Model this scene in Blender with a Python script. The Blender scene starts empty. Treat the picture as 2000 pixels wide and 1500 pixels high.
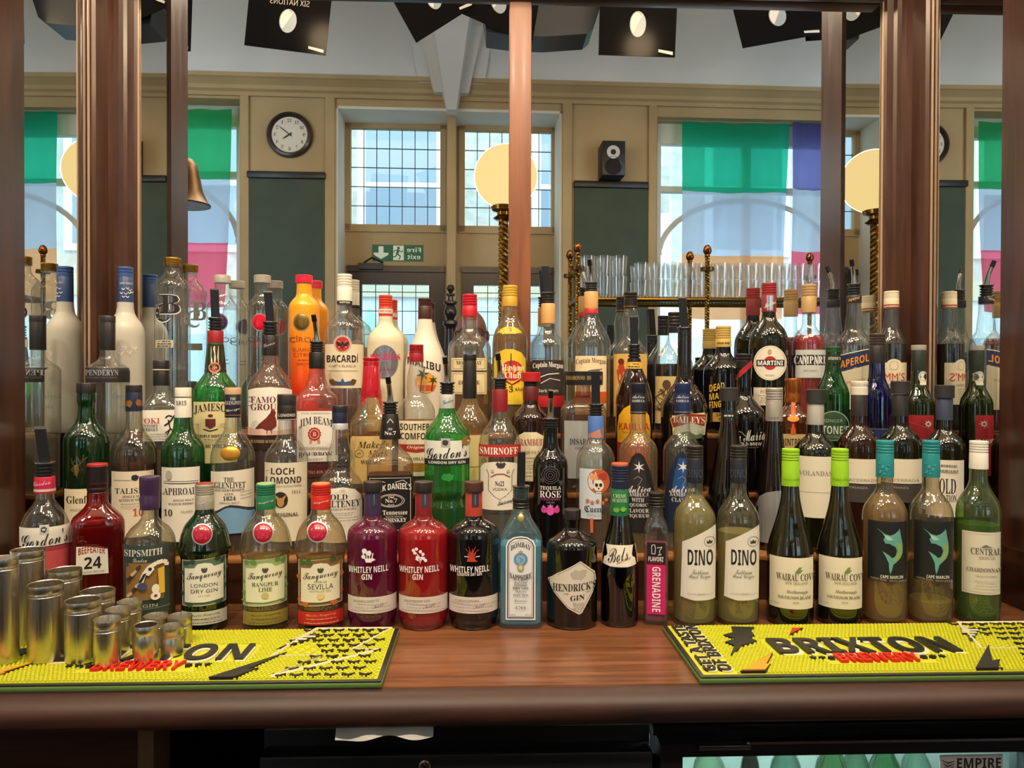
import bpy, bmesh, math, random
from math import sin, cos, pi, radians, sqrt, atan2
from mathutils import Vector, Matrix
random.seed(7)
SC = bpy.context.scene
COL = SC.collection
# ------------------------------------------------------------------ camera
F = 1500.0                      # focal length in pixels of the 2000 px wide frame
PSI = radians(2.2)              # the camera is turned a little to the right of the mirror's normal
PIT = math.atan(15 / 1500)      # and looks slightly down
ROL = 0.003
CAM = Vector((0.0, -1.79, 1.40))
_f = Vector((sin(PSI) * cos(PIT), cos(PSI) * cos(PIT), -sin(PIT)))
_r = Vector((cos(PSI), -sin(PSI), 0))
_u = _r.cross(_f)
CR = _r * cos(ROL) + _u * sin(ROL)
CU = CR.cross(_f)
CF = _f
cd = bpy.data.cameras.new('camera')
cd.sensor_width = 36.0
cd.lens = F / 2000 * 36.0
cd.clip_start = 0.02
cd.clip_end = 100
camo = bpy.data.objects.new('camera', cd)
COL.objects.link(camo)
camo.matrix_world = Matrix(((CR.x, CU.x, -CF.x, CAM.x), (CR.y, CU.y, -CF.y, CAM.y), (CR.z, CU.z, -CF.z, CAM.z), (0, 0, 0, 1)))
SC.camera = camo
vs = SC.view_settings
SC.display_settings.display_device = 'sRGB'
vs.view_transform = 'Standard'
vs.look = 'None'
vs.gamma = 1.0
vs.use_curve_mapping = False
vs.exposure = 0.0
cy = SC.cycles
cy.max_bounces = 14
cy.diffuse_bounces = 3
cy.glossy_bounces = 6
cy.transmission_bounces = 8
cy.transparent_max_bounces = 40
cy.caustics_reflective = True
cy.blur_glossy = 1.0
cy.caustics_refractive = False
cy.sample_clamp_indirect = 4.0
cy.sample_clamp_direct = 0
cy.use_denoising = True
cy.use_adaptive_sampling = True
cy.adaptive_threshold = 0.02
# ------------------------------------------------------------------ daylight: an overcast sky outside the street windows
wd = bpy.data.worlds.new('overcast_sky')
SC.world = wd
wd.use_nodes = True
bgn = wd.node_tree.nodes['Background']
bgn.inputs[0].default_value = (0.60, 0.82, 1.0, 1)
bgn.inputs[1].default_value = 4.9


def light(name, typ, loc, energy, color, size=0.05, rot=None, **kw):
    l = bpy.data.lights.new(name, typ)
    l.energy = energy
    l.color = color
    if typ == 'AREA':
        l.shape = 'RECTANGLE'
        l.size, l.size_y = size
    else:
        l.shadow_soft_size = size
    if typ == 'SPOT':
        l.spot_size = kw.get('ang', 2.0)
        l.spot_blend = 0.6
    o = bpy.data.objects.new(name, l)
    o.location = loc
    if rot:
        o.rotation_euler = rot
    COL.objects.link(o)
    return o


WARM = (1.0, 0.70, 0.40)
WARM2 = (1.0, 0.80, 0.56)
# the row of warm ceiling lamps over the barman's side of the counter
for _i, _x in enumerate((-1.0, -0.74, -0.46, -0.2, 0.08, 0.34, 0.6, 0.88, 1.14, 1.4)):
    light('bar_lamp', 'POINT', (_x, -1.05 if _i % 2 else -0.8, 3.05), 13.5, (1.0, 0.76, 0.48), 0.075)
# the pub's own ceiling lamps, over the drinkers' side
for _x, _y in ((-2.6, -1.7), (-0.9, -1.7), (0.9, -1.7), (2.6, -1.7)):
    light('room_lamp', 'POINT', (_x, _y, 3.3), 17.0, WARM, 0.08)
# added fill spots, unseen, over the drinkers' side, to brighten the bottle labels
for _x in (-1.0, -0.35, 0.45, 1.15):
    light('fill_spot', 'SPOT', (_x, -1.75, 3.32), 95.0, (1.0, 0.84, 0.64), 0.05, (radians(38), 0, 0), ang=radians(62))


# ------------------------------------------------------------------ pixel rays of the photograph turned into places
def ray(px, py):
    return CF + CR * ((px - 1000) / F) + CU * ((750 - py) / F)


def P(px, py, Y):
    """Point at distance Y in front of the camera, measured square to the mirror."""
    d = ray(px, py)
    return CAM + d * (Y / d.y)


def PZ(px, py, z):
    d = ray(px, py)
    return CAM + d * ((z - CAM.z) / d.z)


# ------------------------------------------------------------------ materials
def lin(c):
    if isinstance(c, str):
        c = c.lstrip('#')
        c = tuple(int(c[i:i + 2], 16) / 255 for i in (0, 2, 4))
        return tuple((v / 12.92 if v <= 0.04045 else ((v + 0.055) / 1.055) ** 2.4) for v in c)
    return tuple(c)


MC = {}


def M(c, rough=0.5, metal=0.0, spec=0.5, coat=0.0):
    k = (c if isinstance(c, str) else tuple(c), rough, metal, spec, coat)
    if k in MC:
        return MC[k]
    m = bpy.data.materials.new('surface')
    m.use_nodes = True
    b = m.node_tree.nodes['Principled BSDF']
    b.inputs['Base Color'].default_value = (*lin(c), 1)
    b.inputs['Roughness'].default_value = rough
    b.inputs['Metallic'].default_value = metal
    b.inputs['Specular IOR Level'].default_value = spec
    b.inputs['Coat Weight'].default_value = coat
    b.inputs['Coat Roughness'].default_value = 0.05
    MC[k] = m
    return m


def nodes(name):
    m = bpy.data.materials.new(name)
    m.use_nodes = True
    nt = m.node_tree
    nt.nodes.clear()
    out = nt.nodes.new('ShaderNodeOutputMaterial')
    return m, nt, out


def N(nt, typ, **kw):
    n = nt.nodes.new('ShaderNode' + typ)
    for k, v in kw.items():
        if k.startswith('_'):
            setattr(n, k[1:], v)
        else:
            key = k.replace('__', ' ')
            n.inputs[int(key[1:]) if key[0] == 'i' and key[1:].isdigit() else key].default_value = v
    return n


def L(nt, a, b):
    nt.links.new(a, b)


def thin_glass(tint, edge=0.55, rough=0.02, ior=1.5, refl=(1, 1, 1)):
    """Bottle wall: a thin tinted sheet that darkens where one looks along it."""
    k = ('glass', tint, edge, rough, ior)
    if k in MC:
        return MC[k]
    m, nt, out = nodes('bottle_glass')
    t = lin(tint)
    lw = N(nt, 'LayerWeight', Blend=0.35)
    mx = N(nt, 'Mix', _data_type='RGBA')
    mx.inputs['A'].default_value = (*t, 1)
    mx.inputs['B'].default_value = (*[v ** 1.5 * edge for v in t], 1)
    L(nt, lw.outputs['Facing'], mx.inputs['Factor'])
    tr = N(nt, 'BsdfTransparent')
    L(nt, mx.outputs['Result'], tr.inputs[0])
    gl = N(nt, 'BsdfGlossy', Roughness=rough)
    gl.inputs[0].default_value = (*refl, 1)
    l2 = N(nt, 'LayerWeight', Blend=0.5)                  # Schlick's approximation, the same from both sides of the sheet
    pw = N(nt, 'Math', _operation='POWER'); pw.inputs[1].default_value = 4.0
    L(nt, l2.outputs['Facing'], pw.inputs[0])
    fr = N(nt, 'MapRange'); fr.inputs['To Min'].default_value = 0.11; fr.inputs['To Max'].default_value = 0.85
    L(nt, pw.outputs[0], fr.inputs[0])
    ms = N(nt, 'MixShader')
    L(nt, fr.outputs[0], ms.inputs[0])
    L(nt, tr.outputs[0], ms.inputs[1])
    L(nt, gl.outputs[0], ms.inputs[2])
    sat = max(t) - min(t)
    if sat > 0.1:                                         # coloured glass scatters a little of its own colour
        d = N(nt, 'BsdfDiffuse'); d.inputs[0].default_value = (*t, 1)
        t2 = N(nt, 'BsdfTranslucent'); t2.inputs[0].default_value = (*t, 1)
        m1 = N(nt, 'MixShader'); L(nt, d.outputs[0], m1.inputs[1]); L(nt, t2.outputs[0], m1.inputs[2])
        m2 = N(nt, 'MixShader'); m2.inputs[0].default_value = min(0.16, 0.22 * sat)
        L(nt, ms.outputs[0], m2.inputs[1]); L(nt, m1.outputs[0], m2.inputs[2])
        ms = m2
    else:                                                 # clear glass: a pale diffuse haze stands in for bright reflections
        d = N(nt, 'BsdfDiffuse'); d.inputs[0].default_value = (0.8, 0.8, 0.78, 1)
        m2 = N(nt, 'MixShader'); m2.inputs[0].default_value = 0.02 if rough > 0 and min(t) > 0.5 else 0.0
        L(nt, ms.outputs[0], m2.inputs[1]); L(nt, d.outputs[0], m2.inputs[2])
        ms = m2
    L(nt, ms.outputs[0], out.inputs[0])
    MC[k] = m
    return m


def liquid(c, body=0.16, ior=1.33):
    k = ('liq', c, body, ior)
    if k in MC:
        return MC[k]
    m, nt, out = nodes('spirit')
    g = N(nt, 'BsdfRefraction', IOR=ior, Roughness=0.0)
    g.inputs[0].default_value = (*lin(c), 1)
    tr = N(nt, 'BsdfTransparent')
    tr.inputs[0].default_value = (*lin(c), 1)
    ms = N(nt, 'MixShader')
    ms.inputs[0].default_value = 0.45
    L(nt, g.outputs[0], ms.inputs[1])
    L(nt, tr.outputs[0], ms.inputs[2])
    pale = tuple(v * 0.72 + 0.26 * max(lin(c)) for v in lin(c))
    d = N(nt, 'BsdfDiffuse'); d.inputs[0].default_value = (*pale, 1)
    t2 = N(nt, 'BsdfTranslucent'); t2.inputs[0].default_value = (*pale, 1)
    m1 = N(nt, 'MixShader'); L(nt, d.outputs[0], m1.inputs[1]); L(nt, t2.outputs[0], m1.inputs[2])
    m2 = N(nt, 'MixShader'); m2.inputs[0].default_value = body
    L(nt, ms.outputs[0], m2.inputs[1]); L(nt, m1.outputs[0], m2.inputs[2])
    L(nt, m2.outputs[0], out.inputs[0])
    MC[k] = m
    return m


def dark_glass(c, rough=0.04):
    return M(c, rough, 0.0, 0.6, 0.6)


def frosted(c, sss=0.3):
    k = ('frost', c)
    if k in MC:
        return MC[k]
    m, nt, out = nodes('frosted_glass')
    d = N(nt, 'BsdfDiffuse'); d.inputs[0].default_value = (*lin(c), 1)
    t = N(nt, 'BsdfTranslucent'); t.inputs[0].default_value = (*lin(c), 1)
    g = N(nt, 'BsdfGlossy', Roughness=0.28)
    a = N(nt, 'MixShader'); a.inputs[0].default_value = sss
    L(nt, d.outputs[0], a.inputs[1]); L(nt, t.outputs[0], a.inputs[2])
    fr = N(nt, 'Fresnel', IOR=1.4)
    b = N(nt, 'MixShader'); L(nt, fr.outputs[0], b.inputs[0])
    L(nt, a.outputs[0], b.inputs[1]); L(nt, g.outputs[0], b.inputs[2])
    L(nt, b.outputs[0], out.inputs[0])
    MC[k] = m
    return m


def wood(name, c1, c2, scale=(1, 1, 1), rough=0.35, axis='X', coat=0.2, bump=0.05):
    m, nt, out = nodes(name)
    b = N(nt, 'BsdfPrincipled', Roughness=rough)
    b.inputs['Coat Weight'].default_value = coat
    b.inputs['Coat Roughness'].default_value = 0.15
    tc = N(nt, 'TexCoord')
    mp = N(nt, 'Mapping')
    s = {'X': (1.2, 14, 14), 'Z': (14, 14, 1.2), 'Y': (14, 1.2, 14)}[axis]
    mp.inputs['Scale'].default_value = tuple(a * q for a, q in zip(s, scale))
    L(nt, tc.outputs['Object'], mp.inputs[0])
    n1 = N(nt, 'TexNoise', Scale=3.0, Detail=8.0, Roughness=0.65, Distortion=0.6)
    L(nt, mp.outputs[0], n1.inputs['Vector'])
    n2 = N(nt, 'TexNoise', Scale=2.2, Detail=4.0)
    L(nt, tc.outputs['Object'], n2.inputs['Vector'])
    ad = N(nt, 'Math', _operation='MULTIPLY_ADD')
    ad.inputs[1].default_value = 0.45
    L(nt, n2.outputs[0], ad.inputs[0]); L(nt, n1.outputs[0], ad.inputs[2])
    cr = N(nt, 'ValToRGB')
    cr.color_ramp.elements[0].position = 0.5
    cr.color_ramp.elements[1].position = 0.95
    cr.color_ramp.elements[0].color = (*lin(c1), 1)
    cr.color_ramp.elements[1].color = (*lin(c2), 1)
    L(nt, ad.outputs[0], cr.inputs[0]); L(nt, cr.outputs[0], b.inputs['Base Color'])
    rr = N(nt, 'MapRange'); rr.inputs['To Min'].default_value = rough - 0.1; rr.inputs['To Max'].default_value = rough + 0.15
    L(nt, n1.outputs[0], rr.inputs[0]); L(nt, rr.outputs[0], b.inputs['Roughness'])
    bp = N(nt, 'Bump', Strength=bump, Distance=0.002)
    L(nt, n1.outputs[0], bp.inputs['Height']); L(nt, bp.outputs[0], b.inputs['Normal'])
    L(nt, b.outputs[0], out.inputs[0])
    return m


def plaster(name, c1, c2, sc=3.0, rough=0.8):
    m, nt, out = nodes(name)
    b = N(nt, 'BsdfPrincipled', Roughness=rough)
    tc = N(nt, 'TexCoord')
    n = N(nt, 'TexNoise', Scale=sc, Detail=6.0)
    L(nt, tc.outputs['Object'], n.inputs['Vector'])
    cr = N(nt, 'ValToRGB')
    cr.color_ramp.elements[0].position = 0.35; cr.color_ramp.elements[1].position = 0.7
    cr.color_ramp.elements[0].color = (*lin(c1), 1); cr.color_ramp.elements[1].color = (*lin(c2), 1)
    L(nt, n.outputs[0], cr.inputs[0]); L(nt, cr.outputs[0], b.inputs['Base Color'])
    L(nt, b.outputs[0], out.inputs[0])
    return m


def steel(c='#b9b4aa', rough=0.22, streak=True):
    m, nt, out = nodes('brushed_steel')
    b = N(nt, 'BsdfPrincipled', Metallic=1.0, Roughness=rough)
    b.inputs['Base Color'].default_value = (*lin(c), 1)
    tc = N(nt, 'TexCoord'); mp = N(nt, 'Mapping'); mp.inputs['Scale'].default_value = (260, 260, 3)
    n = N(nt, 'TexNoise', Scale=1.0, Detail=4.0)
    L(nt, tc.outputs['Object'], mp.inputs[0]); L(nt, mp.outputs[0], n.inputs['Vector'])
    rr = N(nt, 'MapRange'); rr.inputs['To Min'].default_value = rough - 0.07; rr.inputs['To Max'].default_value = rough + 0.2
    L(nt, n.outputs[0], rr.inputs[0]); L(nt, rr.outputs[0], b.inputs['Roughness'])
    L(nt, b.outputs[0], out.inputs[0])
    return m


def emit(c, s):
    k = ('em', c, s)
    if k in MC:
        return MC[k]
    m, nt, out = nodes('glow')
    e = N(nt, 'Emission', Strength=s); e.inputs[0].default_value = (*lin(c), 1)
    L(nt, e.outputs[0], out.inputs[0])
    MC[k] = m
    return m


def mat(x):
    return M(x) if isinstance(x, str) or isinstance(x, tuple) else x


# ------------------------------------------------------------------ mesh builder: many shapes, ONE mesh object
class MB:
    def __init__(s):
        s.v = []; s.f = []; s.m = []; s.mats = []; s.sm = []

    def mi(s, m):
        m = mat(m)
        if m not in s.mats:
            s.mats.append(m)
        return s.mats.index(m)

    def add(s, v, f, m, smooth=False, T=None):
        o = len(s.v); k = s.mi(m)
        s.v += [tuple(T @ Vector(p)) for p in v] if T is not None else [tuple(p) for p in v]
        s.f += [tuple(i + o for i in q) for q in f]
        s.m += [k] * len(f); s.sm += [smooth] * len(f)
        return s

    def box(s, x0, x1, y0, y1, z0, z1, m, T=None, bev=0.0):
        if bev <= 0:
            v = [(x, y, z) for z in (z0, z1) for y in (y0, y1) for x in (x0, x1)]
            f = [(0, 2, 3, 1), (4, 5, 7, 6), (0, 1, 5, 4), (2, 6, 7, 3), (0, 4, 6, 2), (1, 3, 7, 5)]
            return s.add(v, f, m, False, T)
        bm = bmesh.new()
        bmesh.ops.create_cube(bm, size=1)
        for q in bm.verts:
            q.co = Vector(((x0 + x1) / 2 + q.co.x * (x1 - x0), (y0 + y1) / 2 + q.co.y * (y1 - y0), (z0 + z1) / 2 + q.co.z * (z1 - z0)))
        bmesh.ops.bevel(bm, geom=list(bm.edges), offset=bev, segments=2, affect='EDGES', profile=0.5)
        bm.verts.index_update()
        v = [tuple(q.co) for q in bm.verts]; f = [tuple(q.index for q in g.verts) for g in bm.faces]
        bm.free()
        return s.add(v, f, m, True, T)

    def lathe(s, prof, m, n=32, T=None, caps=(True, True), sec=None, smooth=True):
        """prof: (r, z) from bottom to top; sec(r, z) -> function angle -> (x, y)."""
        v = []; f = []
        for r, z in prof:
            for i in range(n):
                a = 2 * pi * i / n
                x, y = (r * sin(a), -r * cos(a)) if sec is None else sec(r, z, a)
                v.append((x, y, z))
        for j in range(len(prof) - 1):
            for i in range(n):
                i2 = (i + 1) % n
                f.append((j * n + i, j * n + i2, (j + 1) * n + i2, (j + 1) * n + i))
        s.add(v, f, m, smooth, T)
        if caps[0]:
            s.add(v[:n], [tuple(range(n))[::-1]], m, False, T)
        if caps[1]:
            s.add(v[-n:], [tuple(range(n))], m, False, T)
        return s

    def tube(s, pts, rad, m, n=10, T=None, cap=True):
        pts = [Vector(p) for p in pts]
        if not isinstance(rad, (list, tuple)):
            rad = [rad] * len(pts)
        v = []; f = []
        for j, p in enumerate(pts):
            t = (pts[min(j + 1, len(pts) - 1)] - pts[max(j - 1, 0)]).normalized()
            a = t.orthogonal().normalized() if abs(t.z) < 0.99 else Vector((1, 0, 0))
            if abs(t.z) < 0.99:
                a = Vector((-t.y, t.x, 0)).normalized()
            b = t.cross(a)
            for i in range(n):
                w = 2 * pi * i / n
                v.append(p + (a * cos(w) + b * sin(w)) * rad[j])
        for j in range(len(pts) - 1):
            for i in range(n):
                i2 = (i + 1) % n
                f.append((j * n + i, j * n + i2, (j + 1) * n + i2, (j + 1) * n + i))
        s.add(v, f, m, True, T)
        if cap:
            s.add(v[:n], [tuple(range(n))[::-1]], m, False, T)
            s.add(v[-n:], [tuple(range(n))], m, False, T)
        return s

    def prism(s, poly, z0, z1, m, T=None, top=None):
        """Extrude a 2-D outline (x, y) from z0 to z1."""
        v2, f2 = tess(poly)
        n = len(poly)
        ar = sum(poly[i][0] * poly[(i + 1) % n][1] - poly[(i + 1) % n][0] * poly[i][1] for i in range(n))
        p = poly if ar > 0 else poly[::-1]
        s.add([(x, y, z1) for x, y in v2], f2, top or m, False, T)
        s.add([(x, y, z0) for x, y in v2], [q[::-1] for q in f2], m, False, T)
        s.add([(x, y, z0) for x, y in p] + [(x, y, z1) for x, y in p], [(i, (i + 1) % n, n + (i + 1) % n, n + i) for i in range(n)], m, False, T)
        return s

    def sphere(s, c, r, m, n=24, k=14, T=None, sc=(1, 1, 1)):
        v = []; f = []
        for j in range(k + 1):
            b = -pi / 2 + pi * j / k
            for i in range(n):
                a = 2 * pi * i / n
                v.append((c[0] + r * cos(b) * cos(a) * sc[0], c[1] + r * cos(b) * sin(a) * sc[1], c[2] + r * sin(b) * sc[2]))
        for j in range(k):
            for i in range(n):
                i2 = (i + 1) % n
                f.append((j * n + i, j * n + i2, (j + 1) * n + i2, (j + 1) * n + i))
        return s.add(v, f, m, True, T)

    def build(s, name, parent=None, loc=None, rotz=0.0, M4=None, angle=35):
        me = bpy.data.meshes.new(name)
        me.from_pydata(s.v, [], s.f)
        for q in s.mats:
            me.materials.append(q)
        me.polygons.foreach_set('material_index', s.m)
        me.polygons.foreach_set('use_smooth', s.sm)
        me.update()
        if any(s.sm):
            me.set_sharp_from_angle(angle=radians(angle))
        o = bpy.data.objects.new(name, me)
        COL.objects.link(o)
        if parent is not None:
            o.parent = parent
        if loc is not None:
            o.location = loc
        if rotz:
            o.rotation_euler = (0, 0, rotz)
        if M4 is not None:
            o.matrix_world = M4
        return o


def tess(poly):
    bm = bmesh.new()
    vs_ = [bm.verts.new((x, y, 0)) for x, y in poly]
    es = [bm.edges.new((vs_[i], vs_[(i + 1) % len(vs_)])) for i in range(len(vs_))]
    bmesh.ops.triangle_fill(bm, use_beauty=True, edges=es, normal=(0, 0, 1))
    bm.verts.index_update()
    v = [(q.co.x, q.co.y) for q in bm.verts]
    f = []
    for g in bm.faces:
        ix = [q.index for q in g.verts]
        a, b, c = (v[i] for i in ix[:3])
        f.append(tuple(ix) if (b[0] - a[0]) * (c[1] - a[1]) - (c[0] - a[0]) * (b[1] - a[1]) > 0 else tuple(ix[::-1]))
    bm.free()
    return v, f


def refine(v, f, lmax):
    """Split long edges so that a flat shape can follow a round surface."""
    bm = bmesh.new()
    q = [bm.verts.new((x, y, 0)) for x, y in v]
    for g in f:
        try:
            bm.faces.new([q[i] for i in g])
        except ValueError:
            pass
    for _ in range(5):
        es = [e for e in bm.edges if abs(e.verts[0].co.x - e.verts[1].co.x) > lmax]
        if not es:
            break
        bmesh.ops.subdivide_edges(bm, edges=es, cuts=1)
        bmesh.ops.triangulate(bm, faces=[g for g in bm.faces if len(g.verts) > 3])
    bm.verts.index_update()
    v = [(p.co.x, p.co.y) for p in bm.verts]; f = [tuple(p.index for p in g.verts) for g in bm.faces]
    bm.free()
    return v, f


# ------------------------------------------------------------------ lettering
FONTS = {'b': (0x1D5D4, 0x1D5EE, 0x1D7EC), 'i': (0x1D63C, 0x1D656, 0x1D7EC), 's': (0x1D400, 0x1D41A, 0x1D7CE), 'S': (0x1D468, 0x1D482, 0x1D7CE),
         'I': (0x1D434, 0x1D44E, 0), 'c': (0x1D4D0, 0x1D4EA, 0), 'f': (0x1D56C, 0x1D586, 0), 'm': (0x1D670, 0x1D68A, 0x1D7F6), 'k': (0x1D5A0, 0x1D5BA, 0x1D7E2)}
TC = {}


def glyphs(txt, font='n'):
    """(verts, faces, w/h) of a line of text, scaled into the unit box."""
    k = (txt, font)
    if k in TC:
        return TC[k]
    t = txt
    if font in FONTS:
        a, b, d = FONTS[font]
        t = ''.join(chr(a + ord(c) - 65) if 'A' <= c <= 'Z' else chr(b + ord(c) - 97) if 'a' <= c <= 'z' else chr(d + ord(c) - 48) if d and c.isdigit() else c for c in txt)
        t = t.replace('\U0001D455', '\u210e')
    c = bpy.data.curves.new('lettering', 'FONT')
    c.body = t; c.size = 1.0; c.resolution_u = 2
    o = bpy.data.objects.new('lettering', c)
    me = o.to_mesh()
    v = [(p.co.x, p.co.y) for p in me.vertices]; f = [tuple(p.vertices) for p in me.polygons]
    o.to_mesh_clear()
    bpy.data.objects.remove(o); bpy.data.curves.remove(c)
    x0, x1 = min(p[0] for p in v), max(p[0] for p in v); y0, y1 = min(p[1] for p in v), max(p[1] for p in v)
    W, H = x1 - x0, y1 - y0
    v = [((x - x0) / W, (y - y0) / H) for x, y in v]
    TC[k] = (v, f, W / H)
    return TC[k]


# ------------------------------------------------------------------ naming and grouping
def tag(o, label, cat, group=None, kind=None):
    if label:
        o['label'] = label
    if cat:
        o['category'] = cat
    if group:
        o['group'] = group
    if kind:
        o['kind'] = kind
    return o


def thing(name, label, cat, loc=(0, 0, 0), rotz=0.0, group=None):
    o = bpy.data.objects.new(name, None)
    o.empty_display_size = 0.05
    o.location = loc; o.rotation_euler = (0, 0, rotz)
    COL.objects.link(o)
    return tag(o, label, cat, group)


def struct(name, mb, **kw):
    o = mb.build(name, **kw)
    o['kind'] = 'structure'
    return o


def pchip(xs, ys):
    """Monotone cubic through the points; xs ascending."""
    n = len(xs)
    h = [xs[i + 1] - xs[i] for i in range(n - 1)]
    d = [(ys[i + 1] - ys[i]) / h[i] for i in range(n - 1)]
    m = [0.0] * n
    m[0] = d[0]; m[-1] = d[-1]
    for i in range(1, n - 1):
        if d[i - 1] * d[i] > 0:
            w1 = 2 * h[i] + h[i - 1]; w2 = h[i] + 2 * h[i - 1]
            m[i] = (w1 + w2) / (w1 / d[i - 1] + w2 / d[i])

    def fn(x):
        if x <= xs[0]:
            return ys[0]
        if x >= xs[-1]:
            return ys[-1]
        i = 0
        while x > xs[i + 1]:
            i += 1
        t = (x - xs[i]) / h[i]
        return (2 * t**3 - 3 * t**2 + 1) * ys[i] + (t**3 - 2 * t**2 + t) * h[i] * m[i] + (-2 * t**3 + 3 * t**2) * ys[i + 1] + (t**3 - t**2) * h[i] * m[i + 1]
    return fn
# ------------------------------------------------------------------ the back bar: mirrors, frames, steps, counter
# rows of the stepped back bar: distance of the bottle axes from the camera, height of the step
ZC = 0.969                                     # counter top
ROWS = {'A': (1.335, ZC), 'B': (1.525, 1.0555), 'C': (1.632, 1.159), 'D': (1.738, 1.274)}
ROWS_Z = {k: v[1] for k, v in ROWS.items()}
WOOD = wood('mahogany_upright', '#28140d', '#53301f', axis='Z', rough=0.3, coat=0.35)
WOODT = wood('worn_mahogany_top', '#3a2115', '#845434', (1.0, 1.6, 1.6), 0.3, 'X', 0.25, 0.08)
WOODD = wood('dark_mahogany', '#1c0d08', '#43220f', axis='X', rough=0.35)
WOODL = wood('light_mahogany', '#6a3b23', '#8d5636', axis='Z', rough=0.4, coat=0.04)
mm, nt, out = nodes('silvered_mirror')
g = N(nt, 'BsdfGlossy', Roughness=0.0); g.inputs[0].default_value = (0.87, 0.885, 0.875, 1)
L(nt, g.outputs[0], out.inputs[0])
MIRROR = mm
XL, XR = -0.852, 1.010          # the two side mirrors of the bay
YB = 0.0                        # face of the back mirror
ZTOP = P(1450, 2, 1.79).z       # underside of the top rail
YF = CAM.y + 1.035              # front edge of the counter
fL = P(45, 400, 1.40)           # inner edge of the front posts
fR = P(1962, 400, 1.46)
YP = -0.335                     # inner face of the front posts
m = MB().box(XL - 0.02, XR + 0.02, YB, YB + 0.006, ZC - 0.02, ZTOP + 0.02, MIRROR)
tag(m.build('wall_mirror'), 'tall silvered mirror along the back of the bar behind all the bottles', 'mirror')
m = MB().box(XL - 0.006, XL, YP, YB, ZC, ZTOP + 0.3, MIRROR)
tag(m.build('wall_mirror'), 'narrow side mirror that shows the bottle with the black shoulder band in reverse', 'mirror')
m = MB().box(XR, XR + 0.006, YP, YB, ZC, ZTOP + 0.3, MIRROR)
tag(m.build('wall_mirror'), 'narrow side mirror that shows the fruit cup bottle and its cream label in reverse', 'mirror')
m = MB().box(-2.3, 2.5, YB + 0.03, YB + 0.05, 0, 4.0, M('#5a3a28'))
struct('wall_back', m)
# the dividing upright in the middle of the back mirror
mx = P(1016, 350, 1.775)
hw = 0.0255
m = MB().box(mx.x - hw, mx.x + hw, -0.0115, -0.001, ROWS_Z['D'], ZTOP + 0.02, WOODL, bev=0.003)
tag(m.build('mirror_upright'), 'reddish brown wooden upright dividing the back mirror in the middle', 'upright')


def corner(xm, sgn, label):
    """Moulded corner upright where a side mirror meets the back mirror; sgn +1 at the left end."""
    t = thing('corner_upright', label, 'upright', (xm, 0, 0))
    wb = 0.066; ws = 0.098
    # outline in plan, as for the left corner, mirrored for the right one
    pl = [(0.001, -0.001), (wb, -0.001), (wb, -0.006), (wb - 0.005, -0.010), (0.046, -0.011), (0.040, -0.017), (0.030, -0.019), (0.024, -0.028), (0.017, -0.040),
          (0.016, -ws + 0.006), (0.010, -ws), (0.001, -ws)]
    m = MB().prism([(x * sgn, y) for x, y in pl], ZC, ZTOP + 0.3, WOOD)
    m.build('post', t)
    for (a, b) in ((wb + 0.0015, -0.004), (0.004, -ws - 0.0015)):
        MB().tube([(a * sgn, b, ZC), (a * sgn, b, ZTOP + 0.3)], 0.0028, M('#a58a72', 0.25, 0.0, 0.6, 0.5), 8).build('bead', t)
    return t


corner(XL, 1, 'moulded dark wood upright behind the frosted bottle with the blue foil neck')
corner(XR, -1, 'moulded dark wood upright behind the fruit cup bottle with the cream cap')


def front_post(x0, x1, label):
    t = thing('front_post', label, 'post', ((x0 + x1) / 2, 0, 0))
    w = (x1 - x0) / 2
    m = MB().prism([(-w, YP - 0.13), (w - 0.012, YP - 0.13), (w, YP - 0.118), (w, YP), (-w, YP)], ZC, ZTOP + 0.45, WOOD)
    m.build('post', t)
    MB().box(-w - 0.004, w + 0.006, YP - 0.14, YP, ZC, ZC + 0.11, WOODD, bev=0.004).build('plinth', t)
    return t


front_post(XL - 0.16, XL + 0.006, 'broad dark wood post beside the bottle with the script label and pink foil')
front_post(XR - 0.006, XR + 0.16, 'broad dark wood post beside the pale green wine bottle with the white cap')
m = MB().box(XL + 0.07, XR - 0.07, -0.045, -0.001, ZTOP, ZTOP + 0.09, WOODD, bev=0.003)
tag(m.build('top_rail'), 'dark wooden rail along the top of the back mirror', 'rail')
# stepped shelf of the bottles
t = thing('stepped_shelf', 'dark wooden three-step bottle shelf in front of the back mirror', 'shelf', (0, 0, 0))
edges = {'B': -0.3265, 'C': -0.208, 'D': -0.1055}
prev = ZC
LIP = M('#8f6038', 0.3, 0.0, 0.5, 0.3)
for k, yb in (('B', edges['C']), ('C', edges['D']), ('D', -0.004)):
    yf = edges[k]; z = ROWS_Z[k]
    xa, xb = (XL + 0.072, XR - 0.072) if k == 'D' else (XL + 0.02, XR - 0.02)
    MB().box(xa, xb, yf, yb if k != 'D' else -0.004, ZC + 0.0, z - 0.011, WOODD).build('riser', t)
    MB().box(xa, xb, yf - 0.0015, yb + (0.0 if k == 'D' else -0.002), z - 0.011, z - 0.0005, LIP, bev=0.0025).build('tread', t)
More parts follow.
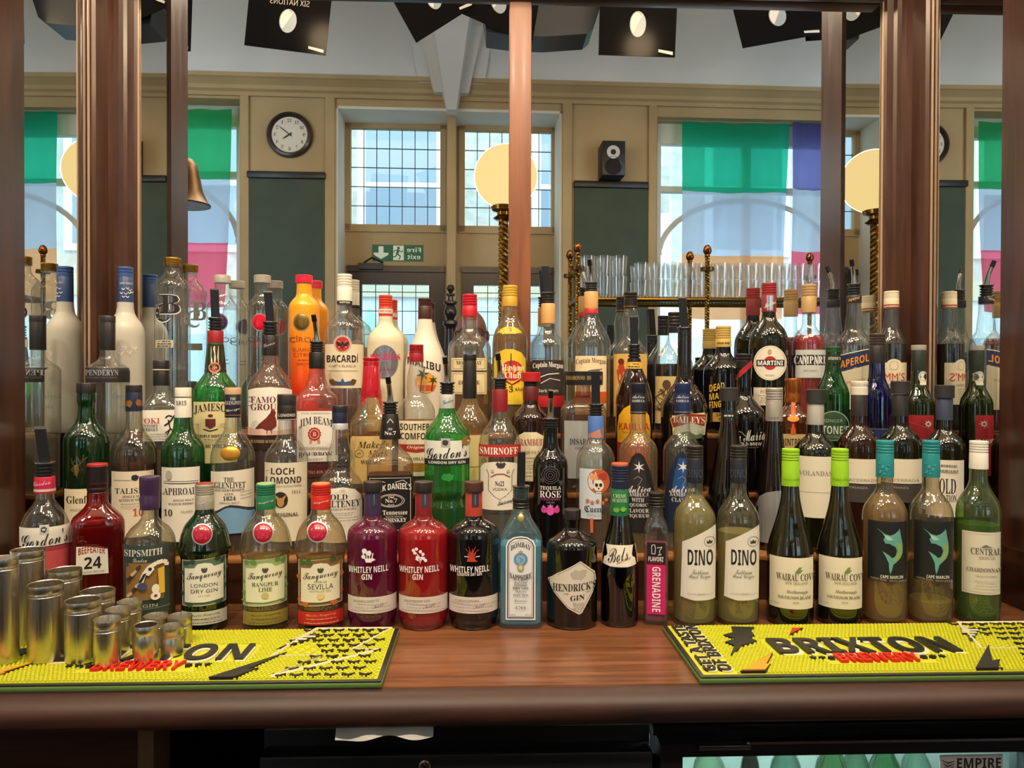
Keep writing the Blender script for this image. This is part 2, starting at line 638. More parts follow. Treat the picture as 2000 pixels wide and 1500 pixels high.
# counter with a rounded nosing
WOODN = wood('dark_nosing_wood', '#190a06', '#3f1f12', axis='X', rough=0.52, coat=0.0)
m = MB()
yn = YF
pl = [(0.0, ZC), (0.0, ZC - 0.035), (yn + 0.03, ZC - 0.035), (yn + 0.03, ZC - 0.042), (yn + 0.002, ZC - 0.042), (yn - 0.003, ZC - 0.0405), (yn - 0.0065, ZC - 0.037), (yn - 0.008, ZC - 0.032), (yn - 0.0082, ZC - 0.027), (yn - 0.008, ZC - 0.022), (yn - 0.0065, ZC - 0.017), (yn - 0.004, ZC - 0.0125), (yn, ZC - 0.0085),
      (yn + 0.005, ZC - 0.005), (yn + 0.011, ZC - 0.0025), (yn + 0.018, ZC - 0.0013), (yn + 0.026, ZC - 0.001), (yn + 0.0275, ZC - 0.004), (yn + 0.0295, ZC - 0.004), (yn + 0.031, ZC)]
v2, f2 = tess(pl)
T = Matrix(((0, 0, 1, 0), (1, 0, 0, 0), (0, 1, 0, 0), (0, 0, 0, 1)))
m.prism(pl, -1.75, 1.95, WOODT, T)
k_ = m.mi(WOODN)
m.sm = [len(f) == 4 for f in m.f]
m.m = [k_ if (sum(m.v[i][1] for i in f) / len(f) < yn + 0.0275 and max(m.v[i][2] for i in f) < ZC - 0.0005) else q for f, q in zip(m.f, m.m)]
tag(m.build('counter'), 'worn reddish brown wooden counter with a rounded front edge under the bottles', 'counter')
# ------------------------------------------------------------------ the pub room behind the camera, seen in the mirrors
WA = radians(1.3)
WY = -4.2
ex = Vector((cos(WA), -sin(WA), 0)); en = Vector((sin(WA), cos(WA), 0))
MW = Matrix(((ex.x, en.x, 0, 0), (ex.y, en.y, 0, WY), (0, 0, 1, 0), (0, 0, 0, 1)))


def V(px, py, Yv):
    """Real place of what the mirror shows at a pixel, for a path of Yv from the camera by way of the mirror."""
    p = P(px, py, Yv)
    return Vector((p.x, -p.y, p.z))


def W(px, py, n=0.0):
    """(s, z) along the street wall of what the mirror shows at a pixel; n is the distance from the wall into the room."""
    d = ray(px, py); d = Vector((d.x, -d.y, d.z)); c = Vector((CAM.x, -CAM.y, CAM.z))
    q = c - Vector((0, WY, 0))
    t = (n - q.dot(en)) / d.dot(en)
    p = q + d * t
    return p.dot(ex), p.z


def wtext(m, txt, font, s, z, w, h, n, mt, d=0.0):
    """Lettering on a surface that faces into the room; centre (s, z)."""
    gv, gf, _ = glyphs(txt, font)
    m.add([(s - (x - 0.5) * w, n, z + (y - 0.5) * h) for x, y in gv], gf, mt)


CREAM = plaster('cream_wall_paint', '#a38a62', '#b39a70', 2.0)
WHITE = plaster('white_reveal_paint', '#cfcabb', '#ddd8c8', 2.0)
CEIL = plaster('ceiling_paint', '#c9c6c0', '#d3d0ca', 1.5)
GREEN = plaster('green_board_paint', '#2c3823', '#33402a', 5.0, 0.6)
DARKW = wood('dark_door_wood', '#170d09', '#33201a', axis='Z', rough=0.3)
SHEET = thin_glass('#f6faf8', 0.9, 0.0)
ZK = W(470, 188)[1]            # foot of the cornice
ZK2 = W(470, 152)[1]           # its top
ZCE = ZK2 + 0.42
# openings (s0, s1, z0, z1)
oL = (W(150, 300)[0], W(468, 300)[0], 1.0, W(460, 193)[1])
oR = (W(1284, 300)[0], W(1662, 300)[0], 1.0, W(1330, 229)[1])
oD = (W(655, 300)[0], W(1098, 300)[0], 0.0, W(880, 212)[1])
m = MB()
cuts = [(-4.6, oL[0], None), (oL[0], oL[1], oL), (oL[1], oD[0], None), (oD[0], oD[1], oD), (oD[1], oR[0], None), (oR[0], oR[1], oR), (oR[1], 4.9, None)]
for a, b, o in cuts:
    if o is None:
        m.box(a, b, -0.3, 0, 0, ZCE, CREAM)
    else:
        m.box(a, b, -0.3, 0, o[3], ZCE, CREAM)
        if o[2] > 0:
            m.box(a, b, -0.3, 0, 0, o[2], CREAM)
struct('wall_front', m, M4=MW)
m = MB().box(-4.6, 4.9, WY - 0.6, 0.6, -0.05, 0, wood('floor_boards', '#2e1d12', '#5a3c26', axis='Y', rough=0.45))
struct('floor', m)
m = MB().box(-4.7, -4.6, WY - 0.6, 0.6, 0, ZCE, CREAM); struct('wall_left', m)
m = MB().box(4.9, 5.0, WY - 0.6, 0.6, 0, ZCE, CREAM); struct('wall_right', m)
# ceiling with a cove down to the cornice
m = MB()
pl = [(-0.3, ZCE + 0.06), (-0.3, ZK2), (0.1, ZK2)] + [(0.1 + 0.95 * (1 - cos(a)) , ZK2 + (ZCE - ZK2) * sin(a)) for a in [pi / 2 * i / 10 for i in range(1, 11)]] + [(5.2, ZCE), (5.2, ZCE + 0.06)]
T = Matrix(((0, 0, 1, 0), (1, 0, 0, 0), (0, 1, 0, 0), (0, 0, 0, 1)))
m.prism(pl, -4.7, 5.0, CEIL, T)
m.sm = [len(f) == 4 for f in m.f]
struct('ceiling', m, M4=MW)
# cornice
h = ZK2 - ZK
m = MB().prism([(0, ZK), (0.02, ZK), (0.025, ZK + h * .2), (0.05, ZK + h * .3), (0.055, ZK + h * .5), (0.1, ZK + h * .75), (0.115, ZK + h * .8), (0.12, ZK2), (0, ZK2)], -4.6, 4.9, CREAM, T)
struct('trim_1', m, M4=MW)
m = MB()
for a, b in ((oL[1] + 0.01, oL[1] + 0.075), (oD[0] - 0.075, oD[0] - 0.0), (oD[1] + 0.0, oD[1] + 0.075), (oR[0] - 0.075, oR[0] - 0.01)):
    m.box(a, b, 0, 0.028, 0, ZK, CREAM, bev=0.006)
struct('trim_2', m, M4=MW)
# vault bracket over the porch post
s0, z0 = W(882, 214, 0.1)
m = MB()
for wd0, wd1, dz0, dz1, n1 in ((0.035, 0.24, 0, 0.75, 0.75), (0.13, 0.34, 0.13, 0.62, 0.42), (0.25, 0.40, 0.2, 0.5, 0.25)):
    v = [(s0 - wd0, 0.0, z0 + dz0), (s0 + wd0, 0.0, z0 + dz0), (s0 + wd0, 0.10, z0 + dz0), (s0 - wd0, 0.10, z0 + dz0),
         (s0 - wd1, 0.0, z0 + dz1), (s0 + wd1, 0.0, z0 + dz1), (s0 + wd1 * 0.75, n1, z0 + dz1), (s0 - wd1 * 0.75, n1, z0 + dz1)]
    m.add(v, [(0, 3, 2, 1), (4, 5, 6, 7), (0, 1, 5, 4), (1, 2, 6, 5), (2, 3, 7, 6), (3, 0, 4, 7)], CEIL)
struct('trim_3', m, M4=MW)


def leaded(m, a, b, z0, z1, n, nc, nr, mt, w=0.006, rows=None):
    for i in range(1, nc):
        x = a + (b - a) * i / nc
        m.box(x - w / 2, x + w / 2, n - 0.004, n + 0.004, z0, z1, mt)
    for r in (rows or [i / nr for i in range(1, nr)]):
        z = z0 + (z1 - z0) * r
        m.box(a, b, n - 0.004, n + 0.004, z - w / 2, z + w / 2, mt)


LEAD = M('#2e3136', 0.5, 0.3)
# tall street windows with a transom and a round-headed tracery bar
for k, o in ((1, oL), (2, oR)):
    fr = MB(); n = -0.2
    a, b, z0, z1 = o
    for q in ((a, a + 0.07, z0, z1), (b - 0.07, b, z0, z1), (a, b, z0, z0 + 0.08), (a, b, z1 - 0.16, z1)):
        fr.box(q[0], q[1], n - 0.04, n + 0.04, q[2], q[3], WHITE)
    zt = z1 - 0.16 - (z1 - z0) * 0.14
    fr.box(a, b, n - 0.035, n + 0.035, zt - 0.045, zt, WHITE)
    fr.box((a + b) / 2 - 0.03, (a + b) / 2 + 0.03, n - 0.035, n + 0.035, z0, z1, WHITE)
    w = (b - a) / 2 - 0.07
    fr.tube([((a + b) / 2 + w * cos(t), n, zt - 0.55 + 0.45 * sin(t)) for t in [pi * i / 24 for i in range(25)]], 0.022, WHITE, 8)
    f = struct('window_%d' % k, fr, M4=MW)
    g = MB().box(a + 0.02, b - 0.02, n - 0.003, n + 0.003, z0 + 0.02, z1 - 0.02, SHEET).build('pane', f)
# porch: cream boarding with two leaded lights over two dark doors
nb = -0.36
bs = [W(685, 300, nb)[0], W(860, 300, nb)[0], W(908, 300, nb)[0], W(1077, 300, nb)[0]]
wz = (W(870, 441, nb)[1], W(870, 254, nb)[1])
ds = [W(678, 600, nb)[0], W(868, 600, nb)[0], W(902, 600, nb)[0], W(1081, 600, nb)[0]]
dz = W(780, 527, nb)[1]
m = MB()
S0, S1 = oD[0] - 0.05, oD[1] + 0.05
ZT = oD[3] + 0.1
for q in ((S0, bs[0], wz[0], wz[1]), (bs[1], bs[2], wz[0], wz[1]), (bs[3], S1, wz[0], wz[1]), (S0, S1, wz[1], ZT), (S0, S1, dz, wz[0]), (S0, ds[0], 0, dz), (ds[1], ds[2], 0, dz), (ds[3], S1, 0, dz)):
    m.box(q[0], q[1], nb - 0.05, nb, q[2], q[3], CREAM)
for a, b in ((bs[0], bs[1]), (bs[2], bs[3])):        # mouldings round the lights and under them
    for q in ((a - 0.05, a, wz[0] - 0.05, wz[1] + 0.05), (b, b + 0.05, wz[0] - 0.05, wz[1] + 0.05), (a - 0.05, b + 0.05, wz[1], wz[1] + 0.05), (a - 0.05, b + 0.05, wz[0] - 0.06, wz[0])):
        m.box(q[0], q[1], nb, nb + 0.02, q[2], q[3], CREAM)
c0 = W(873, 300, -0.2)[0]; c1 = W(891, 300, -0.2)[0]
m.box(c0, c1, nb, -0.12, 0, ZT - 0.1, CREAM, bev=0.01)
struct('trim_4', m, M4=MW)
m = MB()
m.box(oD[0], oD[0] + 0.02, nb, 0.0, 0, oD[3], WHITE); m.box(oD[1] - 0.02, oD[1], nb, 0.0, 0, oD[3], WHITE); m.box(oD[0], oD[1], nb, 0.0, oD[3] - 0.02, oD[3], WHITE)
struct('trim_5', m, M4=MW)
for k, (a, b) in ((3, (bs[0], bs[1])), (4, (bs[2], bs[3]))):
    f = MB(); leaded(f, a, b, wz[0], wz[1], nb - 0.025, 7, 5, LEAD)
    o = struct('window_%d' % k, f, M4=MW)
    MB().box(a, b, nb - 0.03, nb - 0.026, wz[0], wz[1], SHEET).build('pane', o)
for k, (a, b, ga, gb) in ((1, (ds[0], ds[1], 707, 838)), (2, (ds[2], ds[3], 925, 1062))):
    ga, gb = W(ga, 600, nb)[0], W(gb, 600, nb)[0]; gz = W(780, 556, nb)[1]
    f = MB()
    for q in ((a, ga, 0, dz), (gb, b, 0, dz), (ga, gb, gz, dz), (ga, gb, 0, 0.95)):
        f.box(q[0], q[1], nb - 0.04, nb + 0.012, q[2], q[3], DARKW)
    f.box(a, b, nb, nb + 0.03, dz - 0.02, dz + 0.03, DARKW)
    leaded(f, ga, gb, 0.95, gz, nb - 0.015, 5, 8, LEAD, rows=[0.3, 0.5, 0.66, 0.82, 0.95])
    o = struct('door_%d' % k, f, M4=MW)
    MB().box(ga, gb, nb - 0.02, nb - 0.016, 0.95, gz, SHEET).build('pane', o)
    if k == 1:
        sz = W(725, 520, nb)
        g = MB().box(sz[0] - 0.1, sz[0] + 0.1, nb + 0.012, nb + 0.06, dz - 0.005, dz + 0.045, M('#1c1512', 0.4)); g.tube([(sz[0] - 0.05, nb + 0.05, dz + 0.05), (sz[0] + 0.02, nb + 0.14, dz + 0.075), (sz[0] + 0.1, nb + 0.06, dz + 0.05)], 0.008, M('#1c1512', 0.4)); g.build('door_closer', o)
# green boards on the two piers
for (pa, pb, pt, lab) in ((485, 635, 335, 'tall dark green wall board with a black top rail under the round clock'), (1122, 1264, 354, 'tall dark green wall board with a black top rail under the small loudspeaker')):
    a, z = W(pa, pt, 0.02); b, _ = W(pb, pt, 0.02)
    t = thing('wall_board', lab, 'board', (0, 0, 0)); t.matrix_world = MW
    MB().box(a, b, 0.001, 0.022, 0.2, z - 0.05, GREEN).build('board', t)
    MB().box(a - 0.005, b + 0.005, 0.001, 0.05, z - 0.05, z, M('#14120f', 0.4), bev=0.006).build('rail', t)
# clock
cs, cz = W(565, 262, 0.03)
R = 44 / 1500 * 5.95
t = thing('wall_clock', 'round wall clock with a dark wooden rim and white face on the cream pier', 'clock'); t.matrix_world = MW
TT = Matrix(((-1, 0, 0, cs), (0, 0, 1, 0.002), (0, 1, 0, cz), (0, 0, 0, 1)))
MB().lathe([(R, 0), (R, 0.02), (R * .95, 0.04), (R * .86, 0.045), (R * .8, 0.03), (R * .77, 0.022), (R * .77, 0.0)], DARKW, 40, T=TT, caps=(False, False)).build('rim', t)
m = MB().lathe([(R * .79, 0.0), (R * .79, 0.018)], M('#d8cfbb', 0.5), 40, T=TT)
for i in range(1, 13):
    a = 2 * pi * i / 12
    wtext(m, str(i), 's', cs - R * .62 * sin(a), cz + R * .62 * cos(a), 0.014 * len(str(i)) + 0.004, 0.026, 0.0215, M('#4a4138'))
m.build('face', t)
for nm, a, ln, w in (('minute_hand', radians(52), R * .62, 0.004), ('hour_hand', radians(124), R * .36, 0.006)):
    p = [(-w, -0.02), (w, -0.02), (w * .8, ln * .7), (0, ln), (-w * .8, ln * .7)]
    MB().prism([(x * cos(a) + y * sin(a), -x * sin(a) + y * cos(a)) for x, y in p], 0.023, 0.026, M('#241d1a', 0.4), TT).build(nm, t)
# loudspeaker on the board's rail
a, z = W(1195, 352, 0.12)
t = thing('loudspeaker', 'small black loudspeaker with a pale tweeter ring standing on the green board', 'speaker', (0, 0, 0)); t.matrix_world = MW
hw, hh = 0.088, 0.262
zb = W(1200, 354, 0.02)[1]
MB().box(a - hw, a + hw, 0.0, 0.2, zb, zb + hh, M('#1b191a', 0.4), bev=0.006).build('cabinet', t)
TT = Matrix(((-1, 0, 0, a - 0.005), (0, 0, 1, 0.2), (0, 1, 0, zb + 0.175), (0, 0, 0, 1)))
MB().lathe([(0.05, 0), (0.05, 0.004), (0.022, 0.006), (0.02, 0.0)], M('#c9c4be', 0.4), 28, T=TT, caps=(False, False)).lathe([(0.021, 0.001), (0.012, 0.006)], M('#1a1a1a'), 20, T=TT).build('tweeter', t)
TT = Matrix(((-1, 0, 0, a - 0.005), (0, 0, 1, 0.2), (0, 1, 0, zb + 0.075), (0, 0, 0, 1)))
MB().lathe([(0.07, 0), (0.068, 0.006), (0.06, 0.002), (0.03, -0.012), (0.012, -0.004)], M('#2b2021', 0.4), 32, T=TT).build('woofer', t)
# fire exit sign
a, z1 = W(727, 477, nb + 0.02); b, z0 = W(826, 510, nb + 0.02)
SG = M('#0f5a34', 0.5); SGW = M('#dfe6d2', 0.5)
m = MB().box(a, b, nb, nb + 0.008, z0, z1, SG)
w, h = b - a, z1 - z0; n = nb + 0.009; zc = (z0 + z1) / 2
m.add([(a + w * .41, n, z0 + h * .05), (a + w * .62, n, z0 + h * .05), (a + w * .62, n, z1 - h * .05), (a + w * .41, n, z1 - h * .05)], [(0, 1, 2, 3)], SGW)
sx = a + w * .17
m.prism([(sx - .02, z1 - h * .1), (sx + .02, z1 - h * .1), (sx + .02, zc), (sx + .06, zc), (sx + .06, zc - h * .12), (sx, z0 + h * .1), (sx - .06, zc - h * .12), (sx - .06, zc), (sx - .02, zc)], n, n + 0.0005, SGW, Matrix(((1, 0, 0, 0), (0, 0, 1, 0), (0, 1, 0, 0), (0, 0, 0, 1))))
wtext(m, 'Fire', 'b', a + w * .82, z0 + h * .70, w * .28, h * .30, n, SGW)
wtext(m, 'exit', 'b', a + w * .82, z0 + h * .27, w * .26, h * .30, n, SGW)
rx = a + w * .515; n += 0.0004
m.add([(rx + .012 * cos(q), n, z1 - h * .2 + .012 * sin(q)) for q in [2 * pi * i / 12 for i in range(12)]], [tuple(range(12))], SG)
for (x0, y0), (x1, y1), wd_ in (((0, .7), (-.012, .42), .02), ((0, .66), (.028, .55), .007), ((.028, .55), (.036, .68), .007), ((0, .66), (-.03, .66), .007), ((-.03, .66), (-.04, .52), .007), ((-.012, .44), (.016, .3), .01), ((.016, .3), (.004, .1), .009), ((-.012, .44), (-.026, .26), .01), ((-.026, .26), (-.048, .26), .009)):
    p0 = Vector((rx + x0, 0, z0 + y0 * h)); p1 = Vector((rx + x1, 0, z0 + y1 * h)); q = (p1 - p0).normalized(); k = Vector((-q.z, 0, q.x)) * wd_ / 2
    m.add([(v_.x, n, v_.z) for v_ in (p0 + k, p0 - k, p1 - k, p1 + k)], [(0, 1, 2, 3)], SG)
o = m.build('exit_sign'); o.matrix_world = MW
tag(o, 'green fire exit sign with a white arrow and running figure above the dark door', 'sign')


def cloth(c, tr=0.34):
    m, nt, out = nodes('flag_cloth')
    d = N(nt, 'BsdfDiffuse'); d.inputs[0].default_value = (*lin(c), 1)
    t = N(nt, 'BsdfTranslucent'); t.inputs[0].default_value = (*lin(c), 1)
    p = N(nt, 'BsdfTransparent'); p.inputs[0].default_value = (*lin(c), 1)
    a = N(nt, 'MixShader'); a.inputs[0].default_value = 0.72
    L(nt, d.outputs[0], a.inputs[1]); L(nt, t.outputs[0], a.inputs[2])
    b = N(nt, 'MixShader'); b.inputs[0].default_value = tr
    L(nt, a.outputs[0], b.inputs[1]); L(nt, p.outputs[0], b.inputs[2])
    L(nt, b.outputs[0], out.inputs[0])
    return m


FW = cloth('#ccd5e6', 0.2)


def flag(pa, pb, pt, p1, p2, pe, cols, label, n=-0.06, skew=0.0, ph=0.0):
    a, zt = W(pa, pt, n); b, _ = W(pb, pt, n)
    z1 = W(pa, p1, n)[1]; z2 = W(pa, p2, n)[1]; ze = W(pa, pe, n)[1]
    m = MB()
    nc = 22
    for c, q0, q1 in ((cols[0], zt, z1), (cols[1], z1, z2), (cols[2], z2, ze)):
        v = []
        for j in range(13):
            z = q0 + (q1 - q0) * j / 12
            for i in range(nc + 1):
                x = i / nc
                hgt = (zt - z) / (zt - ze)
                s = a + (b - a) * x - skew * hgt * (x if skew > 0 else 1)
                v.append((s, n + 0.02 * sin(x * 9 + ph + hgt * 2) * (0.3 + hgt) + 0.01 * sin(x * 21 + hgt * 5), z - 0.008 * sin(x * pi)))
        f = [(j * (nc + 1) + i, j * (nc + 1) + i + 1, (j + 1) * (nc + 1) + i + 1, (j + 1) * (nc + 1) + i) for j in range(12) for i in range(nc)]
        m.add(v, f, c, True)
    o = m.build('hanging_flag'); o.matrix_world = MW
    return tag(o, label, 'flag')


flag(1332, 1541, 238, 373, 496, 622, (cloth('#38bd96'), FW, cloth('#f8b888')), 'green, white and orange flag hanging in the street window', skew=0.04)
flag(1547, 1650, 238, 369, 490, 612, (cloth('#7c7cba'), FW, cloth('#ee7088')), 'blue, white and red flag hanging beside the green white and orange one', ph=1.3)
flag(262, 453, 209, 346, 471, 598, (cloth('#45b878'), FW, cloth('#ee7088')), 'green, white and red flag hanging in the other street window', skew=0.05, ph=2)
m = MB().tube([(oR[0] + 0.02, -0.085, W(1400, 236, -.06)[1] + 0.004), (oR[1] - 0.02, -0.085, W(1400, 236, -.06)[1] + 0.004)], 0.006, M('#8a8f94', 0.4), 8)
o = m.build('curtain_rod'); o.matrix_world = MW; tag(o, 'thin grey rod that carries the two flags in one window', 'rod')
m = MB().tube([(oL[0] + 0.02, -0.085, W(440, 207, -.06)[1] + 0.004), (oL[1] - 0.02, -0.085, W(440, 207, -.06)[1] + 0.004)], 0.006, M('#8a8f94', 0.4), 8)
o = m.build('curtain_rod'); o.matrix_world = MW; tag(o, 'thin grey rod that carries the single green white and red flag', 'rod')
# the street: pavement and the facade opposite
m = MB().box(-14, 14, -16, WY - 0.62, -0.25, -0.2, M('#8c9094', 0.8)); struct('ground_street', m)
t = thing('facade_building', 'pale building with sash windows across the street', 'building', (0, -11.5, 0))
FB = plaster('pale_brick', '#b9b2a6', '#cfc9be', 6.0)
MB().box(-13, 13, -1, 0, 3.1, 9, FB).build('upper_wall', t)
MB().box(-13, 13, -1, 0.12, 2.75, 3.1, M('#cfc7ad', 0.8)).build('stone_band', t)
MB().box(-13, 13, -1, 0.02, 0, 2.75, M('#dfe6ea', 0.6)).build('shop_front', t)
for i in range(8):
    x = -11 + i * 3.0 + 0.6
    w = MB()
    w.box(x - 0.75, x + 0.75, 0.0, 0.06, 3.5, 5.9, M('#f2f4f4', 0.5))
    w.box(x - 0.6, x + 0.6, 0.06, 0.07, 3.62, 4.62, M('#8b97a3', 0.15)); w.box(x - 0.6, x + 0.6, 0.06, 0.075, 4.72, 5.78, M('#9aa6b0', 0.15))
    w.build('window', t)
    w = MB().box(x - 1.1, x + 0.9, 0.02, 0.05, 0.3, 2.1, M('#9db6c6', 0.2)); w.build('shop_window', t)
t = thing('closed_parasol', 'pale closed parasol standing in the street outside the dark door', 'parasol', (V(722, 700, 9.2).x, -7.4, -0.2))
MB().lathe([(0.16, 0.9), (0.2, 1.2), (0.17, 1.7), (0.1, 2.25), (0.03, 2.4)], M('#bfe9e2', 0.7), 14).build('canopy', t)
MB().tube([(0, 0, 0), (0, 0, 0.95)], 0.025, M('#dddddd')).build('pole', t)
# turned newel post in the room
p = V(880, 640, 5.3)
k = 5.3 / 1500
zt = V(880, 555, 5.3).z
pr = [(0.0, 0), (2, 0), (5, -3), (7, -7), (8, -11), (6, -15), (3.5, -18), (3.5, -20), (9, -22), (9.5, -24), (6, -27), (6, -33), (14, -34), (15, -40), (12, -48)]
t = thing('newel_post', 'dark turned wooden post with a finial standing between the two street doors', 'post', (p.x, p.y, 0))
pr2 = [(0.5, 0), (5, -2), (7, -6), (8, -10), (5, -14), (3, -17), (9, -19), (9, -22), (5, -24), (6, -32), (13, -34), (14, -38), (8, -42), (10, -46), (13, -52), (13, -58), (9, -64), (7, -69), (14, -72), (15, -78), (11, -84), (10, -90), (12, -130)]
MB().lathe([(max(r, 0.5) * k, zt + y * k) for r, y in pr2][::-1], DARKW, 20).build('turned_top', t)
MB().box(-0.045, 0.045, -0.045, 0.045, 0, zt - 130 * k + 0.01, DARKW).build('shaft', t)
# ------------------------------------------------------------------ the drinkers' bar, its lamp and its glass gantry
BRASS = M('#9a7434', 0.22, 1.0)
BRASSD = M('#6f5226', 0.3, 1.0)
ZF = 1.06
t = thing('front_bar', 'long dark wooden drinkers bar under the brass gantry', 'bar', (0, 0, 0))
MB().box(-2.2, 2.6, -2.2, -1.69, ZF - 0.045, ZF, WOODT, bev=0.012).build('bar_top', t)
MB().box(-2.15, 2.55, -2.1, -1.8, 0, ZF - 0.045, WOODD).build('bar_front', t)


def rope(m, x, y, z0, z1, r, mt, pitch=0.06):
    """A twisted brass column: three strands wound round each other."""
    n = int((z1 - z0) / pitch * 10)
    for q in range(3):
        m.tube([(x + r * .5 * cos(2 * pi * i / 10 + q * 2 * pi / 3), y + r * .5 * sin(2 * pi * i / 10 + q * 2 * pi / 3), z0 + (z1 - z0) * i / n) for i in range(n + 1)], r * .56, mt, 7)


lc = V(988, 345, 3.7)
R = 61 / 1500 * 3.7
px_ = V(983, 500, 3.7).x
t = thing('globe_lamp', 'glowing round white globe lamp on a twisted brass column', 'lamp', (px_, lc.y, ZF))
z0 = lc.z - R - ZF
MB().sphere((lc.x - px_, 0, lc.z - ZF), R, emit('#ffdc94', 1.18), 36, 24).build('globe', t)
m = MB().lathe([(0.035, z0 - 0.06), (0.05, z0 - 0.05), (0.03, z0 - 0.035), (0.03, z0 - 0.02), (0.055, z0 - 0.012), (0.06, z0 + 0.006), (0.05, z0 + 0.012)], BRASS, 24); m.build('gallery', t)
m = MB(); rope(m, 0, 0, 0.03, z0 - 0.055, 0.024, BRASS, 0.075); m.build('column', t)
MB().lathe([(0.07, 0), (0.07, 0.012), (0.04, 0.022), (0.03, 0.04)], BRASS, 24).build('foot', t)
light('globe_light', 'POINT', (lc.x, lc.y, lc.z), 9.0, WARM, R * 1.02)
# gantry
g0, g1 = 3.55, 3.83
zs_ = V(1250, 585, 3.69).z
t = thing('glass_gantry', 'brass rail gantry with a glass shelf carrying stacked tumblers', 'gantry', (0, 0, ZF))


def gpost(px, Yv, ptop):
    q = V(px, 600, Yv); zt = V(px, ptop, Yv).z - ZF
    m = MB(); rope(m, q.x, q.y, 0.02, zt - 0.055, 0.011, BRASS, 0.04)
    m.lathe([(0.03, 0), (0.03, 0.01), (0.015, 0.022)], BRASS, 16, T=Matrix.Translation((q.x, q.y, 0)))
    for zz in (zs_ - ZF + 0.13,):
        m.lathe([(0.02, zz - 0.012), (0.032, zz - 0.01), (0.032, zz + 0.008), (0.018, zz + 0.01)], BRASSD, 16, T=Matrix.Translation((q.x, q.y, 0)))
    o = m.build('post', t)
    MB().lathe([(0.009, zt - 0.058), (0.013, zt - 0.052), (0.011, zt - 0.047), (0.019, zt - 0.036), (0.02, zt - 0.026), (0.016, zt - 0.011), (0.008, zt - 0.002), (0.002, zt)], M('#7a4a22', 0.2, 0.9), 18, T=Matrix.Translation((q.x, q.y, 0))).build('finial', o)
    return q


qa = [gpost(px, g0, pt) for px, pt in ((1128, 474), (1381, 478), (1636, 484))]
qb = [gpost(px, g1, pt) for px, pt in ((1113, 488), (1347, 491), (1581, 493))]
m = MB()
for q0, q1 in ((qa[0], qa[2]), (qb[0], qb[2]), (qa[0], qb[0]), (qa[2], qb[2])):
    d = (Vector((q1.x, q1.y, 0)) - Vector((q0.x, q0.y, 0)))
    m.tube([(q0.x, q0.y, zs_ - ZF - 0.014), (q1.x, q1.y, zs_ - ZF - 0.014)], 0.009, BRASSD, 8)
    k = int(d.length / 0.016)
    for i in range(k):
        c = Vector((q0.x, q0.y, zs_ - ZF - 0.003)) + d * (i / k)
        m.sphere(c, 0.0055, BRASS, 8, 5)
m.build('rail', t)
MB().box(qa[0].x, qa[2].x, qb[0].y, qa[0].y, zs_ - ZF - 0.006, zs_ - ZF, thin_glass('#cfe6da', 0.6)).build('glass_shelf', t)
# stacked tumblers, two high
TG = thin_glass('#fafbfb', 0.9)
proto = None


def tumbler(x, y, z, hh, grp, lab, pink=False):
    global proto
    if proto is None:
        r = 0.036
        m = MB().lathe([(r * .78, 0), (r * .8, 0.004), (r * .83, 0.012), (r * .97, 0.085), (r, 0.092), (r * .97, 0.092), (r * .93, 0.085), (r * .78, 0.014), (0.002, 0.012)], TG, 18, caps=(True, False))
        proto = m.build('tumbler'); o = proto
    else:
        o = proto.copy(); COL.objects.link(o)
    o.location = (x, y, z); o.scale = (1, 1, hh / 0.092)
    tag(o, lab, 'glass', grp)


x = qa[0].x + 0.055
i = 0
while x < qa[2].x - 0.065:
    tall = i < 3
    for yy in (qa[0].y - 0.06, qa[0].y - 0.16):
        hh = 0.098 if tall else 0.083
        for lv in (0, 1):
            lab = ('tall clear tumbler in the high stack beside the gantry end post', 'stacked tall tumblers on the gantry') if tall else ('clear tumbler in the long two-high stack on the gantry shelf', 'stacked tumblers on the gantry')
            tumbler(x, yy + 0.004 * ((i * 7) % 3 - 1), zs_ + lv * (hh * .985), hh, lab[1], lab[0])
    i += 1
    x += 0.0755 + (0.03 if i == 3 else 0)
# ------------------------------------------------------------------ posters and screen hanging over the drinkers' bar
PB = M('#0a090a', 0.2, 0.0, 0.05)
BALLA = M('#c9c2bd', 0.5); BALLB = M('#7d8790', 0.4); BALLC = M('#b0613e', 0.5)


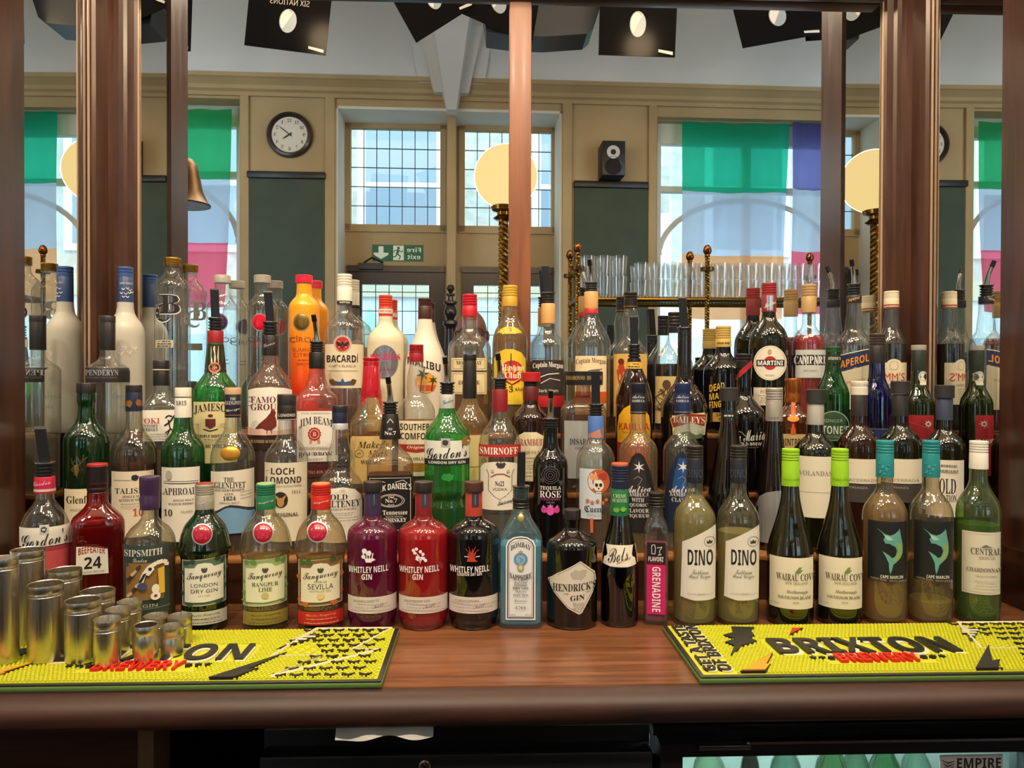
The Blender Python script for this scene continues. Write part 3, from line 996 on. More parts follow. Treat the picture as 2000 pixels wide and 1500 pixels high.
def poster(c4, Yv, label, yaw=0.0):
    """c4: pixel corners top-left, top-right, bottom-right, bottom-left of the mirrored picture."""
    q = [V(px, py, Yv) for px, py in c4]
    o0 = (q[0] + q[1] + q[2] + q[3]) / 4
    Rz = Matrix.Rotation(yaw, 3, 'Z')
    q = [Rz @ (p - o0) for p in q]
    nv = (Rz @ Vector((0, 1, 0)))
    t = thing('hanging_poster', label, 'poster', o0)
    th = nv * 0.004

    def pt(u, v, n=0.0):         # u from the mirrored left, v from the top
        a = q[0].lerp(q[1], u); b = q[3].lerp(q[2], u)
        return a.lerp(b, v) + nv * n
    v = [p for p in q] + [p - th for p in q]
    MB().add(v, [(0, 1, 2, 3), (7, 6, 5, 4), (0, 4, 5, 1), (1, 5, 6, 2), (2, 6, 7, 3), (3, 7, 4, 0)], PB).build('sheet', t)
    m = MB()
    gv, gf, _ = glyphs('SIX NATIONS', 'k')
    m.add([pt(0.5 - (x - 0.5) * 0.48, 0.615 - (y - 0.5) * 0.045, 0.001) for x, y in gv], gf, M('#8f8a86'))

    def ell(cx, cy_, rx, ry, a0, a1, mt, n, tilt=0.25):
        k = 26
        pts_ = [(rx * cos(a0 + (a1 - a0) * i / k), ry * sin(a0 + (a1 - a0) * i / k)) for i in range(k + 1)]
        m.add([pt(cx + x * cos(tilt) - y * sin(tilt) * 1.2, cy_ + (x * sin(tilt) + y * cos(tilt)), n) for x, y in pts_], [tuple(range(k + 1))], mt)
    ell(0.5, 0.765, 0.105, 0.095, 0, 2 * pi, BALLB, 0.0008)
    ell(0.5, 0.765, 0.094, 0.086, pi * .62, pi * 1.62, BALLA, 0.0012)
    ell(0.5, 0.765, 0.078, 0.086, -pi * .62, -pi * .36, BALLC, 0.0016)
    m.add([pt(a, b, 0.001) for a, b in ((0.78, 0.945), (0.97, 0.96), (0.97, 0.985), (0.78, 0.965))], [(0, 1, 2, 3)], M('#b5b3b0'))
    m.build('print', t)


poster(((500, -150), (662, -140), (636, 108), (477, 88)), 3.95, 'black hanging poster with a pale rugby ball, above the round wall clock')
poster(((690, -140), (860, -215), (930, 24), (812, 82)), 3.95, 'tilted black hanging poster beside the pale roof bracket over the porch', 0.25)
poster(((880, -200), (1080, -140), (1042, 80), (900, 35)), 3.99, 'black hanging poster half hidden behind the middle upright', -0.25)
poster(((1176, -160), (1330, -152), (1318, 112), (1169, 107)), 3.95, 'black hanging poster with a pale rugby ball, straight above the small loudspeaker')
poster(((1400, -110), (1570, -150), (1606, 66), (1451, 94)), 3.95, 'black hanging poster tilted up on one side, above the green white and orange flag')
poster(((1560, -120), (1740, -120), (1740, 70), (1574, 80)), 4.02, 'black hanging poster overlapping the tilted one above the blue flag')
poster(((1830, -150), (1990, -150), (1980, 95), (1822, 90)), 3.95, 'black hanging poster beyond the blue white and red flag, at that end of the row')
poster(((215, -150), (380, -140), (372, 100), (205, 96)), 3.95, 'black hanging poster above the green white and red flag')
p = V(1062, 40, 4.15)
k = 4.15 / 1500
t = thing('ceiling_screen', 'large dark grey casing of a screen hanging behind the black posters', 'screen', (p.x, p.y, p.z))
T3 = Matrix(((1, 0, 0, 0), (0, 0, 1, 0), (0, 1, 0, 0), (0, 0, 0, 1)))
ol = [(-118 * k, 5 * k), (-112 * k, -40 * k), (-60 * k, -46 * k), (0, -47 * k), (80 * k, -40 * k), (92 * k, -30 * k), (108 * k, 20 * k), (112 * k, 200 * k), (-118 * k, 200 * k)]
MB().prism(ol, -0.1, 0.1, M('#23272d', 0.35), T3).build('casing', t)
MB().tube([(0, 0, 200 * k), (0, 0, ZCE - p.z)], 0.03, M('#202225', 0.4)).build('bracket', t)
# hand bell on the first post
bx = Vector((-0.925, -0.63, 1.925))
t = thing('brass_bell', 'old brass hand bell hanging from a bracket beside the first post', 'bell', bx)
MB().lathe([(0.078, 0), (0.079, 0.004), (0.07, 0.014), (0.056, 0.045), (0.047, 0.09), (0.04, 0.125), (0.026, 0.143), (0.008, 0.148)], M('#4f3a24', 0.38, 0.8), 28).build('bell_body', t)
m = MB().tube([(0, 0, 0.146), (0, 0, 0.175)], 0.006, BRASSD); m.tube([(0, 0, 0.175), (0, 0.1, 0.19), (0, 0.155, 0.18)], 0.007, BRASSD); m.build('bracket', t)
MB().sphere((0, 0, 0.004), 0.014, BRASSD, 12, 8).build('clapper', t)
# ------------------------------------------------------------------ the photographer
hd = V(921, 650, 3.83)
SKIN = M('#7d5141', 0.42); SKIN2 = SKIN
t = thing('person', 'bald person in glasses leaning on the bar and holding up a phone', 'person', (hd.x, hd.y - 0.12, 0))


def skinned(name, pts, edges, mt, parent, sub=2):
    me = bpy.data.meshes.new(name)
    me.from_pydata([p[:3] for p in pts], edges, [])
    o = bpy.data.objects.new(name, me); COL.objects.link(o); o.parent = parent
    sk = o.modifiers.new('skin', 'SKIN'); sk.use_smooth_shade = True
    sb = o.modifiers.new('sub', 'SUBSURF'); sb.levels = sub; sb.render_levels = sub
    for i, p in enumerate(pts):
        r = p[3]
        me.skin_vertices[0].data[i].radius = (r, r) if not isinstance(r, tuple) else r
    me.skin_vertices[0].data[0].use_root = True
    me.materials.append(mt)
    return o


hz = hd.z
# pelvis, spine, neck | shoulders, arms to the wrists, legs
B = [(0, -0.28, 0.93, .15), (0, -0.24, 1.12, .15), (0, -0.12, 1.3, .16), (0, -0.04, hz - 0.22, .11), (0, 0.02, hz - 0.13, .062), (0, 0.05, hz - 0.05, .075),
     (-0.19, -0.08, hz - 0.26, .075), (-0.29, 0.0, hz - 0.42, .052), (-0.15, 0.16, hz - 0.20, .036), (-0.09, 0.235, hz - 0.15, .028),
     (0.19, -0.08, hz - 0.26, .075), (0.26, -0.03, hz - 0.42, .052), (0.13, 0.14, hz - 0.25, .036), (0.06, 0.22, hz - 0.19, .028),
     (-0.1, -0.28, 0.85, .1), (-0.11, -0.26, 0.48, .065), (-0.11, -0.3, 0.07, .042), (-0.11, -0.2, 0.03, .035),
     (0.1, -0.28, 0.85, .1), (0.11, -0.26, 0.48, .065), (0.11, -0.3, 0.07, .042), (0.11, -0.2, 0.03, .035)]
E_ = [(0, 1), (1, 2), (2, 3), (3, 4), (4, 5), (3, 6), (6, 7), (7, 8), (8, 9), (3, 10), (10, 11), (11, 12), (12, 13), (0, 14), (14, 15), (15, 16), (16, 17), (0, 18), (18, 19), (19, 20), (20, 21)]
skinned('body', B, E_, SKIN, t)
sh = [(0, -0.28, 0.95, .17), (0, -0.24, 1.12, .17), (0, -0.12, 1.3, .18), (0, -0.05, hz - 0.24, .125), (-0.19, -0.085, hz - 0.26, .09), (-0.27, -0.02, hz - 0.38, .07), (0.19, -0.085, hz - 0.26, .09), (0.25, -0.045, hz - 0.38, .07)]
skinned('shirt', sh, [(0, 1), (1, 2), (2, 3), (3, 4), (4, 5), (3, 6), (6, 7)], M('#28303c', 0.8), t)
skinned('trousers', [(0, -0.28, 0.96, .165), (-0.1, -0.28, 0.85, .115), (-0.11, -0.26, 0.48, .08), (-0.11, -0.3, 0.1, .06), (0.1, -0.28, 0.85, .115), (0.11, -0.26, 0.48, .08), (0.11, -0.3, 0.1, .06)], [(0, 1), (1, 2), (2, 3), (0, 4), (4, 5), (5, 6)], M('#1b1d24', 0.8), t)
# head: a shaped ball with brow, nose, mouth, chin and ears, facing the mirror (+y)
m = MB()
n_, k_ = 36, 26
v = []; f = []
for j in range(k_ + 1):
    b = -pi / 2 + pi * j / k_
    for i in range(n_):
        a = 2 * pi * i / n_
        x, y, z = cos(b) * sin(a), cos(b) * cos(a), sin(b)
        fr_ = max(0, y)
        x2 = x * (0.078 - 0.020 * max(0, -z) ** 1.3)
        y2 = y * 0.098 + 0.006 * max(0, -z) * fr_
        z2 = z * 0.122
        g_ = math.exp(-(x / .16) ** 2 - ((z + .18) / .2) ** 2) * fr_
        y2 += 0.026 * g_
        y2 -= 0.010 * (math.exp(-((abs(x) - .38) / .17) ** 2 - ((z - .05) / .12) ** 2)) * fr_
        y2 += 0.005 * math.exp(-((z - .2) / .1) ** 2) * fr_
        y2 += 0.007 * math.exp(-(x / .3) ** 2 - ((z + .5) / .07) ** 2) * fr_ - 0.006 * math.exp(-(x / .3) ** 2 - ((z + .56) / .03) ** 2) * fr_
        y2 += 0.012 * math.exp(-(x / .25) ** 2 - ((z + .85) / .14) ** 2) * fr_
        v.append((x2, y2, z2))
for j in range(k_):
    for i in range(n_):
        i2 = (i + 1) % n_
        f.append((j * n_ + i, (j + 1) * n_ + i, (j + 1) * n_ + i2, j * n_ + i2))
ho = Matrix.Translation((0, 0.12, hz - 0.01))
m.add(v, f, SKIN, True, ho)
for q in (-1, 1):
    m.sphere((q * 0.079, -0.005, -0.008), 0.03, SKIN, 14, 10, ho, (0.35, 0.6, 1.0))
m.build('head', t)
m = MB()
for q in (-1, 1):
    m.tube([(q * 0.033 + 0.024 * cos(w), 0.103, 0.008 + 0.02 * sin(w)) for w in [2 * pi * i / 20 for i in range(21)]], 0.0028, M('#141214', 0.3), 8, ho)
    m.tube([(q * 0.057, 0.1, 0.014), (q * 0.076, 0.06, 0.012), (q * 0.082, -0.01, 0.006)], 0.0028, M('#141214', 0.3), 8, ho)
m.tube([(-0.009, 0.107, 0.012), (0.009, 0.107, 0.012)], 0.0025, M('#141214', 0.3), 8, ho)
m.build('glasses', t)
# hands round the phone, which is just behind the camera point
tw = t.location
ph = Vector((CAM.x - 0.02, CAM.y - 0.020, CAM.z - 0.004)) - tw
t2 = thing('phone', 'dark phone held up in both hands of the person behind the bar', 'phone', ph + tw)
MB().box(-0.08, 0.08, -0.0045, 0.0045, -0.038, 0.038, M('#101114', 0.25), bev=0.004).build('phone_body', t2)
for q, w0 in ((-1, Vector((-0.09, 0.235, hz - 0.15))), (1, Vector((0.06, 0.22, hz - 0.19)))):
    e = ph + Vector((q * 0.092, -0.012, -0.012))
    pts = [(*w0, .027), (*(w0 * .4 + e * .6), .03), (*e, .026)]
    ed = [(0, 1), (1, 2)]
    skinned('palm', pts, ed, SKIN, t, 1)
    for i_ in range(4):
        b0 = e + Vector((0, 0.0, 0.022 - 0.013 * i_))
        ln = (0.062, 0.07, 0.066, 0.052)[i_]
        fp = [(*b0, .009), (*(b0 + Vector((q * 0.004, 0.018, 0.002))), .0085), (*(b0 + Vector((-q * ln * .35, 0.022, 0.002))), .008), (*(b0 + Vector((-q * ln * .55, 0.0205, 0.001))), .007)]
        skinned('finger', fp, [(0, 1), (1, 2), (2, 3)], SKIN, t, 1)
    fp = [(*(e + Vector((0, -0.006, -0.02))), .011), (*(e + Vector((-q * 0.02, -0.008, -0.03))), .010), (*(e + Vector((-q * 0.045, -0.002, -0.024))), .008)]
    skinned('thumb', fp, [(0, 1), (1, 2)], SKIN, t, 1)
# daylight portals in the street openings
for (a, b, z0, z1), n in ((oL, -0.31), (oR, -0.31), ((ds[0], ds[1], 0.9, wz[1]), nb - 0.06), ((ds[2], ds[3], 0.9, wz[1]), nb - 0.06)):
    l = bpy.data.lights.new('daylight_portal', 'AREA'); l.shape = 'RECTANGLE'; l.size = b - a; l.size_y = z1 - z0
    l.cycles.is_portal = True
    o = bpy.data.objects.new('daylight_portal', l); COL.objects.link(o)
    o.matrix_world = MW @ Matrix.Translation(((a + b) / 2, n, (z0 + z1) / 2)) @ Matrix.Rotation(radians(90), 4, 'X')
# ------------------------------------------------------------------ the bottle builder
CLEAR = thin_glass('#f6f8f5', 0.7)
CHROME = M('#d6d4d0', 0.16, 1.0)
BLACKP = M('#17171a', 0.32)
RUBBER = M('#2b2a2c', 0.55)
PAPER = '#e9e2d2'


def bottle(name, label, px, row, prof, glass, caps=(), pour=None, labs=(), liq=None, sq=0, dep=1.0, group=None, dY=0.0, n=36, fat=0.978, turn=0.0):
    Y = ROWS[row][0] + dY; zb = ROWS[row][1]
    y0 = min([prof[0][0]] + [c[2] for c in caps])
    c = P(px, (prof[0][0] + prof[-1][0]) / 2, Y)
    x = c.x
    d = sqrt(x * x + Y * Y)
    zc = x * sin(PSI) + Y * cos(PSI)
    sc = zc * zc / d / F * fat
    t = thing(name, label, 'bottle', (x, c.y, zb), atan2(-x, Y) + turn, group)

    def Z(y, r=0.0):
        return P(px, y, Y - r).z - zb
    pts = [(Z(y), hw * sc) for y, hw in prof][::-1]
    pts = [p for p in pts if p[0] > 0.004]
    rb = pts[0][1]
    pts = [(0.0, rb)] + pts
    rn, rx_ = pts[-1][1], max(p[1] for p in pts)
    bf = pchip([p[0] for p in pts], [p[1] for p in pts])
    cr_ = [(Z(cp[3]), Z(cp[2]), cp[4] * sc, (cp[7] if len(cp) > 7 else cp[4]) * sc) for cp in caps]

    def rf(z):
        for a, b, r0, r1 in cr_:
            if a <= z <= b:
                return r0 + (r1 - r0) * (z - a) / (b - a)
        return bf(z)

    def sqw(r):
        w = 0.0 if not sq else min(1, max(0, (r - rn * 1.15) / max(1e-5, rx_ * 0.97 - rn * 1.15)))
        return 2 + (sq - 2) * w, 1 + (dep - 1) * w

    def sec(r, z, a):
        e, dp = sqw(r)
        q = 1 / (abs(sin(a)) ** e + abs(cos(a) / dp) ** e) ** (1 / e)
        return r * q * sin(a), -r * q * cos(a)
    sect = sec if sq else None

    def surf(u, z, off):
        r = rf(z)
        e, dp = sqw(r)
        if e < 2.4 or any(a <= z <= b for a, b, _, _ in cr_):
            k = u / r
            return ((r + off) * sin(k), -(r + off) * cos(k), z)
        q = min(abs(u) / r, 0.97)
        yy = dp * r * (1 - q ** e) ** (1 / e)
        return (max(-0.97 * r, min(0.97 * r, u)), -yy - off, z)

    zt = pts[-1][0]
    zs = sorted({z for z, _ in pts} | {zt * i / 26 for i in range(27)})
    zs = [z for i, z in enumerate(zs) if i == 0 or z - zs[i - 1] > 0.0007]
    b = MB()
    base = [(rb * 0.86, 0.0), (rb * 0.955, 0.0015), (rb * 0.99, 0.0045)]
    b.lathe(base + [(bf(z), z) for z in zs if z > 0.006], glass, n if not sq else 48, sec=sect, caps=(True, not caps and not pour))
    b.build('glass_body', t)
    if liq:
        lc, ly = liq[0], liq[1]
        zl = min(Z(ly), zt - 0.004)
        zz = [0.009] + [z for z in zs if 0.012 < z < zl - 0.001] + [zl]
        lb = MB()
        lb.lathe([(bf(0.009) * 0.8, 0.006)] + [(max(0.002, bf(z) * 0.945 - 0.0006), z) for z in zz], liquid(lc, liq[2] if len(liq) > 2 else 0.16) if isinstance(lc, str) else lc, n if not sq else 48, sec=sect)
        lb.build('liquid', t)
    for cp in caps:
        nm, cm, ya, yb, hw, rid = cp[:6]
        hwt = (cp[7] if len(cp) > 7 else hw)
        za, zb_ = Z(yb), Z(ya)
        r0, r1 = hw * sc, hwt * sc
        H = zb_ - za
        pr = [(r0, za)]
        if rid:
            zr = za + H * (cp[6] if len(cp) > 6 and cp[6] is not None else 0.45)
            pr += [(r1, zr - 0.0006)]
            k = rid
            for i in range(k):
                q = zr + (zb_ - 0.0025 - zr) * i / k
                w = (zb_ - 0.0025 - zr) / k
                pr += [(r1 * 0.95, q + w * 0.05), (r1 * 0.95, q + w * 0.22), (r1, q + w * 0.42), (r1, q + w * 0.9)]
        pr += [(r1, zb_ - 0.0012), (r1 * 0.965, zb_ - 0.0003), (r1 * 0.92, zb_)]
        m = MB().lathe(pr, cm, 28, caps=(True, True))
        m.build(nm, t)
    if pour:
        ty, yt, yf, yb, hw, dx = pour[:6]
        za, zf, ztop = Z(yb), Z(yf), Z(yt)
        r = hw * sc
        m = MB()
        pr = []
        k = 4
        for i in range(k):
            q = za + (zf - za) * i / k; w = (zf - za) / k
            pr += [(r * 0.8, q), (r * 0.8, q + w * 0.45), (r, q + w * 0.5), (r * 0.97, q + w * 0.95)]
        m.lathe(pr, BLACKP, 20)
        m.lathe([(r * 0.9, zf - 0.0005), (r * 1.12, zf), (r * 1.12, zf + 0.0015), (r * 0.5, zf + 0.003)], CHROME, 24)
        po = m.build('pourer', t)
        s = MB()
        dxm = dx * sc
        if ty == 'm':
            hh = ztop - zf
            ps = [(0, 0, zf + 0.001), (dxm * 0.05, -0.001, zf + hh * 0.25), (dxm * 0.3, -0.004, zf + hh * 0.5), (dxm * 0.66, -0.009, zf + hh * 0.75)]
            s.tube(ps, [0.0066, 0.0056, 0.005, 0.0047], CHROME, 12)
            s.tube([ps[-1], (dxm, -0.014, ztop)], [0.0056, 0.005], BLACKP, 12)
        elif ty == 'c':
            s.tube([(0, 0, zf), (dxm, 0, ztop)], [0.0073, 0.007], BLACKP, 16)
        else:
            w, dd = 0.0085, 0.006
            v = [(q * w + k * dxm, e * dd, zf + (0.001 if k == 0 else ztop - zf - (0.004 if e < 0 else 0))) for k in (0, 1) for e in (-1, 1) for q in (-1, 1)]
            s.add(v, [(0, 2, 3, 1), (4, 5, 7, 6), (0, 1, 5, 4), (2, 6, 7, 3), (0, 4, 6, 2), (1, 3, 7, 5)], BLACKP)
        s.build('spout', po)
    # labels, lettering and seals
    for nm, items in labs:
        m = MB()
        off = 0.0005
        for it in items:
            k, cm = it[0], mat(it[1])
            off += 0.00014

            def U(dx, z):
                r = rf(z)
                s = sc * (1 - r / zc)
                if sqw(r)[0] > 2.4 and not any(a <= z <= b_ for a, b_, _, _ in cr_):
                    return dx * s
                return r * math.asin(max(-1, min(1, dx * s / r)))

            def V(y):
                z = Z(y)
                z = Z(y, rf(z) * 0.97)
                return max(z, 0.001)
            if k in 'pb':
                if k == 'p':
                    _, _, a, b_, ya, yb = it[:6]
                else:
                    _, _, ya, yb = it[:4]
                za, zb_ = V(yb), V(ya)
                nr = max(2, int((zb_ - za) / 0.006)); nc = 12 if k == 'p' else 36
                v = []; f = []
                for j in range(nr + 1):
                    z = za + (zb_ - za) * j / nr
                    for i in range(nc + 1):
                        if k == 'p':
                            u = U(a, z) + (U(b_, z) - U(a, z)) * i / nc
                            v.append(surf(u, z, off))
                        else:
                            q = 2 * pi * i / nc
                            if sqw(rf(z))[0] > 2.4:
                                sx, sy = sec(rf(z) + off, z, q)
                                v.append((sx, sy, z))
                            else:
                                v.append(((rf(z) + off) * sin(q), -(rf(z) + off) * cos(q), z))
                for j in range(nr):
                    for i in range(nc):
                        o = j * (nc + 1) + i
                        f.append((o, o + 1, o + nc + 2, o + nc + 1))
                m.add(v, f, cm, True)
                continue
            if k == 'v':                                # a word running down the label
                _, _, fo, tx, dx, yc, w, h = it[:8]
                gv, gf, _ = glyphs(tx, fo)
                v2 = [(dx + (p[1] - 0.5) * w, yc + (p[0] - 0.5) * h) for p in gv]
                f2 = list(gf)
                lm = 8
            elif k == 't':
                _, _, fo, tx, dx, yc, w, h = it[:8]
                sl = it[8] if len(it) > 8 else 0.0      # rise in px across the word
                ar = it[9] if len(it) > 9 else 0.0      # arch in px
                gv, gf, _ = glyphs(tx, fo)
                v2 = [(dx + (p[0] - 0.5) * w, yc - (p[1] - 0.5) * h - sl * (p[0] - 0.5) - ar * (1 - (2 * p[0] - 1) ** 2)) for p in gv]
                f2 = [q if True else q for q in gf]
                lm = 8
            elif k == 'd':                              # a domed disc
                _, _, dx, yc, rx, ry = it[:6]
                kk = 28
                v2 = [(dx, yc)] + [(dx + rx * g_ * cos(2 * pi * i / kk), yc - ry * g_ * sin(2 * pi * i / kk)) for g_ in (.35, .65, .86, 1) for i in range(kk)]
                f2 = [(0, 1 + i, 1 + (i + 1) % kk) for i in range(kk)] + [(1 + g_ * kk + i, 1 + (g_ + 1) * kk + i, 1 + (g_ + 1) * kk + (i + 1) % kk, 1 + g_ * kk + (i + 1) % kk) for g_ in range(3) for i in range(kk)]
                lm = 99
            elif k == 'e':
                _, _, dx, yc, rx, ry = it[:6]
                kk = 28
                v2 = [(dx, yc)] + [(dx + rx * cos(2 * pi * i / kk), yc - ry * sin(2 * pi * i / kk)) for i in range(kk)]
                f2 = [(0, 1 + i, 1 + (i + 1) % kk) for i in range(kk)]
                lm = 12
            elif k == 'r':
                _, _, dx, yc, rx, ry, th = it[:7]
                kk = 32
                v2 = [(dx + (rx - g * th) * cos(2 * pi * i / kk), yc - (ry - g * th) * sin(2 * pi * i / kk)) for g in (0, 1) for i in range(kk)]
                f2 = [(i, (i + 1) % kk, kk + (i + 1) % kk, kk + i) for i in range(kk)]
                lm = 99
            elif k == 'g':
                v2, f2 = tess([(a, -b_) for a, b_ in it[2]])
                v2 = [(a, -b_) for a, b_ in v2]
                lm = 8
            else:                                       # 'l' a drawn line
                pl, th = it[2], it[3] / 2
                v2 = []; f2 = []
                for (xa, ya), (xb, yb) in zip(pl, pl[1:]):
                    q = sqrt((xb - xa) ** 2 + (yb - ya) ** 2) or 1
                    nx, ny = -(yb - ya) / q * th, (xb - xa) / q * th
                    o = len(v2)
                    v2 += [(xa + nx, ya + ny), (xa - nx, ya - ny), (xb - nx, yb - ny), (xb + nx, yb + ny)]
                    f2.append((o, o + 1, o + 2, o + 3))
                lm = 10
            if lm < 99:
                v2, f2 = refine(v2, f2, lm)
            if k == 'd':
                hh = it[6]
                v = []
                for a, b_ in v2:
                    q = min(1, ((a - it[2]) / it[4]) ** 2 + ((b_ - it[3]) / it[5]) ** 2)
                    z = V(b_)
                    v.append(surf(U(a, z), z, off + hh * (1 - q * q)))
                m.add(v, f2, cm, True)
            else:
                v = []
                for a, b_ in v2:
                    z = V(b_)
                    v.append(surf(U(a, z), z, off))
                m.add(v, f2, cm, False)
        if m.v:
            m.build(nm, t)
    return t


def K(col, y0, y1, hw, rid=0, nm='cap', fr=None, hwt=None, rough=0.35, metal=0.0):
    """One piece of a closure: a cap, a foil sleeve or a stopper."""
    return (nm, M(col, rough, metal) if isinstance(col, str) else col, y0, y1, hw, rid, fr, hwt if hwt else hw)
# ------------------------------------------------------------------ the bottles; every measure below is in pixels of the photograph at the bottle's own distance
INK = '#1b1819'; WH = '#e4dfd4'; GOLD = '#a67c34'; RED = '#a3161c'; CRM = '#dccfae'; SIL = M('#b9b7b2', 0.3, 0.8); GLD = M('#b08a45', 0.3, 0.9); GRY = '#7d7a78'; NAVY = '#1a2038'
G_GRN = thin_glass('#58c46a', 0.4); G_DGRN = thin_glass('#0f5a2a', 0.4); G_BLUE = thin_glass('#a9dceb', 0.5); G_PALE = thin_glass('#d7e6c9', 0.45)
G_AMB = thin_glass('#f3dcc0', 0.45); G_RED = thin_glass('#c8202a', 0.5); G_OLV = thin_glass('#6b6a30', 0.35); G_LIME = thin_glass('#a3c98a', 0.4); G_COB = thin_glass('#2433a8', 0.45)
D_BLK = dark_glass('#0b0a0b'); D_BRN = dark_glass('#23100a'); D_OLV = dark_glass('#12140a'); D_WINE = dark_glass('#140a0e'); D_GRN = dark_glass('#0a1a12')


def lines(col, x0, x1, y0, y1, n, h=1.6, seed=1):
    """Small print: broken rules."""
    rg = random.Random(seed)
    out_ = []
    for i in range(n):
        y = y0 + (y1 - y0) * i / max(1, n - 1)
        w = (x1 - x0) * rg.uniform(0.62, 1.0) / 2
        c = (x0 + x1) / 2
        x = c - w
        while x < c + w - 1:
            e = min(c + w, x + rg.uniform(2, 7))
            out_.append(('g', col, [(x, y - h / 2), (e, y - h / 2), (e, y + h / 2), (x, y + h / 2)]))
            x = e + 1.2
    return out_


def frame(col, x0, x1, y0, y1, w=1.2):
    return [('l', col, [(x0, y0), (x1, y0), (x1, y1), (x0, y1), (x0, y0)], w)]


def star(col, cx, cy, r, n=8, q=0.35, rot=0.0):
    return ('g', col, [(cx + r * (1 if i % 2 == 0 else q) * sin(pi * i / n + rot), cy - r * (1 if i % 2 == 0 else q) * cos(pi * i / n + rot)) for i in range(2 * n)])


def crest(col, cx, cy, w, h):
    return [('g', col, [(cx - w * .5, cy - h * .1), (cx - w * .35, cy - h * .4), (cx - w * .1, cy - h * .2), (cx, cy - h * .5), (cx + w * .1, cy - h * .2), (cx + w * .35, cy - h * .4), (cx + w * .5, cy - h * .1), (cx + w * .3, cy + h * .4), (cx, cy + h * .5), (cx - w * .3, cy + h * .4)])]


def blob(col, cx, cy, rx, ry, n=14, j=0.25, seed=3):
    rg = random.Random(seed)
    return ('g', col, [(cx + rx * (1 + rg.uniform(-j, j)) * cos(2 * pi * i / n), cy + ry * (1 + rg.uniform(-j, j)) * sin(2 * pi * i / n)) for i in range(n)])


# ---- top step
GOOSE = frosted('#d5d0c4', 0.25)
bottle('vodka_bottle', 'frosted white vodka bottle with blue foil neck and small flying birds', 245, 'D', [(591, 17), (600, 17.3), (612, 19.5), (620, 24), (628, 31), (640, 38), (655, 40), (845, 40)], GOOSE,
       [K('#2a4270', 541, 591, 16.8, nm='neck_foil', hwt=16.5), K('#33508a', 522, 541, 16.6, 2, fr=0.3)], None,
       [('label', [('t', M('#8f98ad'), 'S', 'Grey Goose', 0, 775, 52, 12), ('t', M('#8f98ad'), 'k', 'VODKA', 0, 795, 26, 6)] + [('l', WH, [(x - 6, y - 4), (x - 1, y), (x + 5, y - 5), (x + 1, y + 3), (x - 2, y + 3)], 1.6) for x, y in ((-2, 680), (18, 682), (-9, 692), (8, 690))]),
        ('foil_print', [('t', WH, 'k', 'GREY GOOSE', 2, 553, 24, 4)] + [('l', WH, [(x - 3, y - 2), (x, y + 1), (x + 3, y - 2)], 1.3) for x, y in ((-4, 565), (4, 563), (9, 566), (-7, 573), (1, 574), (8, 572), (12, 570), (-3, 580), (4, 580))])], dY=-0.012)
bottle('vodka_bottle', 'clear vodka bottle with gold screw cap and big interlaced black capitals', 337, 'D', [(521, 14.5), (530, 15), (540, 20), (548, 29), (556, 34.5), (566, 36.5), (845, 36.5)], CLEAR,
       [K(M('#a9843f', 0.25, 0.9), 504, 521, 17.7, 3, fr=0.1)], None,
       [('label', [('t', '#d9d9d6', 's', 'B', -4.2, 594.5, 43, 40), ('t', '#d9d9d6', 's', 'C', -19.2, 611.5, 30, 38), ('t', INK, 's', 'B', -5, 594, 40, 37), ('t', INK, 's', 'C', -20, 611, 27, 35)]), ('small_label', [('p', M('#b9b09a'), -34, 2, 664, 679)] + lines(INK, -33, 1, 667, 676, 3, 1.6))])  # pale copies behind the capitals stand in for bright highlights in the glass


def ciroc(px, glass, cap, disc, ink, lab, txt, liq=None, extra=()):
    return bottle('vodka_bottle', lab, px, 'D', [(553, 15), (574, 15.4), (580, 17), (587, 24), (595, 29.5), (603, 31), (845, 31)], glass, [K(cap, 538, 553, 17.3)], None,
                  [('badge', [('r', SIL, -5, 629, 16.5, 17.5, 2.5), ('d', disc, -5, 629, 14.5, 15.5, 0.0016)]), ('label', [('t', ink, 'n', 'CÎROC', -1, 662, 56, 13)] + [('t', ink, 'k', w_, 0, 683 + 10 * i_, 46 - 5 * i_, 7) for i_, w_ in enumerate(txt)] + lines(ink, -18, 18, 703, 710, 2, 1.5))] + list(extra), liq=liq)


ciroc(434, CLEAR, '#98938a', M('#3c2450', 0.2), '#40404a', 'clear vodka bottle with grey cap and dark purple round badge', ())
ciroc(512.6, CLEAR, '#98938a', M('#c4122c', 0.2), '#40404a', 'clear vodka bottle with grey cap and bright red round badge', ())
m_, nt, out = nodes('orange_fade_coat')
b = N(nt, 'BsdfPrincipled', Roughness=0.3); b.inputs['Coat Weight'].default_value = 0.4
tc = N(nt, 'TexCoord'); sp = N(nt, 'SeparateXYZ'); L(nt, tc.outputs['Object'], sp.inputs[0])
mr = N(nt, 'MapRange'); mr.inputs['From Min'].default_value = 0.08; mr.inputs['From Max'].default_value = 0.26; L(nt, sp.outputs[2], mr.inputs[0])
cr = N(nt, 'ValToRGB'); cr.color_ramp.elements[0].color = (*lin('#d8240f'), 1); cr.color_ramp.elements[1].color = (*lin('#ef9a16'), 1); cr.color_ramp.elements.new(0.45).color = (*lin('#ee6a12'), 1)
L(nt, mr.outputs[0], cr.inputs[0]); L(nt, cr.outputs[0], b.inputs['Base Color']); L(nt, b.outputs[0], out.inputs[0])
ORANGE = m_
ciroc(594, ORANGE, '#d11a3c', GLD, '#8a3a10', 'opaque orange vodka bottle with pink red cap and gold badge', ('SUMMER', 'CITRUS'))
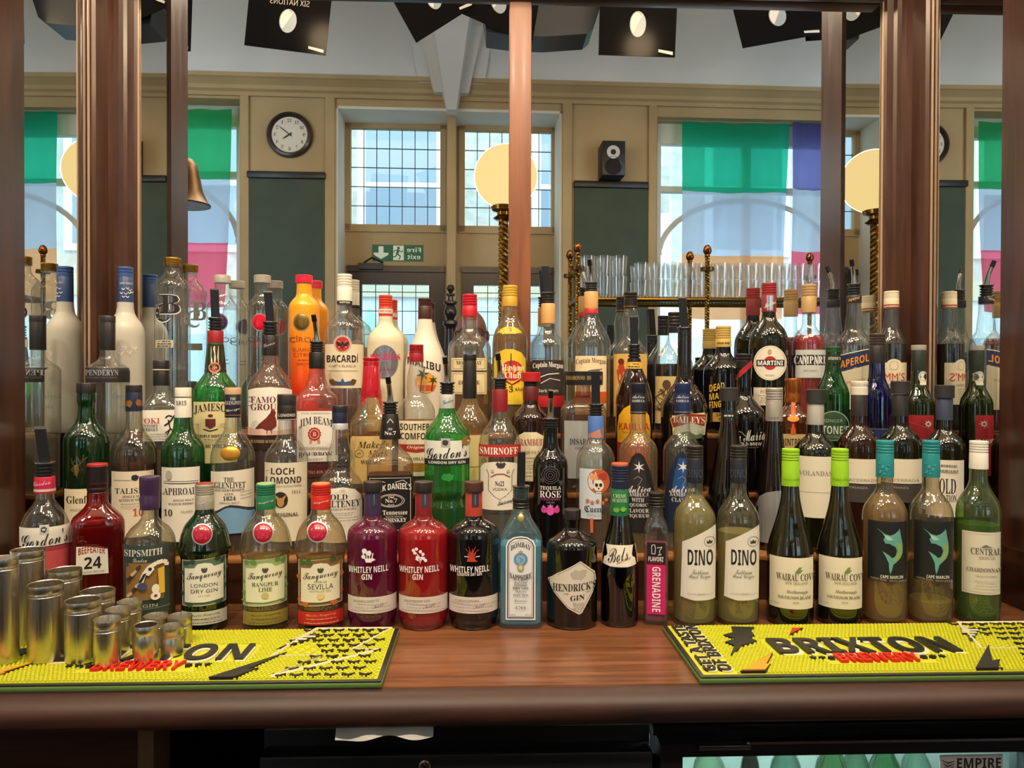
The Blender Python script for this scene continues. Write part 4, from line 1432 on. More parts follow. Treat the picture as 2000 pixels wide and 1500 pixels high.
bottle('rum_bottle', 'clear white rum bottle with cream cap and red round bat seal', 673, 'D', [(594, 14.2), (608, 15), (615, 19), (623, 28), (631, 36), (641, 41), (845, 41)], CLEAR,
       [K('#ddd6c6', 560, 594, 15), K('#ddd6c6', 536, 560, 15, 4, fr=0.05)], None,
       [('neck_band', [('b', INK, 587, 594), ('t', WH, 'b', 'WHITE RUM', 0, 590.5, 20, 3.5)]),
        ('label', [('p', '#d8cdb0', -39, 38, 672, 758), ('e', '#e6ddc8', -4, 672, 18, 17), ('r', '#8a2a24', -4, 672, 17, 16, 1), ('e', '#a82a22', -4, 672, 14.5, 14), ('g', INK, [(-17, 668), (-11, 668), (-7, 672), (-5, 667), (-3, 667), (-1, 672), (4, 668), (9, 668), (5, 676), (0, 676), (-4, 682), (-8, 676), (-13, 676)]),
                   ('t', INK, 'b', 'BACARDÍ', -4, 699, 62, 17), ('t', GRY, 'k', 'CARTA BLANCA', -4, 714.5, 52, 5), ('l', GRY, [(-34, 724), (26, 724)], 0.8), ('g', '#3d4f78', [(-30, 742), (-8, 746), (-4, 738), (0, 746), (24, 742), (18, 752), (-24, 752)]), ('e', GLD, -24, 745, 5, 5), ('e', GLD, 17, 745, 5, 5)])])
ARCH = dark_glass('#d9cdb0', 0.18)
bottle('schnapps_bottle', 'opaque cream schnapps bottle with red cap and silver oval label', 753, 'D', [(618, 13.8), (630, 14.6), (639, 19), (647, 27), (656, 34), (668, 37), (845, 37)], frosted('#e2d8bd', 0.2),
       [K('#c43a26', 600, 618, 14), K('#c43a26', 577, 601, 13.6, 4, fr=0.1)], None,
       [('neck_band', [('b', '#d9cfc4', 603, 612), ('t', '#a02a20', 'b', 'ARCHERS', 0, 607.5, 22, 4)]), ('label', [('e', M('#9a99a0', 0.3, 0.7), -2, 707, 27, 33), ('t', '#c21d55', 's', 'ARCHERS', -2, 697, 62, 12), ('t', '#8c3050', 'k', 'PEACH SCHNAPPS', -2, 722, 38, 4)])])
bottle('rum_bottle', 'white long-necked coconut rum bottle with brown cap and palm tree sunset', 830, 'D', [(624, 14), (640, 16.5), (660, 22), (680, 30), (700, 37), (720, 40), (740, 40.5), (845, 40.5)], frosted('#e9dccb', 0.2),
       [K('#3a1a12', 598, 624, 14), K('#3a1a12', 583, 599, 13.8, 4, fr=0.05)], None,
       [('label', [('t', INK, 'b', 'MALIBU', -2, 711, 66, 15, -16, 0), ('e', '#e7a03c', 2, 748, 22, 20), ('g', '#c6532c', [(-14, 752), (22, 752), (17, 764), (-10, 764)]), ('l', '#4a2a12', [(-9, 764), (-7, 745), (-4, 732)], 2.2), ('l', '#4a2a12', [(13, 764), (15, 745)], 2)] + [star('#27401e', -4, 731, 14, 6, 0.3, 0.3), star('#27401e', 16, 742, 10, 6, 0.3)])])
bottle('rum_bottle', 'clear rum bottle with bright red cap, in front of the face in the mirror', 917, 'D', [(618, 14), (642, 14.5), (650, 18), (658, 27), (666, 37), (676, 42), (690, 43), (845, 43)], CLEAR,
       [K('#b3122a', 598, 618, 14.8), K('#b3122a', 575, 599, 14.6, 4, fr=0.05)], None,
       [('label', [('p', '#d6c79e', -36, 34, 699, 723), ('p', '#d6c79e', -36, 34, 727, 770)] + frame('#6b5836', -33, 31, 702, 720, 0.8) + frame('#6b5836', -33, 31, 730, 767, 0.8) + [('t', '#3a2c1a', 's', 'MOUNT GAY', -1, 708.5, 50, 8), ('t', '#6b5836', 'k', 'BARBADOS RUM', -1, 716, 34, 3), ('t', '#5a472a', 's', 'ECLIPSE', -1, 747, 42, 8)])], liq=('#e2b26a', 765))
bottle('rum_bottle', 'golden rum bottle with yellow arched label and red disc beside the middle upright', 996, 'D', [(599, 14.3), (618, 16), (632, 22), (645, 29.5), (658, 33.5), (672, 34.5), (845, 34.5)], thin_glass('#f6ecc8', 0.5),
       [K('#b8922c', 580, 599, 14.8), K('#c29c34', 558, 581, 14.6, 4, fr=0.05)], None,
       [('collar', [('g', '#dba414', [(-25, 649), (-18, 642), (-8, 638), (6, 638), (16, 642), (24, 649), (10, 652), (-10, 652)]), ('t', '#5a3a08', 's', '3', 0, 644, 6, 8)]),
        ('label', [('g', '#d6b32a', [(-32, 790), (-32, 700), (-24, 688), (-10, 682), (6, 682), (22, 688), (31, 700), (31, 790)]), ('e', '#b01f22', 4, 724, 22, 20), ('g', '#7c1517', [(-14, 738), (4, 750), (24, 738), (18, 746), (4, 753), (-8, 746)]), ('t', '#f0e0c8', 's', 'Havana', 6, 718, 43, 12), ('t', '#f0e0c8', 's', 'Club', 6, 733, 32, 12),
                   ('t', INK, 's', '3', 2, 760, 8, 12), ('t', INK, 's', 'Años', 18, 760, 18, 7), ('l', INK, [(2, 690), (2, 706), (-1, 712), (3, 714)], 1.6)])], liq=('#e9bd4e', 653), dY=-0.003)


def morgan(px, lab, caps, prof, col, ink, name2, foot, pour, liq, y0):
    h = 33
    return bottle('rum_bottle', lab, px, 'D', prof, CLEAR, caps, pour,
                  [('label', [('p', col, -31, 31, y0, 845), ('t', ink, 's', 'Captain Morgan', 0, y0 + 13, 60, 13, 0, 3), ('t', ink, 'k', name2, 0, y0 + 60, 40, 6), ('l', ink, [(-22, y0 + 36), (0, y0 + 28), (22, y0 + 26)], 1.6), ('l', ink, [(-14, y0 + 46), (4, y0 + 36), (24, y0 + 40)], 1.2), ('p', foot, -31, 31, y0 + 70, y0 + 92)])], liq=liq)


morgan(1070, 'clear rum bottle with black label, tan cap and black pourer beside the middle upright', [K('#c3935a', 593, 632, 14, 0)], [(632, 13.6), (645, 15.5), (655, 21), (665, 29), (676, 33), (845, 33)], '#2a2322', WH, 'Dark Rum', '#b01a24', ('t', 517, 573, 593, 13.4, -6), ('#8a4a20', 800), 703)
morgan(1154, 'clear rum bottle with cream label, tan and red cap and slim metal pourer', [K('#c3935a', 570, 603, 14, 0), K('#b02c28', 603, 613, 14.1, nm='neck_band')], [(613, 13.6), (625, 17.5), (640, 25.5), (655, 34), (668, 38.5), (680, 39.5), (845, 39.5)], '#dcc9a0', '#5a2a18', 'Spiced Gold', '#c8571e', ('m', 508, 553, 570, 12.6, -4), ('#d9a04a', 790), 695)
bottle('rum_bottle', 'clear wavy-necked rum bottle with black cap and amber label of a dancing figure', 1231, 'D', [(602, 11.6), (612, 14.5), (626, 17.2), (640, 16.2), (652, 14.6), (662, 16.5), (672, 24), (681, 31.5), (690, 34.5), (845, 34.5)], CLEAR,
       [K('#1c1715', 571, 602, 13.3, 2, fr=0.6)], None,
       [('label', [('p', '#d9ae5c', -33, 33, 691, 815), ('g', '#b23c1e', [(-25, 740), (-27, 722), (-22, 712), (-23, 704), (-17, 701), (-12, 706), (-13, 714), (-9, 724), (-10, 740), (-14, 752), (-22, 752)]), ('e', '#6b2413', -18, 706, 6, 6), ('t', '#7c2a18', 'c', 'Sailor Jerry', 6, 735, 40, 12, 6), ('t', '#6b2a18', 's', 'SPICED RUM', 4, 765, 44, 7)]), ('cap_band', [('b', GLD, 597, 599)])], liq=('#dba04a', 700))
bottle('rum_bottle', 'dark rum bottle with black cap, round glass badge and octopus drawing on cream label', 1316, 'D', [(650, 12), (665, 13.5), (676, 19), (688, 27), (700, 34), (713, 38), (845, 38)], CLEAR,
       [K('#191516', 610, 650, 12.4, 4, fr=0.3)], None,
       [('badge', [('r', M('#cfd3d2', 0.1), -27, 683, 10, 11, 3), ('e', M('#b7babb', 0.2), -27, 683, 7, 8)]),
        ('label', [('p', '#d6bd84', -37, 38, 735, 828)] + [('l', '#5a4526', [(-20 + 8 * sin(a * 1.7), 760), (-24 + 14 * sin(a * 2.3), 772 + a), (-14 + 10 * cos(a * 3.1), 784 + 2 * a), (-26 + 13 * sin(a * 4), 794 + a), (-18 + 9 * cos(a * 2), 806)], 1.7) for a in range(7)] + [('e', '#5a4526', -14, 751, 8, 9)])], liq=('#1d0c06', 711))
bottle('rum_bottle', 'dark rum bottle with ribbed gold cap and slanting yellow hand lettering', 1412, 'D', [(678, 14.6), (690, 16), (700, 22.5), (710, 32), (720, 38.5), (732, 40), (845, 40)], D_BLK,
       [K('#b99a4c', 662, 678, 16, nm='cap_band'), K('#b99a4c', 637, 663, 15.6, 5, fr=0.02)], None,
       [('label', [('t', '#d2a83c', 'b', "DEAD", -12, 756, 30, 14, 6), ('t', '#d2a83c', 'b', "MAN'S", -8, 773, 38, 13, 6), ('t', '#d2a83c', 'b', 'FINGERS', -6, 789, 42, 13, 6), ('p', '#b08c44', -20, 24, 806, 824), ('t', INK, 'b', 'SPICED', 2, 811, 30, 6), ('t', INK, 'b', 'RUM', 2, 819, 20, 6)]), ('band_print', [('t', INK, 'b', 'SPICED RUM', 0, 670, 24, 4)])])
bottle('vermouth_bottle', 'dark vermouth bottle with red screw cap, striped neck and round white label', 1501, 'D', [(610, 13.6), (622, 15), (630, 20), (640, 29), (650, 35), (661, 39), (678, 40.5), (845, 40.5)], D_OLV,
       [K('#7c2026', 576, 610, 15, nm='neck_foil'), K('#8c2228', 553, 577, 15, 4, fr=0.1)], None,
       [('neck_print', [('p', '#8fa4c0', -4, 8, 577, 609), ('p', '#3a4672', -1, 0, 577, 609), ('p', '#d8cfc4', 3, 4, 577, 609), ('t', WH, 'c', 'Martini', 2, 593, 22, 9, 10)]),
        ('label', [('e', '#dcd4c4', 3, 709, 33, 34), ('r', '#b9ac90', 3, 709, 31, 32, 1), ('e', '#a81f22', 3, 709, 13, 13.5), ('p', INK, -24, 31, 702.5, 715), ('t', '#f1ece2', 'b', 'MARTINI', 3.5, 708.8, 49, 9), ('t', GRY, 'k', 'ROSSO', 3, 733, 18, 3.5), ('e', '#b09a6a', 2, 687, 4, 5), ('p', '#d8cfbc', -29, 28, 757, 792), ('t', '#8a2a24', 'k', 'ROSSO', -2, 765, 26, 6)] + lines(GRY, -22, 20, 773, 786, 4, 1.2, 5))])
bottle('aperitif_bottle', 'red aperitif bottle with beige cap and pale label crossed by a dark band', 1579, 'D', [(611, 13.2), (635, 13.8), (644, 19), (652, 27), (661, 32), (671, 34), (845, 34)], CLEAR,
       [K('#ab8b5c', 580, 611, 15.8, nm='neck_foil'), K('#ab8b5c', 556, 581, 15.5, 4, fr=0.05)], None,
       [('label', [('p', '#b9bdb9', -26, 33, 683, 738), ('p', '#161a2c', -34, 34, 693, 713), ('t', '#ece6dc', 's', 'CAMPARI', 2, 703, 62, 15), ('t', GRY, 'k', 'MILANO', 4, 724, 26, 4)])], liq=(M('#8c0f1c', 0.1, 0, 0.5), 655))
bottle('aperitif_bottle', 'clear aperitif bottle with metal pourer and slanting blue and yellow label', 1667, 'D', [(592, 14.4), (612, 15.4), (635, 18.4), (645, 19.2), (652, 24), (661, 32), (672, 37), (845, 37)], CLEAR,
       [K('#191b2a', 577, 592, 15.4, nm='neck_label')], ('m', 508, 556, 577, 13.2, -6),
       [('neck_print', [('t', '#d59a28', 'i', 'Aperol', 0, 584, 22, 7, 5)]), ('label', [('g', '#1e2a52', [(-34, 697), (32, 683), (32, 710), (-34, 727)]), ('g', '#cfc6a8', [(-34, 729), (32, 712), (32, 800), (-34, 800)]), ('l', '#d9d2c0', [(-34, 695), (32, 681)], 1.6), ('t', '#d98c1e', 'b', 'APEROL', 2, 705, 56, 15, 15), ('t', '#c35a28', 'k', 'APERITIVO', 2, 745, 40, 5, 8)])], liq=('#e06a2a', 775))
bottle('fruit_cup_bottle', 'dark fruit cup bottle with cream cap, red stripes and arched cream label', 1740, 'D', [(602, 13.2), (622, 15), (640, 17), (650, 21.5), (660, 27.5), (671, 31.5), (845, 31.5)], CLEAR,
       [K('#d3c7aa', 583, 602, 15.8, nm='neck_foil'), K('#d8ccb0', 569, 584, 15.5, 1, fr=0.7)], None,
       [('neck_print', [('b', '#a33a2c', 594, 596), ('b', '#a33a2c', 598.5, 600)]), ('label', [('p', '#d8ceb0', -31, 31, 708, 790), ('e', '#d8ceb0', 6, 712, 15, 11), ('r', '#a79f8a', 6, 714, 9, 9, 1.2), ('t', '#b83326', 'n', "PIMM'S", 0, 736, 54, 16), ('t', GRY, 'k', 'THE ORIGINAL', 0, 752, 36, 4)] + lines(GRY, -22, 22, 760, 780, 5, 1.2, 8))], liq=(M('#140b0a', 0.1), 672))

# ---- second step from the top
bottle('whisky_bottle', 'tall clear whisky bottle with black neck and black band near the shoulder', 210, 'C', [(684, 15), (697, 15.6), (703, 20), (711, 33), (717, 42), (723, 45.6), (965, 45.6)], CLEAR,
       [K('#1b1819', 628, 684, 16.6, nm='neck_foil'), K('#231f20', 617, 630, 17)], None,
       [('label', [('p', '#231e20', -44, 46, 718, 747), ('t', M('#b7bac2', 0.3, 0.4), 's', 'PENDERYN', -11, 728, 66, 11), ('t', GRY, 'k', 'SINGLE MALT WELSH WHISKY', -11, 737.5, 62, 3.6)])], liq=('#eee6d4', 850))
bottle('whisky_bottle', 'clear squarish whisky bottle with black neck seal and brush-drawn black sign', 315, 'C', [(753, 15.2), (765, 16.5), (775, 22), (784, 31), (794, 37), (802, 38.5), (965, 38.5)], CLEAR,
       [K('#191616', 724, 753, 16.8, nm='neck_foil'), K('#1e1a1a', 704, 724, 17)], None,
       [('label', [('p', WH, -37, 37, 801, 862), ('t', '#b0453a', 's', 'TOKI', -24, 822, 42, 11), ('t', '#55504c', 's', 'SUNTORY', -26, 832, 40, 6), ('t', '#55504c', 's', 'WHISKY', -22, 839, 32, 6)] + [('l', INK, [(8, 817), (14, 812), (22, 814)], 3), ('l', INK, [(6, 832), (16, 826), (27, 812)], 3.4), ('l', INK, [(14, 820), (18, 838), (12, 850)], 2.6), ('l', INK, [(8, 846), (20, 838), (26, 848)], 2.4)] + lines(GRY, -30, 28, 848, 858, 3, 1.2, 3)), ('neck_cord', [('b', '#cfc5b0', 721, 723)])], liq=('#e9d2a4', 880), sq=5, dep=0.9)
bottle('whiskey_bottle', 'green whiskey bottle with red foil, tall black pourer and cream label', 421, 'C', [(646, 15.6), (670, 16), (700, 18.5), (728, 22), (740, 30), (751, 39.5), (763, 44.5), (777, 46), (965, 46)], G_GRN,
       [K('#8c1a22', 646, 670, 16.2, nm='neck_foil')], ('t', 563, 622, 646, 14.6, -2),
       [('neck_label', [('g', '#241c14', [(-17, 672), (17, 672), (22, 727), (-22, 727)]), ('g', CRM, [(-9, 676), (6, 676), (6, 712), (-9, 712)]), ('l', GOLD, [(-20, 720), (20, 720)], 1.2), ('e', '#a43a2a', -2, 718, 11.5, 11), ('r', '#d9c6a0', -2, 718, 10.5, 10, 1), ('t', '#d9c6a0', 's', 'JJS', -2, 718, 10, 5)]),
        ('label', [('p', '#cfc48e', -44, 44, 785, 905), ('l', INK, [(-43, 782), (43, 782)], 1), ('t', INK, 's', 'JAMESON', -5, 802, 76, 17, 0, 6), ('g', '#5c2222', [(-20, 818), (0, 818), (0, 832), (-10, 838), (-20, 832)]), ('l', INK, [(-24, 838), (-10, 842), (4, 838)], 2), ('e', '#5c2222', -10, 812, 5, 3), ('t', INK, 'b', 'TRIPLE DISTILLED', -4, 851.5, 62, 5), ('t', INK, 's', 'IRISH WHISKEY', 0, 871, 66, 7)] + lines(GRY, -34, 34, 858, 863, 2, 1.5) + [('t', GRY, 's', '1780', -36, 829, 11, 4), ('t', GRY, 's', '1780', 14, 829, 11, 4)])], liq=('#2c5a22', 812))
GROUSE = thin_glass('#f7d9cc', 0.5)
bottle('whisky_bottle', 'whisky bottle with white label picturing a reddish brown game bird', 528, 'C', [(695, 16), (712, 18), (725, 26), (737, 36), (749, 43), (760, 45.5), (965, 45.5)], GROUSE,
       [K('#1e1a1b', 655, 695, 16.2, nm='neck_label')], ('t', 568, 630, 655, 15, -5),
       [('neck_print', [('t', '#a9a4a0', 'c', 'Grouse', -2, 672, 22, 7, 8)]), ('label', [('g', WH, [(-44, 850), (-44, 762), (-30, 758), (0, 756), (30, 758), (44, 762), (44, 850)]), ('t', '#5f1f24', 's', 'FAMOUS', -3, 781, 72, 13), ('t', '#5f1f24', 's', 'GROUSE', -3, 795, 72, 13), ('l', '#5f1f24', [(-43, 776), (-38, 776)], 1), ('l', '#5f1f24', [(-43, 784), (-38, 784)], 1), ('l', '#5f1f24', [(-43, 792), (-38, 792)], 1),
                   ('g', '#e0b8a8', [(-44, 834), (-30, 838), (10, 842), (44, 838), (44, 850), (-44, 850)]), ('g', '#6a231a', [(-30, 838), (-22, 828), (-8, 816), (0, 806), (2, 800), (8, 801), (11, 806), (9, 812), (12, 822), (12, 832), (2, 840), (-8, 841), (-16, 836)]), ('g', '#a32a1c', [(2, 801), (6, 798), (9, 802), (4, 804)]), ('l', '#3a1a12', [(-6, 840), (-7, 847)], 1.3), ('l', '#3a1a12', [(2, 840), (2, 847)], 1.3), ('p', '#2a1612', -44, 44, 852, 878), ('t', '#c9a878', 's', 'BLENDED SCOTCH WHISKY', 0, 862, 76, 6)])], liq=('#b4603c', 838))
BEAM = thin_glass('#f9c9bd', 0.5)
bottle('whiskey_bottle', 'bourbon bottle with bent metal pourer, pink neck and red rosette on white label', 619, 'C', [(720, 15.2), (735, 17), (748, 21), (757, 24), (764, 30), (770, 37), (777, 41), (788, 42.5), (965, 42.5)], BEAM,
       [K('#161316', 688, 720, 16, nm='neck_label')], ('m', 615, 668, 688, 14.6, -7),
       [('label', [('p', '#a3281e', -40, 43, 799, 802), ('p', '#ded8ce', -40, 43, 803, 890), ('t', INK, 's', 'JIM BEAM', -2, 829, 66, 17, 0, 7), ('t', GRY, 'k', 'THE ORIGINAL', -2, 807.5, 60, 3)] + [star('#a9241f', -5, 848, 14, 14, 0.85), ('e', '#a9241f', -5, 848, 11.5, 11.5), ('r', '#e0c7b8', -5, 848, 9.5, 9.5, 1.1), ('t', '#e6d8cc', 's', 'B', -5, 848, 7, 8), ('g', '#c98a4a', [(-14, 858), (-9, 860), (-12, 868), (-15, 865)]), ('g', '#c98a4a', [(0, 860), (5, 857), (7, 864), (3, 867)]),
                   ('t', '#3a302c', 'k', 'KENTUCKY STRAIGHT', -3, 876, 62, 6), ('t', '#2e2624', 's', 'BOURBON', -3, 889, 68, 12), ('p', '#ded8ce', -40, 43, 890, 902), ('t', '#3a302c', 'k', 'WHISKEY', -3, 898, 30, 5), ('p', '#4a1412', -40, 43, 910, 932), ('t', '#c9a08a', 'k', '70cl 40% VOL', 6, 922, 50, 6)])], liq=('#c06a4a', 806), sq=5, dep=0.9)
WAX = M('#a80f20', 0.18, 0, 0.6, 0.6)
bottle('whiskey_bottle', 'squarish whiskey bottle with dripping red wax neck and cream label', 725, 'C', [(775, 18.5), (785, 22), (797, 27), (808, 33), (818, 40), (830, 44), (965, 44.5)], thin_glass('#f2e3bb', 0.5),
       [K(WAX, 714, 776, 20.5, nm='wax_neck', hwt=16.6), K(WAX, 698, 714, 16.6, 1, fr=0.5)], None,
       [('wax_drips', [('g', WAX, [(-20, 762), (20, 762), (21, 786), (24, 822), (21, 826), (19, 800), (14, 780), (8, 774), (-4, 774), (-10, 778), (-13, 790), (-17, 796), (-20, 785)])]),
        ('label', [('g', '#cdae6c', [(-42, 945), (-42, 858), (-38, 852), (38, 852), (42, 858), (42, 945)]), ('t', '#3a2a18', 'S', "Maker's", 4, 869, 62, 14), ('t', '#3a2a18', 'S', 'Mark', 14, 886, 42, 13), ('r', '#4a3a22', -24, 886, 9, 8, 1), ('t', '#4a3a22', 's', 'SIV', -24, 886, 9, 5), ('t', '#3a2a18', 's', 'WHISKY', 0, 903, 42, 8)])], liq=('#d9a45a', 845), sq=4, dep=0.9)
bottle('liqueur_bottle', 'clear bulb-necked whiskey liqueur bottle with dark red cap and black capitals', 813, 'C', [(707, 13.5), (720, 15), (735, 18), (752, 19.6), (765, 18.5), (772, 19), (780, 26), (792, 34), (806, 38), (965, 38)], CLEAR,
       [K('#8c1622', 690, 707, 14.6), K('#8c1622', 673, 690, 14.4, 3, fr=0.2)], None,
       [('label', [('p', '#dfd2b4', -36, 36, 822, 930), ('t', INK, 'b', 'SOUTHERN', 2, 834, 68, 13), ('t', INK, 'b', 'COMFORT', 2, 852, 66, 13), ('g', '#a52f28', [(-36, 868), (36, 868), (36, 880), (0, 884), (-36, 880)]), ('t', '#efe0cc', 'S', 'Original', 2, 874, 40, 8), ('t', '#7c3a2c', 's', 'NEW ORLEANS', 2, 896, 54, 6), ('e', '#a0702e', 2, 912, 26, 8)])], liq=('#e7c48c', 820))
bottle('whisky_bottle', 'bottle with a long plain black neck between the green gin and the red-necked vodka', 917, 'C', [(778, 14), (790, 17), (803, 25), (816, 34), (828, 39), (965, 40)], thin_glass('#f1d9a6', 0.5),
       [K('#19171a', 704, 778, 14.6, nm='neck_foil', hwt=13.2), K('#121013', 692, 704, 13.6)], None,
       [('label', [('p', '#d9c48a', -38, 38, 850, 940), ('t', '#7a5a2a', 's', 'IS', 28, 900, 12, 10), ('l', '#7a5a2a', [(-36, 912), (36, 912)], 1)])], liq=('#d9a048', 860))
bottle('liqueur_bottle', 'dark amber liqueur bottle with wide bright red cap and arched white label', 1036, 'C', [(782, 15), (791, 17), (800, 24), (809, 33), (820, 38), (965, 38)], D_BRN,
       [K('#55171c', 755, 782, 15.4, nm='neck_label'), K('#17141a', 743, 756, 14, nm='neck_band'), K('#a81f24', 727, 745, 19.6)], None,
       [('label', [('g', '#d8cbaa', [(-32, 940), (-32, 866), (-26, 852), (-12, 844), (12, 844), (26, 852), (32, 866), (32, 940)]), ('t', '#8a1f24', 's', 'DRAMBUIE', 0, 864, 60, 13), ('t', '#8a6a30', 's', 'LIQUEUR', 0, 884, 40, 6)] + lines(GRY, -24, 24, 894, 930, 6, 1.5, 4))])
bottle('liqueur_bottle', 'square almond liqueur bottle with a big flat black lettered cap', 1139, 'C', [(752, 14), (772, 15), (780, 24), (787, 36), (794, 43), (803, 45.5), (965, 45.5)], thin_glass('#f0dcc4', 0.5),
       [K('#191717', 725, 752, 39, 0)], None,
       [('cap_print', [('t', M('#a58c5c', 0.4), 's', 'DISARONNO', -16, 738, 38, 8), ('t', M('#a58c5c', 0.4), 's', 'DISARONNO', 22, 738, 30, 8)]), ('label', [('p', M('#b9bab6', 0.35, 0.4), -38, 38, 822, 935), ('t', INK, 's', 'DISARONNO', 6, 863, 66, 12), ('t', INK, 'k', 'ORIGINALE', 4, 876, 40, 5)])], liq=('#b0714a', 812), sq=6, dep=0.95)
bottle('liqueur_bottle', 'dark brown coffee liqueur bottle with black pourer and yellow arched label', 1238, 'C', [(700, 13), (722, 17), (735, 23), (755, 30.5), (772, 35), (790, 37), (965, 37)], D_BRN,
       [K('#1c1210', 700, 722, 17, nm='neck_label', hwt=13)], ('t', 616, 674, 700, 12.4, -1),
       [('neck_print', [('b', '#c9a23c', 707, 720)] + lines(INK, -14, 14, 711, 716, 2, 1.8)), ('label', [('g', '#d6a01c', [(-33, 940), (-33, 835), (-30, 812), (-20, 798), (-8, 791), (8, 791), (20, 798), (30, 812), (33, 835), (33, 940)]), ('t', '#b02a1c', 'b', 'KAHLÚA', 0, 832, 60, 17), ('t', '#6a2a10', 'k', 'THE ORIGINAL', 0, 845, 44, 4), ('p', '#a8321e', -33, 33, 865, 940)])])
bottle('cream_liqueur_bottle', 'long-necked black cream liqueur bottle with red banner over a painted oval', 1336, 'C', [(645, 13.2), (700, 14), (735, 16), (750, 22), (763, 32), (777, 40.5), (792, 45.5), (806, 47), (965, 47)], dark_glass('#151013'),
       [], ('t', 579, 641, 664, 13.6, -5),
       [('crest', [('l', GLD, [(20, 752), (26, 756), (22, 761), (27, 766), (20, 770)], 2.4)]), ('label', [('g', '#d8cfa8', [(-24, 812), (-22, 850), (42, 850), (46, 812), (40, 806), (-18, 812)]), ('g', '#8c281c', [(-27, 818), (4, 807), (45, 810), (41, 832), (6, 829), (-22, 836)]), ('l', '#c7a860', [(-27, 818), (4, 807), (45, 810), (41, 832), (6, 829), (-22, 836), (-27, 818)], 1.4), ('t', '#e8dcc0', 's', 'BAILEYS', 10, 820, 62, 13, -2), ('e', '#b3b9a8', 14, 842, 25, 15), ('g', '#586a3a', [(-10, 846), (8, 842), (24, 850), (39, 844), (34, 856), (10, 858)])])])
bottle('liqueur_bottle', 'black round-shouldered liqueur bottle with red ribbon neck and white script', 1452, 'C', [(718, 16.4), (745, 15.4), (768, 15.6), (778, 20), (788, 29), (802, 41), (818, 47), (965, 47)], D_BLK,
       [K('#1d1718', 691, 718, 16.8, 2, fr=0.5)], None,
       [('neck_ribbon', [('g', '#a81f2c', [(-16, 732), (-8, 724), (6, 712), (16, 702), (16, 716), (6, 724), (-4, 734), (-14, 742)])]), ('label', [('t', '#dcd8d2', 'c', 'Tia Maria', 8, 851, 72, 22, 6), ('t', '#cfcac4', 'b', 'COLD BREW', 12, 867, 48, 6), ('l', '#cfcac4', [(-14, 842), (-4, 844), (4, 852)], 1), ('t', '#8c8884', 'k', 'COFFEE LIQUEUR', 12, 874, 36, 3)])])
bottle('liqueur_bottle', 'amber orange liqueur bottle with shiny copper cap and orange ribbon', 1548, 'C', [(785, 14), (793, 17), (803, 27), (813, 36), (825, 38), (965, 38)], thin_glass('#c9682c', 0.4),
       [K(M('#b5652e', 0.25, 0.8), 739, 786, 17, 1, fr=0.3)], None,
       [('neck_ribbon', [('g', '#d0551e', [(-3, 786), (5, 786), (6, 812), (6, 850), (-4, 850), (-4, 812)]), ('e', '#dd8a2c', 1, 818, 12, 6)]), ('label', [('p', '#cbb27c', -36, 36, 848, 930), ('t', '#4a2a14', 'b', 'COINTREAU', 0, 864, 60, 14), ('l', '#b0501e', [(-34, 880), (34, 880)], 3)])], liq=('#a04818', 815), sq=5, dep=0.95)
bottle('ginger_wine_bottle', 'bright green ginger wine bottle with dark lettered neck band', 1626, 'C', [(677, 14.6), (710, 15.2), (730, 18.5), (745, 25), (757, 31), (770, 34), (965, 34)], thin_glass('#2fa84f', 0.4),
       [K('#1b4a26', 677, 688, 15.2, 1, fr=0.4)], None,
       [('neck_label', [('b', '#1a2c1e', 692, 708), ('t', '#d9d4c4', 's', "STONE'S", 3, 700, 24, 6)]), ('label', [('e', '#2c4a34', 2, 832, 32, 30), ('r', '#9db39a', 2, 832, 31, 29, 1.4), ('t', '#c8d2c0', 'b', "STONE'S", 2, 840, 60, 16), ('t', '#9db39a', 'k', 'GINGER', 2, 822, 36, 6), ('t', '#9db39a', 'k', 'ORIGINAL', 2, 853, 36, 5)])], liq=('#1f5a2a', 790))
bottle('sherry_bottle', 'slim cobalt blue bottle with dark brown cap and foil', 1712, 'C', [(676, 15.6), (710, 16), (735, 17.3), (748, 21), (760, 27), (772, 30), (965, 30)], G_COB,
       [K('#231d20', 676, 710, 16.2, nm='neck_foil'), K('#3a302c', 652, 676, 16.2, 4, fr=0.05)], None, [('label', [('p', '#20306a', -26, 26, 840, 930), ('l', SIL, [(-26, 838), (26, 838)], 1.5)])], liq=('#181c70', 790))
bottle('port_bottle', 'olive green port bottle with grey cap, oval white neck seal and red label', 1793, 'C', [(724, 15), (748, 16), (758, 19.5), (768, 25), (779, 31), (790, 33.5), (965, 33.5)], thin_glass('#7f9a34', 0.4),
       [K('#232a22', 683, 724, 15.4, nm='neck_foil'), K('#8f8b82', 674, 684, 15.6)], None,
       [('neck_seal', [('e', '#d9d4c4', 9, 736, 9, 11), ('r', GRY, 9, 736, 7, 8.5, 0.9), ('p', '#d9d4c4', 3, 15, 744, 752)]), ('label', [('p', '#8f1a22', -31, 31, 811, 930), star('#dcd2c6', 20, 828, 8, 8, 0.45), ('e', '#8f1a22', 20, 828, 2.5, 2.5), ('t', '#d8cfc0', 'b', 'YOUNG', 8, 862, 46, 8), ('l', '#b0555a', [(-30, 820), (30, 840)], 0.8)])], liq=(M('#120a0c', 0.1), 786))
